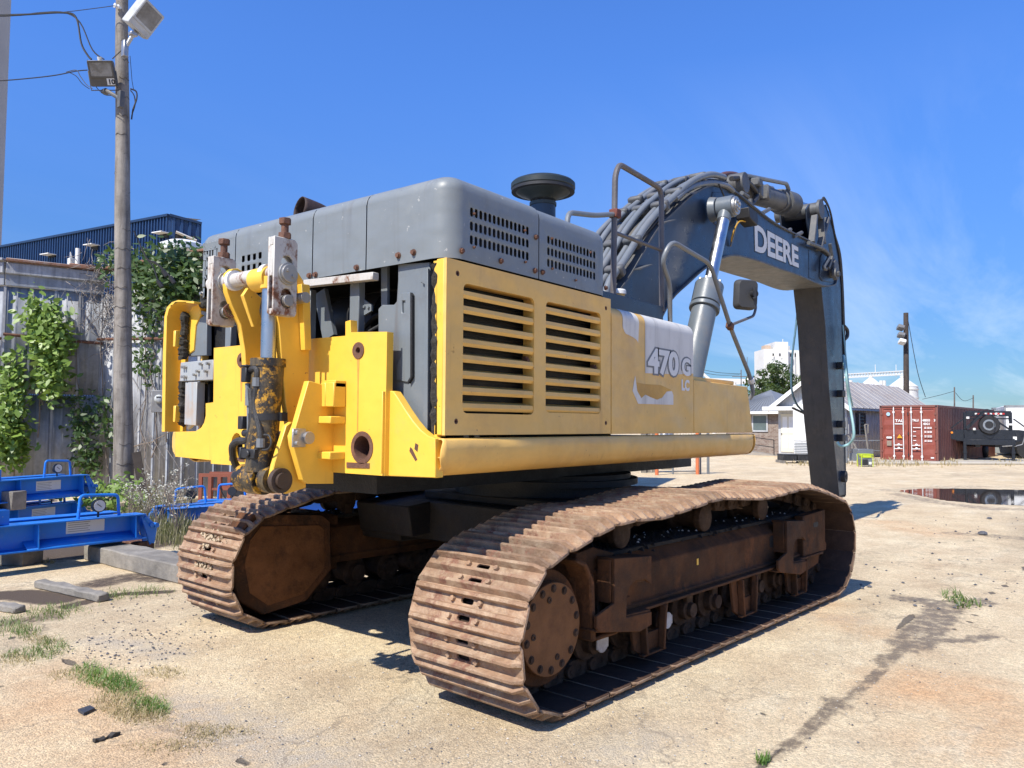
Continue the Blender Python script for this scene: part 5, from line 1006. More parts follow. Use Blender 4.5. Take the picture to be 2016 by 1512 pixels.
# puddle, an irregular sheet of dark water just above the slab
pp = [Gd(*q) for q in ((1772, 967), (1800, 963), (1870, 962), (1950, 963.5), (2020, 965), (2110, 970), (2160, 985), (2100, 1000), (2016, 996), (1975, 993.5), (1930, 993), (1890, 988), (1850, 984), (1815, 977), (1790, 972))]
pp = spl2(pp+[pp[0]], 6)[:-1]; pp = [(x+.05*float(rng.normal()), y+.04*float(rng.normal())) for x, y in pp]
wm, nt, bb_, v = newmat('puddle_water'); bb_.inputs['Base Color'].default_value = (.035, .027, .02, 1); bb_.inputs['Roughness'].default_value = .03; bb_.inputs['IOR'].default_value = 1.33; bb_.inputs['Specular IOR Level'].default_value = .9
nb = N(nt, 'ShaderNodeBump', Strength=.04, Distance=.01); nt.links.new(noise(nt, v, 5, 3), nb.inputs['Height']); nt.links.new(nb.outputs[0], bb_.inputs['Normal'])
b = B(); b.prism(pp, 'z', .0035, .0045); b.build('puddle', wm, None, 'structure')
# ================================================================== LEFT SIDE: wall, pole, blue shed, beams
WALLM = mat('weathered_galvanised', (.29, .31, .345), rough=.6, var=.3, nsc=1.3, dirt=.6, dirtcol=(.15, .16, .18), rust=.16, rsc=1.6, bump=.15, streak=.6, streakcol=(.11, .115, .125), chips=.25, chipcol=(.42, .42, .43))
WALLW = mat('peeling_white_wall', (.42, .43, .45), rough=.65, var=.15, nsc=1.2, dirt=.7, dirtcol=(.19, .19, .20), rust=.1, bump=.12, streak=.8, streakcol=(.13, .13, .14))
WALLB = mat('wall_rust_sheet', (.21, .10, .06), rough=.8, var=.3, dirt=.4, dirtcol=(.3, .28, .26), bump=.2)
def wallpts(pxs, deps): return [AD(x, 830, d) for x, d in zip(pxs, deps)]
Wp = wallpts((-420, 0, 196, 392, 640, 1000), (16.8, 17.6, 18.6, 17.3, 15.9, 14.6))
for p_ in Wp: p_.z = 0
SHED = empty('metal_shed', Wp[2], 0, 'old weathered corrugated metal shed wall overgrown with creeper behind the wooden pole', 'shed')
def loc(p): return Vector(p)-Wp[2]
topz = [5.15, 5.27, 5.24, 5.42, 5.5, 5.5]
def wallrun(a, b_, za, zb, matfn, split=None, w=.46):
    d = (b_-a); L = d.length; n = max(1, round(L/w)); dn = d.normalized(); nn = Vector((dn.y, -dn.x, 0))
    if nn.dot(Vector((CAM.x, CAM.y, 0))-a) < 0: nn = -nn
    for i in range(n):
        p0 = a+d*(i/n); p1 = a+d*((i+1)/n); z1 = za+(zb-za)*(i+.5)/n-.62
        rows = [(0, z1)] if split is None else [(0, split+.0), (split+.03, z1)]
        for (z0, z2) in rows:
            off = float(rng.uniform(-.006, .012)); b = B(); vs = []; k = 9; fs = []
            prof = [(0, 0), (.04, .022), (.10, .022), (.13, 0), (.37, 0), (.40, .010), (.46, .010), (.5, 0), (.87, 0), (1., 0)]
            for t, o in prof:
                q = loc(p0.lerp(p1, t*.985+.005))+nn*(o+off); vs += [q+Vector((0, 0, z0)), q+Vector((0, 0, z2))]
            for j in range(len(prof)-1): fs.append((2*j, 2*j+2, 2*j+3, 2*j+1))
            b.add(vs, fs); b.build('wall_sheet', matfn(i, z0), SHED, solid=.003, ang=20)
        q = loc(p0)+nn*.03; b = B(); b.beam(q+Vector((0, 0, .1)), q+Vector((0, 0, z1)), .05, .035, up=nn); b.build('batten', WALLW if i % 3 == 0 else WALLM, SHED)
wallrun(Wp[0], Wp[1], topz[0], topz[1], lambda i, z: WALLM if z < 1 else (WALLW if (i*7) % 5 == 0 else WALLM), 2.2)
wallrun(Wp[1], Wp[2], topz[1], topz[2], lambda i, z: WALLM if (i*5+int(z)) % 3 else WALLW, 2.2)
wallrun(Wp[2], Wp[3], topz[2], topz[3], lambda i, z: WALLW if i % 4 != 1 else WALLM, None)
wallrun(Wp[3], Wp[4], topz[3], topz[4], lambda i, z: WALLM, None); wallrun(Wp[4], Wp[5], topz[4], topz[5], lambda i, z: WALLM, None)
for k in range(5):
    a, c = loc(Wp[k]), loc(Wp[k+1]); dn = (c-a).normalized(); nn = Vector((dn.y, -dn.x, 0)); nn = nn if nn.dot(Vector((CAM.x, CAM.y, 0))-Wp[k]) > 0 else -nn
    A_ = a+Vector((0, 0, topz[k])); C_ = c+Vector((0, 0, topz[k+1]))
    if k < 2:
        b = B(); b.beam(A_+nn*.10-Vector((0, 0, .22)), C_+nn*.10-Vector((0, 0, .22)), .08, .26, up=(0, 0, 1)); b.build('gutter', WALLW, SHED, bevel=.02)
        b = B(); b.beam(A_+nn*.05-Vector((0, 0, .46)), C_+nn*.05-Vector((0, 0, .46)), .05, .30, up=(0, 0, 1)); b.build('fascia_board', WALLM, SHED, bevel=.01)
    b = B(); b.beam(A_+nn*.10-Vector((0, 0, .04)), C_+nn*.10-Vector((0, 0, .04)), .22, .06, up=(0, 0, 1)); b.build('roof_edge', WALLW if k < 1 else WALLB, SHED, bevel=.01)
    b = B(); q = -nn*6; b.add([A_, C_, C_+q+Vector((0, 0, .3)), A_+q+Vector((0, 0, .3))], [(0, 1, 2, 3)]); b.build('roof_sheet', WALLM, SHED, solid=.03)
    if k < 3: b = B(); zz_ = 3.55; b.tube([a+nn*.12+Vector((0, 0, zz_)), c+nn*.12+Vector((0, 0, zz_-.1))], .035, 8); b.build('wall_pipe', BROWNR, SHED)
b = B(); a = loc(AD(135, 528, 18.2)); c = loc(AD(196, 534, 18.5)); b.beam(a, c, .10, .24); b.build('rusty_gutter_end', WALLB, SHED, bevel=.02)
# creeper
LEAF = {}
def leafmat(name, c1, c2, rough=.45):
    m, nt, b, v = newmat(name); oi = nt.nodes.new('ShaderNodeNewGeometry'); 
    c = mixc(nt, ramp(nt, oi.outputs['Random Per Island'], .1, .9), c1, c2); c = mixc(nt, ramp(nt, noise(nt, v, 1.6, 3), .35, .65), c, tuple(x*1.15 for x in c2)); nt.links.new(c, b.inputs['Base Color']); b.inputs['Roughness'].default_value = rough
    b.inputs['Transmission Weight'].default_value = 0; tr = nt.nodes.new('ShaderNodeBsdfTranslucent'); nt.links.new(mixc(nt, .5, c, (.30, .42, .05)), tr.inputs[0]); ms = nt.nodes.new('ShaderNodeMixShader'); ms.inputs[0].default_value = .28
    nt.links.new(b.outputs[0], ms.inputs[1]); nt.links.new(tr.outputs[0], ms.inputs[2]); nt.links.new(ms.outputs[0], nt.nodes['Material Output'].inputs[0]); return m
CREEP = leafmat('creeper_leaf', (.06, .12, .022), (.19, .29, .05)); CREEPD = leafmat('creeper_leaf_dark', (.025, .055, .018), (.06, .11, .028))
STEM = mat('dry_stem', (.20, .16, .13), rough=.8, var=.35, nsc=8, bump=.1)
def wall_at(px, py, lift=.1):
    """point on the wall in front of which this sight line ends"""
    best = None
    for k in range(5):
        a, c = Wp[k], Wp[k+1]; d = _ray(px, py); e = c-a; det = d.x*(-e.y)+d.y*e.x
        if abs(det) < 1e-9: continue
        rx, ry = a.x-CAM.x, a.y-CAM.y; t = (rx*(-e.y)+ry*e.x)/det; s = (d.x*ry-d.y*rx)/det
        if -.001 <= s <= 1.001 and t > 0: best = CAM+d*(t*(1-lift/17)); break
    return best or AD(px, py, 17)
def creeper(label, clusters, lm, leafn, size, stems=(), group='creepers climbing the metal shed wall'):
    base = wall_at(clusters[0][0], 960, .2); base.z = 0; E_ = empty('creeper', base, 0, label, 'creeper'); pts = []; dirs = []
    tot = sum(a*b_ for _, _, a, b_, _ in clusters)
    for (px, py, rx, ry_, th) in clusters:
        n = int(leafn*rx*ry_/tot); k = max(3, n//26)
        for _ in range(k):
            ux, uy = rng.uniform(-1, 1), rng.uniform(-1, 1)
            if ux*ux+uy*uy > 1.05: ux *= .6; uy *= .6
            c = wall_at(px+ux*rx, py+uy*ry_, .1+th*rng.random())
            for _ in range(26):
                q = np.array(c-base)+rng.normal(0, 1, 3)*np.array([.15, .15, .20]); pts.append(q); dirs.append(np.array([-.45, -.65, .55])+rng.normal(0, .45, 3))
    me = leafmesh(np.array(pts), np.array(dirs), size*.95, lm, vary=.5); f = link('foliage', me, E_, 'stuff')
    b = B()
    for st_ in stems:
        P = [wall_at(x, y, .12)-base for x, y in st_]; P = [p_+Vector((float(rng.normal())*.03, float(rng.normal())*.03, float(rng.normal())*.03)) for p_ in spline(P, 4)]; b.tube(P, [.018, .008], 5)
    if stems: b.build('vine_stem', STEM, E_)
    return E_
creeper('light green creeper hanging at the far left edge of the shed wall', [(24, 725, 9, 16, .2), (28, 775, 9, 30, .3), (12, 845, 17, 40, .3), (26, 880, 10, 26, .3)], CREEP, 1500, .15, [[(28, 980), (25, 880), (22, 780), (25, 700), (22, 690)]])
creeper('bright green creeper clump on the shed wall between the left edge and the pole', [(66, 606, 13, 8, .2), (90, 636, 22, 20, .3), (80, 665, 18, 14, .3), (112, 680, 16, 34, .3), (102, 742, 15, 30, .3)], CREEP, 1700, .15, [[(78, 800), (85, 740), (95, 680), (75, 610)], [(75, 860), (78, 760), (105, 700)]])
creeper('dense dark green creeper hanging from the shed roof behind the pole', [(310, 518, 78, 14, .3), (335, 550, 50, 30, .4), (282, 570, 18, 26, .3), (368, 545, 20, 42, .4), (318, 600, 9, 20, .2), (215, 522, 18, 9, .2)], CREEPD, 3000, .14, [[(330, 800), (325, 720), (318, 640), (310, 560)], [(285, 900), (280, 760), (290, 640), (300, 560)]])
creeper('thin dark green creeper low on the shed wall just left of the pole', [(154, 795, 6, 22, .1), (160, 840, 10, 26, .2), (174, 900, 9, 34, .2), (202, 806, 16, 8, .15), (212, 840, 7, 26, .15)], CREEPD, 800, .12, [[(172, 980), (170, 880), (158, 800), (150, 700)], [(214, 950), (208, 860), (200, 760), (205, 640), (215, 560)]])
creeper('sparse dark creeper leaves on the pale wall right of the pole', [(300, 650, 14, 16, .1), (275, 705, 10, 20, .1), (295, 720, 10, 10, .1)], CREEPD, 260, .12, [[(300, 900), (310, 800), (300, 700), (312, 600)], [(330, 870), (322, 760), (326, 660), (318, 600)], [(262, 880), (300, 868), (345, 850)]])
# bare twig tangle
b = B(); tb_ = wall_at(215, 960, .2); tb_.z = 0
for i in range(150):
    x, y = 205+rng.normal()*24, 590+rng.normal()*45; a = rng.uniform(0, 6.28); P = []
    for k in range(5): P.append(wall_at(x, y, .12+.25*rng.random())-tb_); a += rng.normal()*.6; x += 9*cos(a); y += 9*sin(a)+3
    b.tube(P, [.009, .003], 4)
for i in range(60):
    x, y = rng.uniform(100, 330), rng.uniform(560, 900); a = rng.uniform(0, 6.28); P = []
    for k in range(5): P.append(wall_at(x, y, .1+.1*rng.random())-tb_); a += rng.normal()*.5; x += 8*cos(a); y += 12
    b.tube(P, [.008, .003], 4)
tw = b.build('dry_creeper', mat('dead_twig', (.26, .23, .21), rough=.85, var=.3, bump=.1), None, loc=tb_); tag(tw, 'tangle of bare grey creeper twigs on the shed wall beside the pole', 'dead vine')
# electric meter
mb = wall_at(314, 792, .12); MT = empty('electric_meter', (mb.x, mb.y, mb.z-.35), 0, 'grey electric meter box with glass dial mounted on the shed wall', 'meter')
mo = Matrix.Rotation(YAW+radians(-2)-pi/2+.35, 4, 'Z')
b = B(mo); b.bb((-.16, -.10, .12), (.16, .06, .62)); b.build('meter_box', mat('meter_grey', (.26, .26, .26), rough=.5, var=.1, dirt=.4, dirtcol=(.18, .16, .14), bump=.05), MT, bevel=.012)
b = B(mo); b.lathe([(.10, 0), (.10, .03), (.085, .06), (.06, .09), (.02, .10)], (0, -.10, .42), (0, -1, 0), n=24); b.build('meter_dial', mat('meter_glass', (.5, .52, .52), rough=.12, var=.1, bump=0), MT)
b = B(mo); b.bb((-.05, -.205, .45), (.05, -.195, .475)); b.build('meter_display', BLK, MT)
b = B(mo); b.tube([(.04, 0, .62), (.04, 0, 1.9), (.03, 0, 2.6)], .028, 10); b.tube([(-.02, 0, .62), (-.03, 0, 1.0)], .018, 8); b.build('conduit', PIPE, MT)
# big utility pole
PB = AD(243, 985, 16.17); PB.z = 0; PT = AD(240, -60, 16.2)
UP = empty('utility_pole', PB, 0, 'tall weathered grey wooden utility pole carrying two floodlights in front of the shed', 'pole')
k_ = 40; P = [Vector((0, 0, 0)).lerp(PT-PB, i/k_)+Vector((.007*sin(i*.5), .006*cos(i*.4), 0)) for i in range(k_+1)]
b = B(); b.tube(P, [.205-.09*(i/k_)**.8 for i in range(k_+1)], 28); b.build('pole_shaft', WOODP, UP, ang=60)
b = B(); q = B(); 
for i in range(26):
    t = .03+i*.036; c = (PT-PB)*t; r_ = (.205-.09*t**.8)+.001; a0 = rng.uniform(2.2, 4.5)
    pts_ = [Vector((c.x+r_*cos(a0+j*.22), c.y+r_*sin(a0+j*.22), c.z+.02*sin(j*1.3+i))) for j in range(10)]; b.tube(pts_, .0045, 4)
b.build('gaff_marks', mat('dark_groove', (.05, .04, .03), rough=.9, bump=.1), UP, kind='stuff')
bp_ = AD(268, 890, 15.9)-PB; b = B(); b.beam(bp_, AD(285, 975, 15.9)-PB-Vector((0, 0, .1)), .16, .05, up=(.6, .8, 0)); b.build('broken_splint', mat('dark_wood', (.05, .038, .03), rough=.9, var=.3, bump=.4), UP)
def polep(z, side=0.): t = z/(PT-PB).z; return (PT-PB)*t
# dangling cables with weather heads left of hood
b = B()
for j, (ex, ey) in enumerate(((311, 553), (320, 532), (335, 545))):
    P = [AD(264, 455, 16.0)-PB, AD(275, 480, 15.9)-PB, AD(290, 510, 15.9)-PB, AD((290+ex)/2+2, (510+ey)/2-4, 15.9)-PB, AD(ex, ey, 15.9)-PB]; b.tube(spline(P, 4), .016, 6)
    e = AD(ex, ey, 15.9)-PB; b.tube([e, e+Vector((.06, -.05, -.12))], .045, 8)
b.build('hanging_cable', BLK, UP)
b = B(); P = [AD(x, y, 15.95)-PB for x, y in ((257, 175), (268, 180), (269, 195), (262, 215), (259, 235))]; b.tube(spline(P, 4), .016, 6); P = [AD(x, y, 15.95)-PB for x, y in ((257, 178), (264, 188), (266, 205), (260, 225))]; b.tube(spline(P, 4), .012, 6); P = [AD(x, y, 15.95)-PB for x, y in ((256, 110), (260, 160), (263, 176))]; b.tube(P, .006, 4); b.build('cable_loop', BLK, UP)
b = B(); c = polep((PB+AD(228, 12, 16.1)-PB).z); c = AD(229, 12, 16.0)-PB; b.tube([c+Vector((.1, .02, 0)), c], .03, 8); b.lathe([(.02, -.05), (.05, -.04), (.03, 0), (.05, .04), (.02, .05)], c, (1, 0, 0), n=12); b.build('insulator', WHT, UP)
# floodlights
def flood(px, py, d, w, h, dep, rot, m, label, brk_px, num=None, tilt=0):
    c = AD(px, py, d); T = empty('floodlight', c, 0, label, 'floodlight'); Mx = Matrix.Rotation(radians(rot[2]), 4, 'Z') @ Matrix.Rotation(radians(rot[1]), 4, 'Y') @ Matrix.Rotation(radians(rot[0]), 4, 'X')
    # local: face towards -Y, width x, height z
    b = B(Mx); fr_ = rrect(-w/2, -h/2, w/2, h/2, .03); bk_ = [(x*.92, z*.9) for x, z in fr_]; n = len(fr_)
    b.add([(x, 0, z) for x, z in fr_]+[(x, dep*.45, z) for x, z in fr_]+[(x, dep, z) for x, z in bk_], [tuple(range(n, 0, -1)) if False else tuple(range(n)), tuple(range(3*n-1, 2*n-1, -1))]+[(k*n+i, k*n+(i+1) % n, (k+1)*n+(i+1) % n, (k+1)*n+i) for k in (0, 1) for i in range(n)])
    b.build('lamp_body', m, T, bevel=.006)
    b = B(Mx); b.prism(rrect(-w*.44, -h*.12 if num else -h*.22, w*.44, h*.44, .02), 'y', -.008, .002); b.build('lamp_lens', GLASS, T)
    b = B(Mx); b.prism(rrect(-w*.48, -h*.16 if num else -h*.27, w*.48, h*.47, .03), 'y', -.014, -.001, [rrect(-w*.42, -h*.10 if num else -h*.20, w*.42, h*.42, .02)]); b.build('lens_frame', m, T)
    e = AD(*brk_px, d+.0)-c; b = B(); q = Mx @ Vector((0, dep*.3, -h/2)); b.tube([Mx @ Vector((-w/2-.02, dep*.3, .05)), Mx @ Vector((-w/2-.02, dep*.2, -h/2-.07)), Mx @ Vector((w/2+.02, dep*.2, -h/2-.07)), Mx @ Vector((w/2+.02, dep*.3, .05))], .014, 6) if num else b.beam(q, q+Vector((0, 0, -.12)), .10, .05)
    b.cyl(Mx @ Vector((0, dep*.25, -h/2-.06)), e, .04, n=10); b.box(Mx @ Vector((0, dep*.25, -h/2-.10)), (.14, .12, .07)); b.box(e, (.10, .12, .34)); b.build('lamp_bracket', STEEL if not num else BOOMG, T, bevel=.008)
    if num:
        cpl = Mx @ Vector((w*.20, -.0095, -h*.40)); rx = Mx.to_3x3() @ Vector((1, 0, 0)); uz = Mx.to_3x3() @ Vector((0, 0, 1))
        b = B(Mx); b.bb((w*.16, -.0075, -h*.44), (w*.46, -.001, -h*.18)); b.build('number_plate', PAPER, T); text('lamp_number', num, .13, BLK, T, Mx @ Vector((w*.20, -.009, -h*.40)), rx, uz, .0005, .006)
    b = B(Mx); b.cyl((0, dep*.3, h/2), (0, dep*.3, h/2+.07), .045, n=12) if num else b.box((0, .0, -h/2+.03), (w*.9, .02, .02)); b.build('lamp_cap', WHT if num else m, T)
    return T
flood(289, 38, 15.7, .50, .62, .34, (24, 21, 12), LAMPH, 'large white floodlight tilted up on the right side of the pole', (246, 96))
flood(200, 145, 15.7, .48, .50, .26, (24, -6, -40), BRONZE, 'dark bronze floodlight numbered 10 on the left side of the pole', (238, 196), '10')
# overhead wires
def wire(label, pts, r, name='overhead_wire'):
    a = Vector(pts[0]); b = B(); b.tube([Vector(p_)-a for p_ in spline(pts, 5)], r, 6); o = b.build(name, BLK, None, loc=a); return tag(o, label, 'wire')
wire('thick twisted black service cable running left from the upper part of the pole', [AD(-90, 30, 15.9), AD(0, 31, 15.9), AD(60, 28, 15.9), AD(125, 25, 15.9), AD(150, 35, 15.9), AD(160, 85, 15.9), AD(172, 108, 15.9), AD(180, 117, 15.9)], .020)
wire('second black strand of the service cable dropping to the bronze floodlight', [AD(-90, 26, 15.9), AD(0, 29, 15.9), AD(40, 30, 15.9), AD(80, 25, 15.9), AD(128, 25, 15.9), AD(158, 45, 15.9), AD(182, 98, 15.9), AD(205, 117, 15.9)], .014)
wire('thin grey guy strand from the insulator at the pole top to the left', [AD(226, 11, 15.9), AD(190, 16, 15.9), AD(110, 25, 15.9), AD(0, 29, 15.9), AD(-90, 36, 15.9)], .008)
wire('lower black wire leaving the pole to the left below the bronze floodlight', [AD(-90, 164, 15.9), AD(0, 159, 15.9), AD(60, 154, 15.9), AD(110, 148, 15.9), AD(150, 140, 15.9), AD(172, 138, 15.9)], .012)
wire('short black wire linking the two floodlights across the pole', [AD(261, 78, 15.75), AD(240, 98, 15.75), AD(221, 116, 15.75)], .010)
b = B()
for P in ([(130, 142), (150, 138), (158, 150), (170, 166), (182, 174)], [(135, 142), (150, 150), (162, 165), (176, 175)], [(172, 118), (178, 150), (190, 172), (205, 186), (218, 188)]): b.tube(spline([AD(x, y, 15.8)-PB for x, y in P], 4), .008, 5)
b.build('loose_wire', BLK, UP)
# blue corrugated building beyond
BLUEB = mat('dark_blue_siding', (.018, .045, .115), rough=.35, var=.12, metal=.0, dirt=.2, dirtcol=(.05, .07, .12), bump=.05)
C0 = AD(334, 425, 46); C1 = AD(-120, 513, 58); C2 = AD(397, 441, 46.8); HT = C0.z; C1.z = HT-.2; C2.z = HT
for q in (C1, C2): pass
BB_ = empty('blue_building', (C0.x, C0.y, 0), 0, 'tall dark blue corrugated industrial building beyond the shed', 'building')
O0 = Vector((C0.x, C0.y, 0))
def siding(a, c, za, zb, pitch, name='siding_panel', h0=3.0, per=4):
    a = Vector((a.x, a.y, 0))-O0; c = Vector((c.x, c.y, 0))-O0; d = c-a; L = d.length; n = max(1, round(L/pitch/per)); dn = d.normalized(); nn = Vector((dn.y, -dn.x, 0)); nn = nn if nn.dot(Vector((CAM.x, CAM.y, 0))-O0) > 0 else -nn
    for i in range(n):
        b = B(); vs = []; fs = []
        for j in range(per):
            for t, o in ((0, 0), (.30, 0), (.42, .11), (.70, .11), (.82, 0)):
                u_ = (i+(j+t)/per)/n; q = a+d*u_+nn*o; vs += [q+Vector((0, 0, h0)), q+Vector((0, 0, za+(zb-za)*u_))]
        u_ = (i+1)/n; q = a+d*u_; vs += [q+Vector((0, 0, h0)), q+Vector((0, 0, za+(zb-za)*u_))]
        for j in range(len(vs)//2-1): fs.append((2*j, 2*j+2, 2*j+3, 2*j+1))
        b.add(vs, fs); b.build(name, BLUEB, BB_, ang=20)
    b = B(); b.beam(a+Vector((0, 0, za+.03))+nn*.06, c+Vector((0, 0, zb+.03))+nn*.06, .25, .14); b.build('roof_trim', mat('dark_trim', (.012, .03, .075), rough=.4, bump=0), BB_)
    return nn
nL = siding(C0, C1, HT, HT-.2, .27); nR = siding(C0, C2, HT, HT-.3, .45)
b = B(); a = C0-O0; b.add([C0-O0, C1-O0, C1-O0+(C2-C0), C2-O0], [(0, 1, 2, 3)]); b.build('roof', BLUEB, BB_)
def faceat(px, py, A_, C_, lift=.15):
    d = _ray(px, py); e = Vector((C_.x-A_.x, C_.y-A_.y, 0)); det = d.x*(-e.y)+d.y*e.x; rx, ry = A_.x-CAM.x, A_.y-CAM.y; t = (rx*(-e.y)+ry*e.x)/det; return CAM+d*(t*(1-lift/50))
for (x0_, y0_, x1_, y1_) in ((96, 502, 109, 508), (181, 484, 194, 494), (316, 460, 331, 470)):
    p0_, p1_ = faceat(x0_, y1_, C0, C1)-O0, faceat(x1_, y0_, C0, C1)-O0; b = B(); m_ = (p0_+p1_)/2; w_ = (Vector((p1_.x, p1_.y, 0))-Vector((p0_.x, p0_.y, 0))).length; h_ = abs(p1_.z-p0_.z); dn = (C0-C1); dn.z = 0; dn.normalize(); R = Matrix((dn, nL, (0, 0, 1))).transposed()
    b.box(m_, (w_, .12, h_), R); wn_ = b.build('window', DARK, BB_); b = B(); b.box(m_+Vector((0, 0, h_*.62))+nL*.25, (w_*1.3, .6, .05), R); b.build('awning', WHT, wn_)
p0_, p1_ = faceat(345, 478, C0, C2)-O0, faceat(386, 465, C0, C2)-O0; b = B(); b.beam(Vector((p0_.x, p0_.y, (p0_.z+p1_.z)/2)), Vector((p1_.x, p1_.y, (p0_.z+p1_.z)/2)), .2, .45); w5 = b.build('window', DARK, BB_); b = B(); b.beam(Vector((p0_.x, p0_.y, p1_.z+.05))+nR*.3, Vector((p1_.x, p1_.y, p1_.z-.35))+nR*.3, .6, .05); b.build('awning', WHT, w5)
b = B(); c = faceat(153, 503, C0, C1, .8)-O0; b.cyl(c-Vector((0, 0, .9)), c+Vector((0, 0, .45)), .14, n=14)
b.build('vent_stack', WHT, BB_); b = B(); c = faceat(140, 512, C0, C1, 1.)-O0
for dx in (-.7, -.35, 0, .35, .7): b.cyl(c+Vector((dx*.5, dx, -.4)), c+Vector((dx*.5, dx, .35)), .025, n=6)
for dz in (.0, .35): b.beam(c+Vector((-.35, -.7, dz)), c+Vector((.35, .7, dz)), .04, .04)
b.box(c+Vector((.1, .2, -.1)), (.3, .4, .5)); b.build('roof_railing', WHT, BB_)
b = B(); q = AD(345, 494, 30); b.lathe([(.05, 0), (.6, .02), (.62, .2), (.4, .3), (.05, .33)], (0, 0, 0), n=20); ob_ = b.build('roof_vent', WHT, None, loc=AD(360, 497, 22)); tag(ob_, 'low white dome vent on the shed roof just before the blue building', 'roof vent')
ob_.parent = None
# tall pale silo at the very left edge
R_ = 4.5; e = AD(-3, 150, 70); dirr = Vector((-_r.x, -_r.y, 0)).normalized(); cS = Vector((e.x, e.y, 0))+dirr*R_; SI = B(); SI.cyl((0, 0, 0), (0, 0, 62), R_, n=64)
o = SI.build('tall_silo', mat('pale_concrete', (.34, .345, .35), rough=.8, var=.1, nsc=.3, dirt=.4, dirtcol=(.34, .34, .34), bump=.1, bsc=3), None, loc=cS, ang=30); tag(o, 'tall pale grey silo cropped by the left edge of the picture', 'silo')
# blue spreader beams
def spreader(label, p_right, p_left, group='blue steel spreader beams on the ground', hgt=.34):
    a = Vector(p_right); c = Vector(p_left); d = c-a; L = 4.6; T = empty('spreader_beam', a, atan2(d.y, d.x), label, 'lifting beam', group)
    Mx = Matrix.Rotation(-math.asin((c.z-a.z)/d.length), 4, 'Y')
    # local x runs from the near right end to the left, y towards the camera side = +y
    H = hgt; b = B(Mx); b.bb((.02, -.008, .02), (L, .008, H-.014)); b.bb((0, -.12, H-.014), (L, .12, H)); b.bb((.0, -.15, 0), (L, .15, .016)); b.build('i_beam', BLUE, T, bevel=.002)
    b = B(Mx); b.bb((.12, -.458, .02), (L-.1, -.442, H-.014)); b.bb((.1, -.57, H-.014), (L-.1, -.33, H)); b.bb((.1, -.60, 0), (L-.1, -.30, .016)); b.build('i_beam', BLUE, T, bevel=.002)
    for x in (1.0, 2.9): b = B(Mx); b.bb((x, -.44, .05), (x+.2, -.009, H-.05)); b.build('cross_tie', BLUE, T)
    b = B(Mx)
    b.add([(.06, .0085, .10), (.45, .0085, .10), (.45, .149, .017), (.06, .149, .017), (1.3, .0085, .10), (1.3, .149, .017)], [(0, 1, 2, 3), (1, 4, 5, 2)]); b.build('sloped_flange', BLUE, T, solid=.004)
    for x in (.12, 1.18, 2.5, 3.8):
        for s_ in (-1, 1): b = B(Mx); b.prism([(s_*.009, .018), (s_*.145, .018), (s_*.118, H-.016), (s_*.009, H-.016)], 'x', x, x+.012); b.build('stiffener', BLUE, T)
    for x in (1.45, 3.9):
        for y in (.05, -.05): b = B(Mx); b.bb((x, y-.012, H+.001), (x+.36, y+.012, H+.16)); LG = b.build('lug_plate', BLUE, T, bevel=.004)
        b = B(Mx); b.cyl((x+.15, -.08, H+.07), (x+.15, .10, H+.07), .03, n=14); b.build('shackle_pin', STEEL, LG)
    for x in (.28, 3.2): b = B(Mx); b.tube([(x, .02, H), (x+.02, .02, H+.24), (x+.44, .02, H+.26), (x+.46, .02, H)], .018, 8, round_=.05); HO = b.build('guard_hoop', BLUE, T)
    b = B(Mx); b.cyl((.52, .0, H+.13), (.52, .05, H+.13), .075, n=24); b.tube([(.52, .02, H+.06), (.52, .02, H)], .012, 6); GA = b.build('pressure_gauge', BLK, T); b = B(Mx); b.cyl((.52, .051, H+.13), (.52, .054, H+.13), .064, n=24); b.build('gauge_face', PAPER, GA); b = B(Mx); b.beam((.50, .056, H+.115), (.55, .056, H+.155), .006, .004, up=(0, 1, 0)); b.build('gauge_needle', BLK, GA)
    b = B(Mx); b.bb((.44, .0082, .13), (.86, .0115, .28)); LB_ = b.build('label_plate', PAPER, T)
    b = B(Mx)
    for i in range(5): b.bb((.60+.02*(i % 2), .0117, .15+i*.024), (.84, .0122, .156+i*.024))
    b.build('label_print', DECG, LB_)
    b = B(Mx); b.prism([(-.02, H-.02), (.05, H-.02), (-.02, .08), (-.06, -.06), (-.13, -.08), (-.16, .10), (-.08, .17)], 'y', .06, .08); b.prism([(-.02, H-.02), (.05, H-.02), (-.02, .08), (-.06, -.06), (-.13, -.08), (-.16, .10), (-.08, .17)], 'y', -.08, -.06); EH = b.build('end_hook', BLUE, T, bevel=.004)
    b = B(Mx); b.cyl((.0, .07, H-.04), (-.10, .07, .15), .028, n=10); b.cyl((-.14, -.09, .14), (-.14, .11, .14), .03, n=12); b.cyl((-.08, -.09, .15), (-.08, .11, .15), .026, n=12); b.tube([(-.06, .07, .0), (-.08, .07, -.08), (-.12, .07, -.05)], .01, 6); b.build('hook_ram', BLUE, EH)
    return T
G_ = 'blue steel spreader beams on the ground'
bA = AD(277, 1058, 9.5); bB = AD(0, 1089, 8.3)
spreader('front blue steel beam lying lowest, next to the grey sleeper, with a round gauge', bA, bB, hgt=.29)
c1, c2 = AD(166, 974, 13.2), AD(0, 990, 11.9); spreader('upper blue steel beam of the stack in front of the creeper wall', c1, c2)
c1b, c2b = AD(152, 1026, 13.2), AD(0, 1046, 11.9); spreader('lower blue steel beam of the stack, half hidden under the upper one', c1b, c2b)
spreader('blue steel beam among the dry weeds behind the left track', AD(306, 1040, 12.2), AD(560, 1018, 13.2))
spreader('blue steel beam glimpsed between the tracks under the machine', AD(395, 1024, 13.2), AD(700, 1018, 13.2))
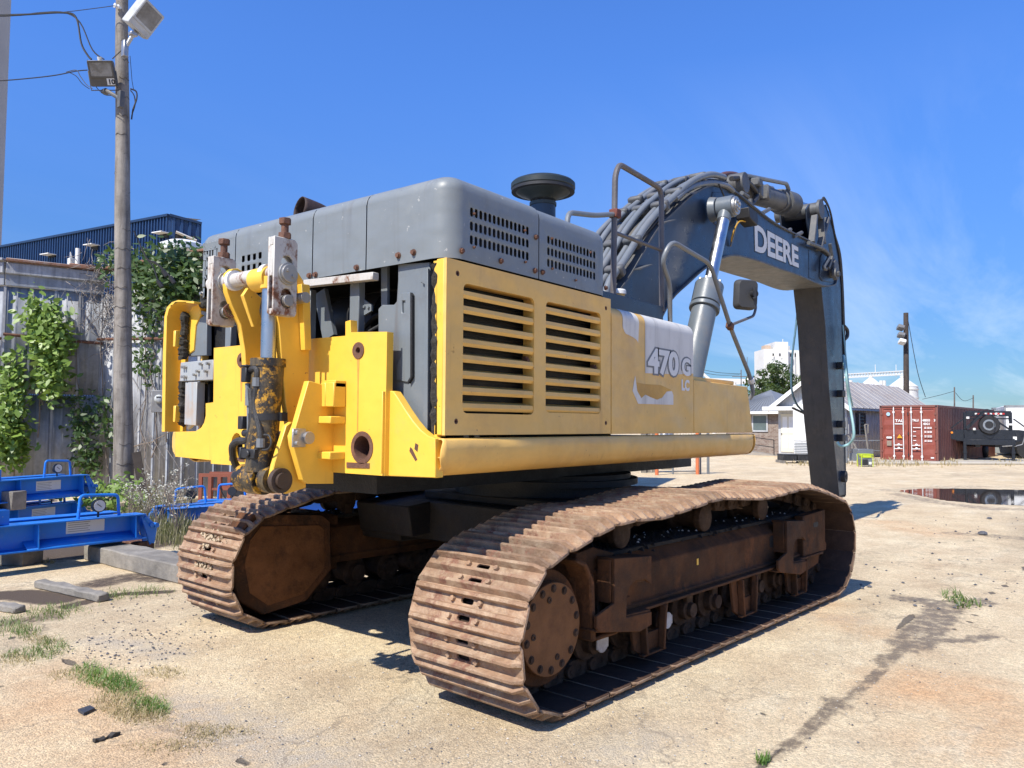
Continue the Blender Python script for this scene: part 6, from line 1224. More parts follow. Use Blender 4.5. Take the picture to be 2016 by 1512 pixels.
b = B(); b.box((0, 0, .14), (.24, .34, .28)); q = AD(22, 1000, 12.0); o = b.build('timber_block', WOODG, None, loc=(q.x, q.y, q.z-.02), bevel=.01, rotz=.3); tag(o, 'squared timber block stacked between the two blue beams at the left', 'block')
for px_, py_, d_2, lb in ((40, 1100, 8.95, 'dark timber block under the front blue beam near the left edge'),):
    q = AD(px_, py_, d_2); hgt = max(.06, bA.z+(0)-.0); b = B(); b.bb((-.14, -.18, -.0), (.14, .18, .19)); o = b.build('timber_block', BROWNR if px_ > 100 else WOODG, None, loc=(q.x, q.y, 0), bevel=.008, rotz=.4); tag(o, lb, 'block')
# red steel stand
q = AD(415, 988, 14.3); q.z = 0; RS = empty('steel_stand', q, YAW-pi/2, 'red brown square tube stand in front of the grey shed wall', 'stand')
for x in (-.19, -.02, .15): 
    for y in (0, .5): b = B(); b.bb((x-.03, y-.03, 0), (x+.03, y+.03, .62)); b.build('leg', REDR, RS)
for y in (0, .5): b = B(); b.bb((-.22, y-.03, .62), (1.4, y+.03, .68)); b.bb((-.02, y-.02, .38), (1.4, y+.02, .42)); b.build('crossbar', REDR, RS)
b = B(); b.tube(spline([(.15, -.05, .5), (.3, -.05, .22), (.55, -.05, .12), (.9, -.05, .2), (1.1, -.05, .45)], 6), .012, 6); b.build('hanging_cable', BLK, RS)
# timbers on the ground
def slab(name, p0_, p1_, w, h, m, label, cat, z=0.):
    a = Vector((*p0_, z)); c = Vector((*p1_, z)); d = c-a; b = B(); n = 10; vs = []; fs = []
    for i in range(n+1):
        x = d.length*i/n
        for y, zz_ in ((-w/2, 0), (w/2, 0), (w/2, h), (-w/2, h)): vs.append((x, y+float(rng.normal())*.005, zz_+(float(rng.normal())*.006 if zz_ else 0)))
    for i in range(n):
        for k in range(4): fs.append((i*4+k, i*4+(k+1) % 4, (i+1)*4+(k+1) % 4, (i+1)*4+k))
    fs += [(0, 1, 2, 3), tuple(n*4+k for k in (3, 2, 1, 0))]; b.add(vs, fs); o = b.build(name, m, None, loc=a, rotz=atan2(d.y, d.x), bevel=.012); return tag(o, label, cat)
slab('timber_sleeper', Gd(196, 1098), Gd(430, 1156), .36, .185, WOODG, 'thick grey weathered timber sleeper beside the left track', 'sleeper')
slab('timber_sleeper', Gd(250, 1088), Gd(288, 1092), .25, .16, BROWNR, 'short dark timber offcut behind the long grey sleeper', 'offcut')
slab('plank', Gd(78, 1156), Gd(204, 1185), .11, .075, WOODG, 'short grey plank lying on the soil at the left', 'plank'); slab('plank', Gd(-60, 1190), Gd(40, 1207), .11, .06, WOODG, 'grey plank end entering at the left edge', 'plank')
slab('stick_offcut', Gd(184, 1463), Gd(236, 1446), .028, .015, mat('dark_strip', (.04, .035, .03), rough=.8, bump=.2), 'thin dark wooden strip on the concrete at lower left', 'stick')
b = B(); b.prism([(0, 0), (.08, .01), (.10, .07), (.03, .08)], 'z', .004, .018); o = b.build('slate_chip', mat('slate', (.04, .045, .06), rough=.6, bump=.2), None, loc=(*Gd(165, 1410), 0), rotz=.3); tag(o, 'flat dark slate chip beside the grass at lower left', 'chip')
# ================================================================== RIGHT BACKGROUND
def base(px, d): q = AD(px, 900, d); q.z = 0; return q
# ---- shipping container
CRED = mat('container_red', (.235, .055, .036), rough=.55, var=.12, nsc=1.2, dirt=.4, dirtcol=(.29, .10, .07), rust=.12, rsc=2, bump=.05, streak=.4, streakcol=(.2, .07, .05))
CREDS = mat('container_side_red', (.17, .060, .045), rough=.6, var=.15, nsc=.8, dirt=.4, dirtcol=(.22, .10, .07), rust=.12, bump=.05, streak=.4, streakcol=(.09, .04, .03))
q = base(1848, 34.8); ang = radians(-94); CT = empty('shipping_container', q, ang, 'red brown shipping container with white lock rods on its closed doors', 'container')
# local: door face along x from -2.44 to 0 (x = towards right), side runs along +y (away)
Wc, Lc, Hc = 2.44, 12.19, 2.59
b = B()
for x in (-Wc, -.10):
    for y in (0, Lc-.12): b.bb((x, y, .0), (x+.10, y+.12, Hc))
for z in (.02, Hc-.10):
    b.bb((-Wc+.1, 0, z), (-.1, .10, z+.10+.02*(z < 1))); b.bb((-.08, .12, z), (-.0, Lc-.12, z+.10)); b.bb((-Wc, .12, z), (-Wc+.08, Lc-.12, z+.10))
b.bb((-Wc+.05, .1, .15), (-.05, Lc, .2)); b.build('corner_frame', CREDS, CT, bevel=.01)
b = B(); b.bb((-Wc+.01, .05, Hc-.04), (-.01, Lc-.05, Hc-.015)); b.bb((-Wc+.02, Lc-.06, .1), (-.02, Lc-.02, Hc-.1)); b.bb((-Wc+.02, .1, .1), (-Wc+.05, Lc-.1, Hc-.1)); b.build('roof', CREDS, CT)
for i in range(39):
    y0 = .13+i*.306; b = B(); prf = [(0, 0), (.07, 0), (.105, -.036), (.20, -.036), (.235, 0), (.306, 0)]; vs = []
    for t, o_ in prf: vs += [(-.012+o_, y0+t, .12), (-.012+o_, y0+t, Hc-.1)]
    b.add(vs, [(2*j, 2*j+2, 2*j+3, 2*j+1) for j in range(5)]); b.build('side_panel', CREDS, CT, ang=20)
for k, (xa, xb) in enumerate(((-2.33, -1.235), (-1.205, -.11))):
    b = B(); zs = [.14, .17, .34, .38, .58, .62, .80, .84, 1.02, 1.06, 1.24, 1.28, 1.46, 1.50, 1.68, 1.72, 1.90, 1.94, 2.30, 2.34, 2.46]; vs = []
    for i, z in enumerate(zs): o_ = .035 if (i//2) % 2 == 0 else .0; vs += [(xa+.05, .03+o_, z), (xb-.05, .03+o_, z)]
    b.add(vs, [(2*j, 2*j+1, 2*j+3, 2*j+2) for j in range(len(zs)-1)])
    b.bb((xa, .012, .13), (xa+.06, .06, 2.47)); b.bb((xb-.06, .012, .13), (xb, .06, 2.47)); b.bb((xa+.06, .012, .13), (xb-.06, .06, .18)); b.bb((xa+.06, .012, 2.42), (xb-.06, .06, 2.47)); DR = b.build('door', CRED, CT, ang=20)
    xs_ = (-1.82, -1.42) if k == 0 else (-1.08, -.66)
    for x in xs_:
        b = B(); b.cyl((x, -.03, .08), (x, -.03, 2.52), .020, n=10); b.build('lock_rod', WHT, DR)
        for z in (.14, .28, 1.2, 2.28, 2.42): b = B(); b.box((x, -.03, z), (.085 if z in (.28, 2.28) else .05, .05, .09 if z in (.28, 2.28) else .05)); b.build('rod_bracket', WHT, DR)
    for z in (.78, .62): b = B(); b.beam((xs_[0]+.02, -.055, z), (xs_[0]+.36, -.055, z+.01), .03, .035); b.cyl((xs_[0]+.2, -.06, z+.03), (xs_[0]+.2, -.03, z+.03), .05, n=10); b.build('door_handle', WHT, DR)
    for z in (.5, 1.05, 1.6, 2.2): x = xa-.02 if k == 0 else xb+.02; b = B(); b.box((x, .0, z), (.10, .04, .09)); b.build('hinge', CREDS, DR)
b = B()
for z in (.35, 1.3, 2.2): b.box((-1.22, 0, z), (.05, .05, .12))
b.build('door_gasket', BLK, CT)
for xc_ in (-2.38, -.06):
    for zc_ in (.07, Hc-.06): b = B(); b.prism(circ(xc_, zc_, .035, .05, 10), 'y', -.004, .0); b.build('corner_hole', DARK, CT)
for xc_ in (-1.9, -.55): b = B(); b.bb((xc_-.18, -.003, .03), (xc_+.18, .0, .10)); b.build('fork_pocket', DARK, CT)
def ctext(s_, x, z, sz, sx=1.): text('painted_letters', s_, sz, DECW, CT, (x, .004, z), (1, 0, 0), (0, 0, 1), .0005, .006, sx=sx)
ctext('TAL', -1.77, 1.83, .17, 1.15); b = B(); b.bb((-1.79, .0, 1.72), (-1.42, .004, 1.765)); b.build('painted_bar', DECW, CT)
ctext('TRLU', -1.05, 1.86, .14, .8); ctext('488353', -.63, 1.86, .14, .75); ctext('3', -.17, 1.86, .14, 1); ctext('42G1', -.60, 1.70, .14, .9)
for z, w1_, w2_ in ((1.56, '', ''), (1.38, '', ''), (1.18, '', ''), (.98, '', '')):
    b = B(); b.bb((-1.02, .0, z), (-1.02+(.32 if z > 1.5 else .12), .004, z+.035)); 
    for dz in (.02, -.03): 
        for dx in (0, .12, .22): b.bb((-.56+dx, .0, z+dz), (-.47+dx, .004, z+dz+.03))
    b.build('painted_data_lines', DECW, CT)
b = B(); b.prism([(-1.70, 1.10), (-1.48, 1.10), (-1.59, 1.27)], 'y', -.004, .004); b.build('warning_triangle', mat('sign_yellow', (.75, .42, .02), rough=.5, bump=0), CT)
b = B(); b.prism([(-1.665, 1.12), (-1.515, 1.12), (-1.59, 1.235)], 'y', -.005, -.0045); b.prism([(-1.60, 1.13), (-1.58, 1.13), (-1.58, 1.21), (-1.60, 1.21)], 'y', -.007, -.006); b.build('warning_mark', mat('sign_amber', (.55, .25, .02), rough=.5, bump=0), CT)
b = B(); b.prism(circ(-2.06, 2.19, .085, n=20), 'y', -.002, .004); b.build('round_badge', mat('pale_blue_badge', (.35, .52, .62), rough=.5, bump=0), CT)
b = B(); b.prism(rrect(-2.16, 1.07, -1.92, 1.16, .03), 'y', .0, .004); b.prism(rrect(-.32, .21, -.18, .27, .02), 'y', .0, .004); b.build('white_plate', WHT, CT)
b = B(); b.bb((-2.14, -.002, .74), (-1.94, .004, .97)); b.build('data_plate', mat('tan_plate', (.25, .20, .15), rough=.5, bump=0), CT)
# ---- second, grey container and white box trailer further right
def box_building(name, label, cat, px, d, ang_, w, l, h, z0, m, rib=.3, parts=()):
    q = base(px, d); T = empty(name, (q.x, q.y, 0), radians(ang_), label, cat); n = max(1, int(w/rib))
    b = B(); b.bb((0, 0, z0), (w, l, h)); b.build('body', m, T, bevel=.03); b = B(); b.bb((-.02, -.02, h-.08), (w+.02, .06, h+.02)); b.bb((-.02, -.02, z0), (.06, .0, h)); b.bb((w-.04, -.02, z0), (w+.02, .0, h)); b.build('frame_rail', STEEL, T)
    return T
box_building('grey_container', 'plain grey container just showing behind the red one', 'container', 1955, 46, -94, 2.9, 12, 2.75, .1, mat('grey_container', (.25, .27, .27), rough=.6, var=.1, bump=.05))
BT = box_building('box_trailer', 'bright white box trailer cropped by the right edge', 'trailer', 1980, 41, -80, 4.2, 9, 2.75, 1.0, WHT)
b = B(); b.cyl((1.0, -.02, .5), (1.0, .3, .5), .5, n=24); b.cyl((2.2, -.02, .5), (2.2, .3, .5), .5, n=24); b.bb((0, .1, .7), (4.2, 3, .98)); b.build('running_gear', DARK, BT)
# ---- black gooseneck trailer
q = base(1948, 36.0); GT = empty('gooseneck_trailer', q, radians(-72), 'black gooseneck flatbed trailer parked nose forward beside the red container', 'trailer')
TB = mat('trailer_black', (.014, .017, .024), rough=.3, var=.2, bump=.03, dirt=.15, dirtcol=(.05, .05, .05))
# local x to the right, y away
b = B(); b.bb((-1.0, 0, 1.05), (1.05, .25, 1.50)); b.bb((-1.0, -.02, .80), (1.05, .10, 1.06)); b.prism([(-1.0, 1.5), (-1.0, .95), (-1.75, 1.1), (-1.75, 1.42), (-1.2, 1.5)], 'y', .0, .12); b.prism([(1.05, 1.5), (1.05, .95), (1.75, 1.1), (1.75, 1.42), (1.2, 1.5)], 'y', .0, .12); GN = b.build('front_frame', TB, GT, bevel=.02)
for x in (-.95, .88): b = B(); b.bb((x-.06, -.01, 1.5), (x+.06, .13, 2.3)); b.build('neck_upright', TB, GT, bevel=.01)
b = B(); b.bb((-.9, -.02, 2.12), (.9, .12, 2.36)); b.bb((-.9, -.01, 1.98), (.9, .10, 2.04)); b.build('neck_crossbeam', TB, GT, bevel=.01)
b = B(); b.beam((-.9, -.05, 1.55), (-.2, -.12, 2.34), .06, .14); b.beam((.2, .0, 2.0), (.85, .0, 1.5), .05, .07); b.beam((-1.6, .05, 1.5), (-1.0, .05, 2.0), .05, .05); b.beam((1.6, .05, 1.5), (1.0, .05, 2.0), .05, .05); b.build('neck_brace', TB, GT)
b = B(); b.lathe([(.20, -.10), (.40, -.11), (.44, -.05), (.44, .05), (.40, .11), (.20, .10)], (.02, .02, 1.72), (0, 1, 0), n=32); TY = b.build('spare_tyre', BLK, GT); b = B(); b.ring((.0, -.10, 1.72), (.0, -.06, 1.72), .25, .17, 28); b.ring((.0, -.06, 1.72), (.0, .05, 1.72), .17, .12, 24); b.build('wheel_rim', CHROME, TY)
for x in (-.98, .95): b = B(); b.bb((x-.06, -.03, 0.03), (x+.06, .09, 1.1)); b.bb((x-.11, -.08, 0), (x+.11, .14, .03)); b.bb((x-.08, -.05, .42), (x+.08, .11, .5)); b.build('landing_leg', TB, GT)
b = B(); b.tube([(.98, -.06, .75), (.98, -.25, .75), (1.05, -.25, .8), (1.25, -.25, .85), (1.35, -.25, 1.2), (1.4, -.25, 1.4)], .02, 8, round_=.05); b.tube([(.5, -.06, .75), (.9, -.06, .78)], .02, 6); b.build('crank_handle', STEEL, GT)
for x in (-1.5, 1.5): b = B(); b.cyl((x, -.02, 1.36), (x, .0, 1.36), .05, n=14); b.build('marker_lamp', ORNG, GT)
b = B(); b.bb((.95, -.004, 1.05), (1.10, .0, 1.2)); b.bb((-.1, -.004, 1.32), (.1, .0, 1.4)); b.build('white_sticker', WHT, GT)
TRED = mat('tape_red', (.45, .02, .02), rough=.4, bump=0)
for i in range(6): b = B(); b.bb((-.55+i*.2, -.025, 2.20), (-.46+i*.2, -.021, 2.27)); b.build('reflective_tape', WHT, GT); b = B(); b.bb((-.45+i*.2, -.025, 2.20), (-.36+i*.2, -.021, 2.27)); b.build('red_tape', TRED, GT)
text('maker_letters', 'PJ', .16, WHT, GT, (.28, -.022, 2.17), (1, 0, 0), (0, 0, 1), .001, .004)
b = B(); b.bb((-1.25, 1.0, .95), (1.25, 9, 1.1)); b.bb((-.5, .25, .7), (-.3, 9, .95)); b.bb((.3, .25, .7), (.5, 9, .95)); b.build('deck', TB, GT)
for y in (6.5, 7.5):
    for x in (-1.1, 1.1): b = B(); b.lathe([(.15, -.12), (.36, -.13), (.40, -.06), (.40, .06), (.36, .13), (.15, .12)], (x, y, .41), (1, 0, 0), n=24); b.build('wheel', BLK, GT)
b = B(); b.tube(spline([(-.75, -.1, 1.6), (-.7, -.2, 2.0), (-.2, -.2, 2.42), (.1, -.15, 2.3), (.2, -.2, 1.7), (.0, -.2, 1.35), (-.3, -.15, 1.45)], 5), .014, 6); b.build('brake_hose', BLK, GT)
b = B(); b.cyl((-.85, -.08, 2.0), (-.85, -.08, 2.1), .07, n=12); b.cyl((-.6, -.1, 1.48), (-.6, -.1, 1.58), .06, n=12); b.box((.72, -.1, 1.85), (.1, .1, .12)); b.box((.82, -.1, 1.75), (.16, .1, .08)); b.build('hitch_fittings', WHT, GT)
# ---- white weatherboard shed with a rusty tin roof
TIN = mat('rusty_tin_roof', (.30, .28, .265), rough=.55, var=.15, nsc=.6, dirt=.5, dirtcol=(.22, .17, .14), rust=.22, rsc=.9, rustcol=(.14, .075, .05), bump=.05, streak=.3)
WSH = mat('old_white_boards', (.46, .47, .48), rough=.7, var=.12, nsc=1, dirt=.5, dirtcol=(.30, .31, .32), bump=.1, streak=.6, streakcol=(.25, .25, .25))
pL, pR = AD(1533, 890, 41.5), AD(1668, 890, 39.0); pL.z = pR.z = 0; d = pR-pL; wS = d.length; ang = atan2(d.y, d.x); HS = empty('white_shed', pL, ang, 'old white wooden shed with a rusty tin gable roof left of the red container', 'shed')
ez, rz_ = 2.75, 4.10; LS = 12.5
print('shed w', wS, 'ang', math.degrees(ang))
b = B(); b.prism([(0, 0), (wS, 0), (wS, ez), (wS/2, rz_-.05), (0, ez)], 'y', 0, .1); b.build('gable_wall', WSH, HS)
b = B(); b.bb((wS-.1, .1, 0), (wS, LS, ez)); b.bb((0, .1, 0), (.1, LS, ez)); b.bb((0.1, LS-.1, 0), (wS-.1, LS, ez)); b.build('side_wall', WSH, HS)
for i in range(24):
    y = .2+i*.39; b = B(); b.bb((wS+.001, y, .05), (wS+.02, y+.05, ez)); b.build('batten', WSH, HS)
npan = 16
for s_ in (0, 1):
    for i in range(npan):
        y0 = -.45+i*(LS+.8)/npan; y1 = y0+(LS+.8)/npan; xe = -.35 if s_ == 0 else wS+.35; ze = ez-.22; b = B(); vs = []
        for t, o_ in ((0, .04), (.06, .04), (.09, 0), (.5, 0), (.53, .02), (.58, 0), (.97, 0), (1, .04)):
            y = y0+(y1-y0)*t; vs += [(wS/2, y, rz_+o_), (xe, y, ze+o_)]
        b.add(vs, [(2*j, 2*j+1, 2*j+3, 2*j+2) for j in range(7)]); b.build('roof_sheet', TIN, HS, ang=20)
b = B(); b.beam((wS/2, -.47, rz_-.07), (-.38, -.47, ez-.31), .04, .20); b.beam((wS/2, -.47, rz_-.07), (wS+.38, -.47, ez-.31), .04, .20); b.build('bargeboard', WHT, HS)
b = B(); b.bb((wS+.28, -.4, ez-.34), (wS+.33, LS+.3, ez-.24)); [b.bb((wS, y, ez-.3), (wS+.3, y+.05, ez-.22)) for y in np.arange(0, LS, .6)]; b.build('eave_rafters', WSH, HS)
b = B(); b.bb((.15, -.04, .25), (.95, -.002, 2.25)); DO = b.build('door', mat('cream_door', (.58, .55, .46), rough=.6, var=.05, bump=.05), HS, bevel=.01)
for x in (.25, .6):
    for z0_, z1_ in ((1.25, 2.1), (.45, 1.1)): b = B(); b.bb((x, -.05, z0_), (x+.25, -.041, z1_)); b.build('door_panel', WHT, DO)
b = B(); b.cyl((.2, -.09, 1.2), (.2, -.04, 1.2), .03, n=8); b.build('door_knob', BLK, DO)
b = B(); b.prism([(-.5, 2.42), (1.3, 2.42), (1.3, 2.62), (-.5, 2.62)], 'y', -.8, -.75); b.bb((-.5, -.75, 2.58), (1.3, 0, 2.62)); b.build('door_canopy', WHT, HS)
for y0_ in (1.1, 5.5):
    b = B(); b.bb((wS+.001, y0_, 1.2), (wS+.04, y0_+1.3, 2.3)); WI = b.build('window', mat('dark_window', (.03, .045, .05), rough=.15, var=.2, bump=0), HS)
    for k in range(6): b = B(); b.bb((wS+.045, y0_+.45, 1.25+k*.17), (wS+.06, y0_+1.0, 1.34+k*.17)); b.build('shutter_slat', mat('shutter_green', (.06, .10, .10), rough=.6, bump=0) if 'shutter_green' not in MATS else MATS['shutter_green'], WI)
    b = B(); b.bb((wS+.04, y0_, 1.15), (wS+.07, y0_+1.3, 1.2)); b.bb((wS+.04, y0_+.4, 1.2), (wS+.07, y0_+.45, 2.3)); b.build('window_frame', WSH, WI)
# tall white cabinet on its pallet
q = base(1562, 36.5); q2 = base(1606, 36.0); CBn = empty('white_cabinet', q, atan2((q2-q).y, (q2-q).x), 'tall bright white metal cabinet with a grille at its foot by the shed', 'cabinet'); 
b = B(); b.bb((0, 0, .28), (1.45, .9, 2.62)); b.build('cabinet_body', WHT, CBn, bevel=.03)
for k in range(7): b = B(); b.bb((.05, -.012, .36+k*.075), (1.38, -.002, .395+k*.075)); b.build('grille_slat', PIPE, CBn)
b = B(); b.bb((.03, -.015, .92), (1.42, -.002, .94)); b.bb((.7, -.03, 1.05), (.9, -.004, 1.08)); b.build('door_seam', DECG, CBn)
q = base(1541, 34.0); PAL = empty('pallet', q, YAW-pi/2-.05, 'low wooden pallet under the black crates', 'pallet')
for i in range(7): b = B(); b.bb((0, i*.16, .10), (1.9, i*.16+.11, .125)); b.build('deck_board', WOODG, PAL)
for x in (0, .9, 1.78): b = B(); b.bb((x, 0, 0), (x+.12, 1.1, .099)); b.build('runner', WOODG, PAL)
cr0 = None
for k, lb in enumerate(('left black plastic crate on the pallet below the white cabinet', 'middle black plastic crate on the pallet below the white cabinet', 'right black plastic crate on the pallet, next to the hanging stick')):
    T = empty('black_crate', tuple(q+Vector((cos(YAW-pi/2-.05)*(.02+k*.62), sin(YAW-pi/2-.05)*(.02+k*.62), .13))), YAW-pi/2-.05, lb, 'crate', 'black crates on the pallet')
    b = B(); b.bb((0, 0, 0), (.58, .9, .22)); b.bb((-.01, -.01, .2201), (.59, .91, .26)); b.build('crate_body', BLK, T, bevel=.01)
    for x in (.1, .28, .46): b = B(); b.bb((x, -.014, .02), (x+.02, -.001, .2)); b.build('crate_rib', BLK, T)
# stand pipe and frames by the wall
q = base(1703, 37.0); SPp = B(); SPp.cyl((0, 0, 0), (0, 0, 1.9), .045, n=10); SPp.beam((-.25, 0, 1.25), (.3, 0, 1.25), .12, .05); SPp.cyl((0, 0, 1.5), (0, 0, 2.0), .07, n=10); o = SPp.build('stand_pipe', PIPE, None, loc=AD(1667, 903, 34.5)*1.0); o.location.z = 0; tag(o, 'grey vertical stand pipe just right of the hanging stick', 'pipe')
b = B(); b.tube([(0, 0, 0), (.0, 0, .95), (2.2, 0, .98), (2.2, 0, 0)], .025, 6); b.tube([(0, 0, .5), (2.2, 0, .5)], .02, 6); o = b.build('pipe_rail', PIPE, None, loc=base(1672, 36.5), rotz=YAW-pi/2+.02); tag(o, 'low pipe rail between the stick and the red container', 'rail')
b = B(); b.beam((0, 0, 0), (-.75, .2, 1.3), .06, .06); b.beam((.2, 0, 0), (.1, .2, 1.7), .05, .05); b.tube([(.1, .2, 1.7), (.25, .2, 1.72), (.25, .2, 1.3)], .03, 6); o = b.build('leaning_post', WOODG, None, loc=base(1703, 36.2), rotz=YAW-pi/2); tag(o, 'two thin posts leaning by the shed window', 'post')
for px_, dd, sc_, lb in ((1686, 34.5, 1., 'pale grey metal box on the ground behind the generator'),):
    b = B(); b.bb((0, 0, 0), (.72, .6, .42)); b.bb((.1, -.0, .4201), (.8, .6, .62)); o = b.build('metal_box', PIPE, None, loc=base(px_, dd), rotz=YAW-pi/2+.1, bevel=.01); tag(o, lb, 'box')
q = base(1696, 31.5); GE = empty('portable_generator', q, YAW-pi/2, 'small portable generator, lime yellow and grey, in front of the metal box', 'generator')
LIME = mat('lime_paint', (.45, .55, .03), rough=.4, bump=.02)
b = B(); b.bb((.02, .02, .05), (.44, .36, .34)); b.build('engine_block', PIPE, GE, bevel=.02); b = B(); b.bb((.05, .0, .36), (.42, .34, .48)); b.cyl((.2, .15, .48), (.2, .15, .51), .04, n=10); b.build('fuel_tank', LIME, GE, bevel=.03)
b = B(); [b.tube([(x, y, 0), (x, y, .5)], .016, 6) for x in (0, .46) for y in (0, .38)]; b.tube([(0, 0, .5), (.46, 0, .5), (.46, .38, .5), (0, .38, .5), (0, 0, .5)], .016, 6); b.build('tube_frame', LIME, GE)
b = B(); b.bb((.06, -.01, .08), (.25, .019, .3)); b.build('outlet_panel', BLK, GE); b = B(); b.bb((.3, -.005, .1), (.4, .018, .2)); b.build('white_label', WHT, GE)
# ---- brick house with hip roof
BRK_, nt, bb_, v = newmat('brick_wall'); 
br = nt.nodes.new('ShaderNodeTexBrick'); br.inputs['Scale'].default_value = 1; br.inputs['Brick Width'].default_value = .21; br.inputs['Row Height'].default_value = .075; br.inputs['Mortar Size'].default_value = .006; br.inputs['Color1'].default_value = (.16, .10, .075, 1); br.inputs['Color2'].default_value = (.26, .20, .16, 1); br.inputs['Mortar'].default_value = (.3, .28, .25, 1)
mpx = nt.nodes.new('ShaderNodeMapping'); mpx.inputs['Rotation'].default_value = (radians(90), 0, 0); nt.links.new(v, mpx.inputs[0]); nt.links.new(mpx.outputs[0], br.inputs['Vector']); nt.links.new(mixc(nt, ramp(nt, noise(nt, v, 3, 5), .5, .8), br.outputs['Color'], (.35, .31, .27)), bb_.inputs['Base Color']); bb_.inputs['Roughness'].default_value = .9
pa, pb_ = AD(1430, 893, 46), AD(1537, 893, 43.5); pa.z = pb_.z = 0; d = pb_-pa; wB = d.length; BH = empty('brick_house', pa, atan2(d.y, d.x), 'low brown brick house with a grey hip roof behind the tool box', 'house')
b = B(); b.bb((0, 0, 0), (wB, 6, 2.35)); b.build('brick_walls', BRK_, BH)
ROOFG = mat('grey_metal_roof', (.17, .18, .19), rough=.5, var=.1, bump=.03)
b = B(); o_ = .45; b.add([(-o_, -o_, 2.40), (wB+o_*.6, -o_, 2.40), (wB+o_*.6, 6.4, 2.40), (-o_, 6.4, 2.40), (1.2, 3, 3.75), (wB-2.2, 3, 3.75)], [(0, 1, 5, 4), (1, 2, 5), (2, 3, 4, 5), (3, 0, 4), (0, 3, 2, 1)]); b.build('roof', ROOFG, BH)
for i in range(18): t = i/18; b = B(); x0_ = -o_+(wB+o_*1.6)*t; x1_ = 1.2+(wB-3.4)*t; b.beam((x0_, -o_, 2.41), (x1_, 3, 3.76), .05, .04); b.build('roof_seam', ROOFG, BH)
b = B(); b.bb((-o_, -o_-.03, 2.28), (wB+o_*.6, -o_, 2.42)); b.bb((-o_, -o_, 2.36), (wB+.2, 0, 2.38)); b.build('fascia_board', WHT, BH)
b = B(); xw = wB-1.65; b.bb((xw, -.05, 1.35), (xw+.85, -.002, 2.2)); w_ = b.build('window', mat('grey_window', (.10, .13, .13), rough=.15, var=.2, bump=0), BH); b = B(); b.prism([(xw-.07, 1.28), (xw+.92, 1.28), (xw+.92, 2.27), (xw-.07, 2.27)], 'y', -.06, -.003, [[(xw+.02, 1.36), (xw+.83, 1.36), (xw+.83, 2.18), (xw+.02, 2.18)]]); b.build('window_frame', WSH, w_)
b = B(); b.beam((xw-1, -1.2, .75), (xw+1.8, -1.0, .45), .03, .04); b.beam((xw-1, -1.2, 1.15), (xw+1.8, -1.0, .85), .03, .04)
for t in (0, .5, 1): b.cyl((xw-1+2.8*t, -1.2+.2*t, 0), (xw-1+2.8*t, -1.2+.2*t, 1.15-.3*t), .025, n=6)
b.build('ramp_rail', BLK, BH); b = B(); b.prism([(xw-2, 0), (xw+2, 0), (xw-2, .45)], 'y', -1.3, -.3); b.build('ramp', mat('ramp_concrete', (.3, .27, .23), rough=.8, bump=.1), BH)
# ---- kerb / low slab before container and houses
b = B(); b.bb((0, 0, 0), (16, 4, .10)); o = b.build('pavement', mat('pale_pavement', (.42, .38, .31), rough=.85, var=.15, bump=.2), None, 'structure', loc=AD(1690, 915, 33.6), rotz=YAW-pi/2+.06, bevel=.02); o.location.z = .0
# ---- grain elevator
SILW = mat('elevator_white', (.62, .62, .60), rough=.75, var=.05, nsc=.1, dirt=.3, dirtcol=(.50, .49, .46), bump=0)
D = 230; q = AD(1505, 836, D); sc = D/FPX; GE_ = empty('grain_elevator', (q.x, q.y, 0), YAW-pi/2, 'tall white concrete grain elevator tower in the distance behind the hanging stick', 'tower')
def ebox(x0_, x1_, y0_, y1_, dy0=0, dy1=12, nm='tower_block', m=SILW): b = B(); b.bb(((x0_-1505)*sc, dy0, 0 if y1_ > 800 else 1.6+(838-y1_)*sc), ((x1_-1505)*sc, dy1, 1.6+(838-y0_)*sc)); return b.build(nm, m, GE_)
ebox(1505, 1526, 686, 840, .0, 9); ebox(1526, 1552, 672, 840, -.6, 9, 'head_house'); ebox(1555, 1596, 686, 840, 3, 14, 'silo_bank'); ebox(1509, 1521, 678, 686, 1, 4, 'roof_hut', mat('tan_hut', (.5, .38, .28), rough=.7, bump=0))
for x in (1562, 1571, 1580, 1589): b = B(); b.cyl(((x-1505)*sc, 3, 0), ((x-1505)*sc, 3, 1.6+(838-690)*sc), 4.2*sc, n=20); b.build('silo_cell', SILW, GE_)
for x, y in ((1521, 697), (1534, 697), (1521, 718), (1534, 718)): b = B(); b.bb(((x-1505)*sc, -.7, 1.6+(838-y-3)*sc), ((x+2.6-1505)*sc, -.61, 1.6+(838-y+2)*sc)); b.build('window', DARK, GE_)
for x in (1554, 1563, 1578): b = B(); b.bb(((x-1505)*sc, -1.3, 1.6+(838-702)*sc), ((x+2.4-1505)*sc, -1.2, 1.6+(838-695)*sc)); b.build('window', DARK, GE_)
b = B(); b.cyl((45*sc, 3, 24), (45*sc, 3, 1.6+(838-664)*sc), .12, n=6); b.cyl((49*sc, 0, 1.6+150*sc), (49*sc, 0, 1.6+158*sc), 2.6*sc, n=10); b.build('roof_mast', SILW, GE_)
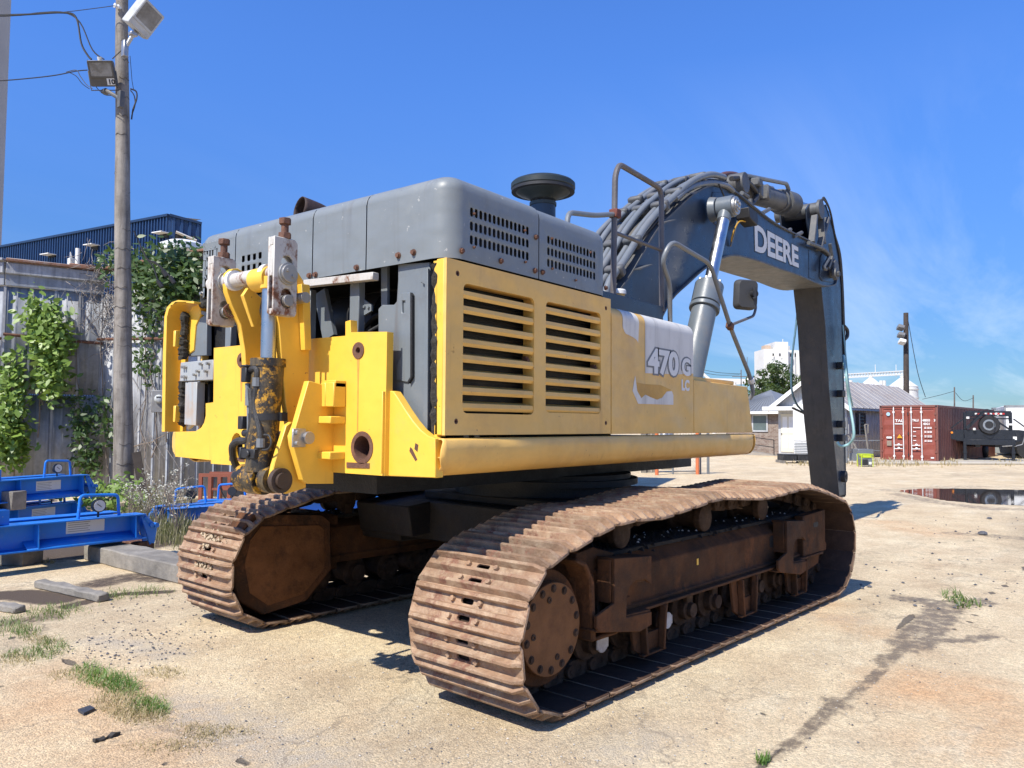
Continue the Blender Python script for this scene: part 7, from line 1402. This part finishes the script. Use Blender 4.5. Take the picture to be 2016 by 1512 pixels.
# conveyor gantry and cone silos
D = 205; sc = D/FPX; q = AD(1560, 838, D); CG = empty('conveyor_gantry', (q.x, q.y, 0), YAW-pi/2, 'long white conveyor gantry bridge above the tin roof in the distance', 'conveyor')
x1_ = (1782-1560)*sc; z0_ = 1.6+(838-747)*sc; z1_ = 1.6+(839-733)*sc
b = B(); b.beam((-120*sc, 0, z0_-1.2), (x1_, 0, z1_-.3), .5, .35); b.beam((-120*sc, 0, z0_-.3), (x1_, 0, z1_+.6), .5, .25); b.build('bridge_chords', SILW, CG)
b = B()
for i in range(60): t = i/60; t2 = (i+1)/60; f_ = lambda t_, o_: Vector((-120*sc+(x1_+120*sc)*t_, 0, z0_-1.2+(z1_-z0_+.9)*t_+o_)); b.beam(f_(t, 0), f_(t2, .9), .15, .15); b.beam(f_(t, 0), f_(t, .9), .15, .15)
b.build('bridge_lattice', SILW, CG)
for px_ in (1570, 1598, 1676, 1736, 1742): b = B(); b.cyl(((px_-1560)*sc, 0, 0), ((px_-1560)*sc, 0, z0_), .45, n=8); b.build('support_leg', SILW, CG)
for px_ in (1660, 1725, 1766): b = B(); b.cyl(((px_-1560)*sc, 0, z1_-1), ((px_-1560)*sc, 0, z1_+2.2), .08, n=6); b.build('mast', SILW, CG)
for (cx0, hw, apex, eave, lb) in ((1716, 20, 742, 757, 'left cone roofed white silo just above the tin roof'), (1779, 27, 741, 760, 'right cone roofed white silo behind the dark light pole')):
    D = 180; sc = D/FPX; q = AD(cx0, 838, D); h0 = 1.6+(839-eave)*sc; T = empty('cone_silo', (q.x, q.y, 0), 0, lb, 'silo', 'cone roofed silos far behind the shed'); b = B(); b.cyl((0, 0, 0), (0, 0, h0), hw*sc, n=32); b.build('silo_drum', SILW, T); b = B(); b.cyl((0, 0, h0), (0, 0, 1.6+(839-apex)*sc), hw*sc*1.02, hw*sc*.13, n=32); b.cyl((0, 0, 1.6+(839-apex)*sc), (0, 0, 1.6+(839-apex+3)*sc), hw*sc*.2, n=12); b.build('silo_cone', SILW, T)
    b = B(); [b.ring((0, 0, h0*t), (0, 0, h0*t+.25), hw*sc+.15, hw*sc, 32) for t in (.55, .75, .93)]; b.build('silo_band', SILW, T)
# ---- light pole by the container, distant poles and wires
q = base(1785, 52); P2 = empty('light_pole', q, 0, 'dark wooden pole with three floodlights behind the tin roofed shed', 'pole'); T_ = AD(1783.5, 616, 52)-q
b = B(); b.tube([Vector((0, 0, 0)), T_], [.20, .15], 14); b.build('pole_shaft', mat('dark_pole_wood', (.055, .042, .035), rough=.9, var=.4, streak=.5, bump=.4), P2)
for px_, py_, rz2 in ((1773, 645, 0), (1774, 660, 0), (1776, 673, 0)):
    c = AD(px_, py_, 51.6)-q; b = B(); m_ = BLK if py_ < 670 else WHT; b.box(c, (.42, .40, .26), (.35, .5, YAW)); b.beam(c, Vector((T_.x*.9, T_.y, c.z-.1)), .06, .06); b.build('floodlight', mat('lamp_grey%d' % py_, (.16, .16, .16), rough=.5, bump=0) if py_ < 670 else WHT, P2, bevel=.03)
def thinpole(px, ytop, d, label, arm=None, r=.12):
    q = base(px, d); t = AD(px-1, ytop, d)-q; b = B(); b.tube([Vector((0, 0, 0)), t], [r, r*.7], 8)
    if arm: b.beam(t+Vector((0, 0, -arm[0]))-_r0*arm[1], t+Vector((0, 0, -arm[0]))+_r0*arm[1], .12, .12)
    o = b.build('distant_pole', mat('pole_grey', (.12, .10, .09), rough=.9, bump=0) if 'pole_grey' not in MATS else MATS['pole_grey'], None, loc=q); return tag(o, label, 'pole')
thinpole(1880, 762, 110, 'thin distant wooden pole above the middle of the red container roof'); thinpole(1917, 778, 110, 'shorter distant pole above the far end of the red container')
thinpole(1460, 728, 140, 'distant utility pole with a crossarm left of the green tree', (1.2, 1.6)); thinpole(1472, 703, 150, 'thin pale mast rising behind the mirror stay left of the tree', None, .07)
wire('thin wire from the tin roof to the distant poles', [AD(1816, 786, 108), AD(1850, 778, 108), AD(1879, 770, 109)], .03); wire('sagging wire between the two distant poles', [AD(1881, 773, 109), AD(1897, 789, 109), AD(1917, 783, 109)], .03); wire('thin stay wire down from the dark light pole to the shed roof', [AD(1788, 632, 51), AD(1806, 730, 51), AD(1822, 782, 51)], .02)
for k, (a_, c_, e_) in enumerate((((1360, 722), (1410, 733), (1459, 736)), ((1360, 728), (1410, 738), (1456, 738)))): wire(('upper' if k == 0 else 'lower')+' faint distant wire reaching the crossarm pole', [AD(*a_, 138), AD(*c_, 138), AD(*e_, 139)], .04)
b = B(); sc = 160/FPX; q = AD(1366, 838, 160); b.beam((0, 0, 1.6+118*sc), (30*sc, 0, 1.6+92*sc), .5, .5); b.beam((0, 0, 1.6+112*sc), (16*sc, 0, 1.6+92*sc), .3, .3); b.beam((0, 0, 1.6+90*sc), (120*sc, 0, 1.6+88*sc), .8, .8); [b.cyl((x*sc, 0, 0), (x*sc, 0, 1.6+89*sc), .4, n=8) for x in (4, 40, 80, 116)]; o = b.build('distant_conveyor', SILW, None, loc=(q.x, q.y, 0), rotz=YAW-pi/2); tag(o, 'white inclined conveyor arm far off just over the tool box', 'conveyor')
# ---- tree
TL = leafmat('oak_leaf', (.020, .036, .012), (.055, .085, .022))
q = base(1532, 72); TR = empty('oak_tree', q, 0, 'broad dark green tree between the elevator tower and the brick house', 'tree'); sc = 72/FPX
pts = []; dirs = []
clumps = [((rng.uniform(-1, 1))*60*sc, rng.uniform(-1, 1)*2.4, 0) for _ in range(0)]
for i in range(120):
    x = rng.uniform(-58, 62); top = 108*sc*max(.05, (1-(abs(x+2)/66)**2.2)**.5)*(1+.10*rng.normal()); z = rng.uniform(.30, 1)*top+1.4; y = rng.normal()*1.7; r_ = rng.uniform(.30, .75)
    k = 95; dd = rng.normal(size=(k, 3)); dd /= np.linalg.norm(dd, axis=1)[:, None]; rad = r_*rng.uniform(.55, 1.05, k); c = np.array([x*sc*sin(YAW), -x*sc*cos(YAW), z])+np.array([y*cos(YAW), y*sin(YAW), 0]); pts.append(c+dd*rad[:, None]*np.array([1.15, 1.15, .8])); dirs.append(dd+np.array([0, 0, .5])+rng.normal(0, .3, (k, 3)))
link('crown', leafmesh(np.concatenate(pts), np.concatenate(dirs), .26, TL), TR, 'stuff')
b = B(); b.tube([(0, 0, 0), (.1, 0, 1.5), (.0, .1, 2.6)], [.32, .22], 10)
for i in range(9): a = i*.7; b.tube([(0, .1, 2.0+.1*i), (cos(a)*1.2, sin(a)*1.2, 3.0+.1*i), (cos(a)*2.1, sin(a)*2.1, 4.0)], [.12, .04], 6)
b.build('trunk', WOODP, TR)
# ---- chain link gate and orange posts beyond the tracks
def gp(px, d): return base(px, d)
g0, g1 = gp(1252, 25.6), gp(1394, 26.2); d = g1-g0; GTE = empty('chain_link_gate', g0, atan2(d.y, d.x), 'galvanised chain link gate seen under the machine between orange posts', 'gate'); Lg = d.length
for x in (1.3, Lg-.28, Lg): b = B(); b.cyl((x, 0, 0), (x, 0, 1.8), .045 if x == Lg else .03, n=10); b.build('gate_post', PIPE, GTE)
for z in (.10, 1.7): b = B(); b.tube([(1.3, 0, z), (Lg-.28, 0, z)], .022, 6); b.build('gate_rail', PIPE, GTE)
b = B()
for i in range(-18, 26):
    x = 1.3+i*.10
    for s_ in (-1, 1):
        p0_ = Vector((x, .0, .1)); p1_ = Vector((x+s_*1.6, 0, 1.7)); P = []
        for t in np.linspace(0, 1, 17):
            v_ = p0_.lerp(p1_, t)
            if 1.3 <= v_.x <= Lg-.28: P.append(v_)
        if len(P) > 1: b.tube([P[0], P[-1]], .005, 3, caps=False)
b.build('wire_mesh', STEEL, GTE, kind='stuff')
OR_ = mat('orange_post_paint', (.60, .16, .06), rough=.6, var=.1, dirt=.4, dirtcol=(.4, .15, .08), bump=.05)
for px_, d_2, lb in ((1293, 25.5, 'left faded orange post by the chain link gate'), (1373, 26.0, 'right faded orange post behind the chain link gate')):
    b = B(); b.cyl((0, 0, 0), (0, 0, 1.7), .06, n=12); o = b.build('orange_post', OR_, None, loc=gp(px_, d_2)); tag(o, lb, 'post', 'orange posts by the gate')
for px_, d_2, lb in ((1262, 26.6, 'left grey fence board behind the left orange post'), (1272, 26.7, 'middle grey fence board behind the left orange post'), (1283, 26.7, 'right grey fence board behind the left orange post')):
    b = B(); b.bb((0, 0, 0), (.16, .04, 1.6)); o = b.build('fence_board', WOODG, None, loc=gp(px_, d_2), rotz=YAW-pi/2); tag(o, lb, 'board')
for px_, r_, lb in ((1309, .16, 'left short grey steel cylinder behind the gate'), (1317, .12, 'right short grey steel cylinder behind the gate')):
    b = B(); b.lathe([(r_*.8, 0), (r_, .05), (r_, 1.2), (r_*.6, 1.35), (r_*.2, 1.4)], (0, 0, .1), n=16); o = b.build('gas_cylinder', STEEL, None, loc=gp(px_, 27)); tag(o, lb, 'cylinder')
# ================================================================== SMALL GROUND COVER
GRS = leafmat('fresh_grass', (.05, .12, .02), (.12, .22, .035)); GRS2 = leafmat('olive_grass', (.07, .11, .03), (.16, .21, .06)); GRSD = leafmat('dry_grass', (.26, .20, .10), (.42, .33, .18))
def blades(name, spots, n, hmin, hmax, m, label, cat, lean=.5, w=.004, density=None):
    """spots: (px, py, rx, ry) ellipses on the ground in picture units, met with the ground plane"""
    vs = []; fs = []; tot = sum(s_[2]*s_[3] for s_ in spots)
    for (px, py, rx, ry) in spots:
        for _ in range(int(n*rx*ry/tot)+1):
            a = rng.uniform(0, 6.283); r = sqrt(rng.random()); r = r*(1+.5*abs(rng.normal()))
            x, y = Gd(px+rx*r*cos(a), py+ry*r*sin(a)); h = rng.uniform(hmin, hmax)*(1.15-.5*min(1, r)); th = rng.uniform(0, 6.283); l = lean*h*rng.uniform(.3, 1.3); dx, dy = cos(th), sin(th); wx, wy = -dy*w, dx*w; o = len(vs)
            vs += [(x-wx, y-wy, 0), (x+wx, y+wy, 0), (x+dx*l*.4-wx*.7, y+dy*l*.4-wy*.7, h*.6), (x+dx*l*.4+wx*.7, y+dy*l*.4+wy*.7, h*.6), (x+dx*l, y+dy*l, h*.92)]; fs += [(o, o+1, o+3, o+2), (o+2, o+3, o+4)]
    me = bpy.data.meshes.new(name); me.from_pydata(vs, [], fs); me.materials.append(m); o = link(name, me, None, 'stuff'); return tag(o, label, cat)
blades('grass', [(172, 1320, 20, 9), (205, 1338, 34, 13), (243, 1355, 24, 15), (290, 1390, 24, 12), (318, 1400, 12, 7)], 1500, .02, .065, GRS, 'bright green grass tuft in the joint of the concrete at lower left', 'grass', 1.5, .0020)
blades('grass', [(15, 1235, 30, 14), (55, 1245, 22, 10), (100, 1275, 28, 10), (60, 1290, 40, 8), (125, 1200, 34, 8), (90, 1212, 40, 8), (250, 1172, 36, 7), (300, 1165, 30, 6), (225, 1178, 12, 6)], 1300, .02, .09, GRS2, 'scattered green weeds along the planks at the left edge', 'grass', 1.3, .0026)
blades('dry_grass', [(240, 1385, 44, 22), (280, 1410, 40, 14), (85, 1262, 26, 8), (30, 1300, 30, 10), (150, 1330, 40, 8), (320, 1325, 30, 8)], 2000, .015, .055, GRSD, 'straw coloured dry grass around the green tuft', 'grass', 1.4, .002)
blades('dry_grass', [(385, 1440, 34, 12), (405, 1452, 22, 8), (440, 1440, 50, 10), (330, 1470, 60, 10)], 600, .012, .04, GRSD, 'dry wisps along the joint at bottom left', 'grass', 1.4, .002)
blades('grass', [(1875, 1176, 18, 8), (1905, 1190, 26, 6)], 90, .04, .12, GRS2, 'sparse green weed growing on the dark stain at right', 'grass', 1.3, .006)
blades('grass', [(1503, 1500, 10, 6)], 60, .03, .07, GRS, 'tiny green sprout in the crack at the bottom edge', 'grass', .7, .003)
blades('dry_grass', [(1862, 912, 18, 5), (1760, 914, 60, 4), (1690, 900, 24, 8), (1990, 912, 30, 4), (1620, 915, 40, 3)], 900, .10, .38, GRSD, 'dry weeds growing along the pavement before the container', 'grass', .6, .02)
blades('dry_grass', [(330, 1020, 60, 22), (300, 1035, 34, 20), (355, 1050, 40, 20), (290, 985, 24, 14)], 3600, .15, .42, leafmat('olive_brush', (.11, .10, .05), (.22, .20, .11)), 'dense olive grey brush between the pole and the left track', 'brush', .5, .006)
blades('grass', [(95, 1108, 10, 3)], 40, .03, .09, GRSD, 'lone pale sprout in front of the front blue beam', 'grass', .8, .004)
# flowering weeds
def weed(label, px, py, h, n, flower=True):
    x, y = Gd(px, py); E_ = empty('tall_weed', (x, y, 0), 0, label, 'weed', 'tall flowering weeds by the pole'); b = B(); fl = []
    for i in range(n):
        a = rng.uniform(0, 6.28); l = h*rng.uniform(.6, 1); P = [(0, 0, 0), (cos(a)*l*.12, sin(a)*l*.12, l*.5), (cos(a)*l*.32, sin(a)*l*.32, l)]; b.tube([Vector(p_)+Vector(rng.normal(0, .02, 3)) for p_ in spline(P, 3)], [.007, .003], 4)
        for j in range(5):
            t = rng.uniform(.45, 1); q0 = Vector((cos(a)*l*.32*t*t, sin(a)*l*.32*t*t, l*t)); q1 = q0+Vector((rng.normal()*.08, rng.normal()*.08, rng.uniform(.03, .12))); b.tube([q0, q1], .0025, 3); fl.append(q1)
    b.build('weed_stems', STEM, E_); k = len(fl)
    P = np.array([np.array(q) for q in fl]).repeat(5, 0)+rng.normal(0, .018, (k*5, 3)); link('flower_heads', leafmesh(P, rng.normal(0, 1, (k*5, 3))+np.array([0, 0, 1]), .028, FLW), E_, 'stuff')
FLW = leafmat('pale_flower', (.38, .36, .28), (.62, .60, .52))
for i, (px, py, h, lb) in enumerate(((312, 1050, 1.0, 'tallest weed with pale flower heads right of the pole foot'), (285, 1040, .8, 'pale flowering weed against the pole foot'), (350, 1062, .85, 'pale flowering weed close to the left track'), (335, 1035, .75, 'short flowering weed before the blue hoop'), (262, 1030, .7, 'flowering weed just behind the end hook of the front blue beam'))): weed(lb, px, py, h, 9)
# leafy shrub behind the beams
q = Gd(205, 1010); SB = empty('leafy_shrub', (*Gd(205, 1012), 0), 0, 'low bright leafy shrub between the blue beams and the pole', 'shrub'); k = 520
P = rng.normal(0, 1, (k, 3))*np.array([.30, .30, .15])+np.array([0, 0, .32]); P[:, 2] = np.abs(P[:, 2]); link('foliage', leafmesh(P, rng.normal(0, .5, (k, 3))+np.array([-.4, -.5, .6]), .10, CREEP), SB, 'stuff')
b = B(); [b.tube([(0, 0, 0), (rng.normal()*.15, rng.normal()*.15, .35)], .006, 4) for _ in range(14)]; b.build('stems', STEM, SB)
# pebbles and stone chips: individually shaped, joined
def pebbles(name, spots, n, r0, r1, m, label):
    b = B(); tot = sum(s_[2]*s_[3] for s_ in spots)
    for (px, py, rx, ry) in spots:
        for _ in range(int(n*rx*ry/tot)+1):
            a = rng.uniform(0, 6.283); r = sqrt(rng.random()); x, y = Gd(px+rx*r*cos(a), py+ry*r*sin(a)); s_ = float(rng.uniform(r0, r1)*rng.uniform(.5, 1)); th = rng.uniform(0, 6.28)
            V = [(1, 0, .3), (.3, .8, .35), (-.7, .5, .25), (-.8, -.4, .3), (.2, -.9, .3), (.1, .1, .85), (0, 0, -.1)]; c_, n_ = cos(th), sin(th)
            vs = [(x+s_*(vx*c_-vy*n_), y+s_*(vx*n_+vy*c_), s_*vz+.001) for vx, vy, vz in V]; b.add(vs, [(i, (i+1) % 5, 5) for i in range(5)]+[((i+1) % 5, i, 6) for i in range(5)])
    o = b.build(name, m, None, 'stuff', ang=10); return tag(o, label, 'gravel')
PB1 = mat('slate_pebble', (.10, .10, .108), rough=.7, var=.5, nsc=20, bump=.2); PB2 = mat('pale_pebble', (.45, .41, .35), rough=.8, var=.3, nsc=20, bump=.2)
pebbles('slate_gravel', [(330, 1230, 150, 60), (250, 1280, 120, 40), (200, 1275, 70, 24)], 380, .004, .015, PB1, 'dark slate gravel scattered left of the left track')
pebbles('slate_gravel', [(1000, 1470, 700, 50), (600, 1380, 420, 90), (1500, 1330, 420, 110)], 300, .003, .010, PB1, 'dark gravel chips scattered over the concrete before the machine')
pebbles('pale_gravel', [(440, 1420, 110, 50), (900, 1450, 600, 60), (560, 1300, 300, 80), (1560, 1300, 360, 120)], 900, .003, .010, PB2, 'pale gravel grains scattered over the concrete')
pebbles('slate_gravel', [(1900, 1040, 160, 40), (1850, 1150, 200, 60)], 90, .01, .03, PB1, 'sparse dark stones on the concrete beyond the right track')
for (px, py, s_, lb) in ((1935, 1053, .07, 'largest dark stone on the stain at right'), (1948, 1022, .045, 'round dark stone near the puddle'),):
    b = B(); b.lathe([(.3*s_, 0), (s_, .2*s_), (.9*s_, .55*s_), (.4*s_, .8*s_)], (0, 0, 0), n=7); o = b.build('stone', PB1, None, loc=(*Gd(px, py), 0)); tag(o, lb, 'stone')
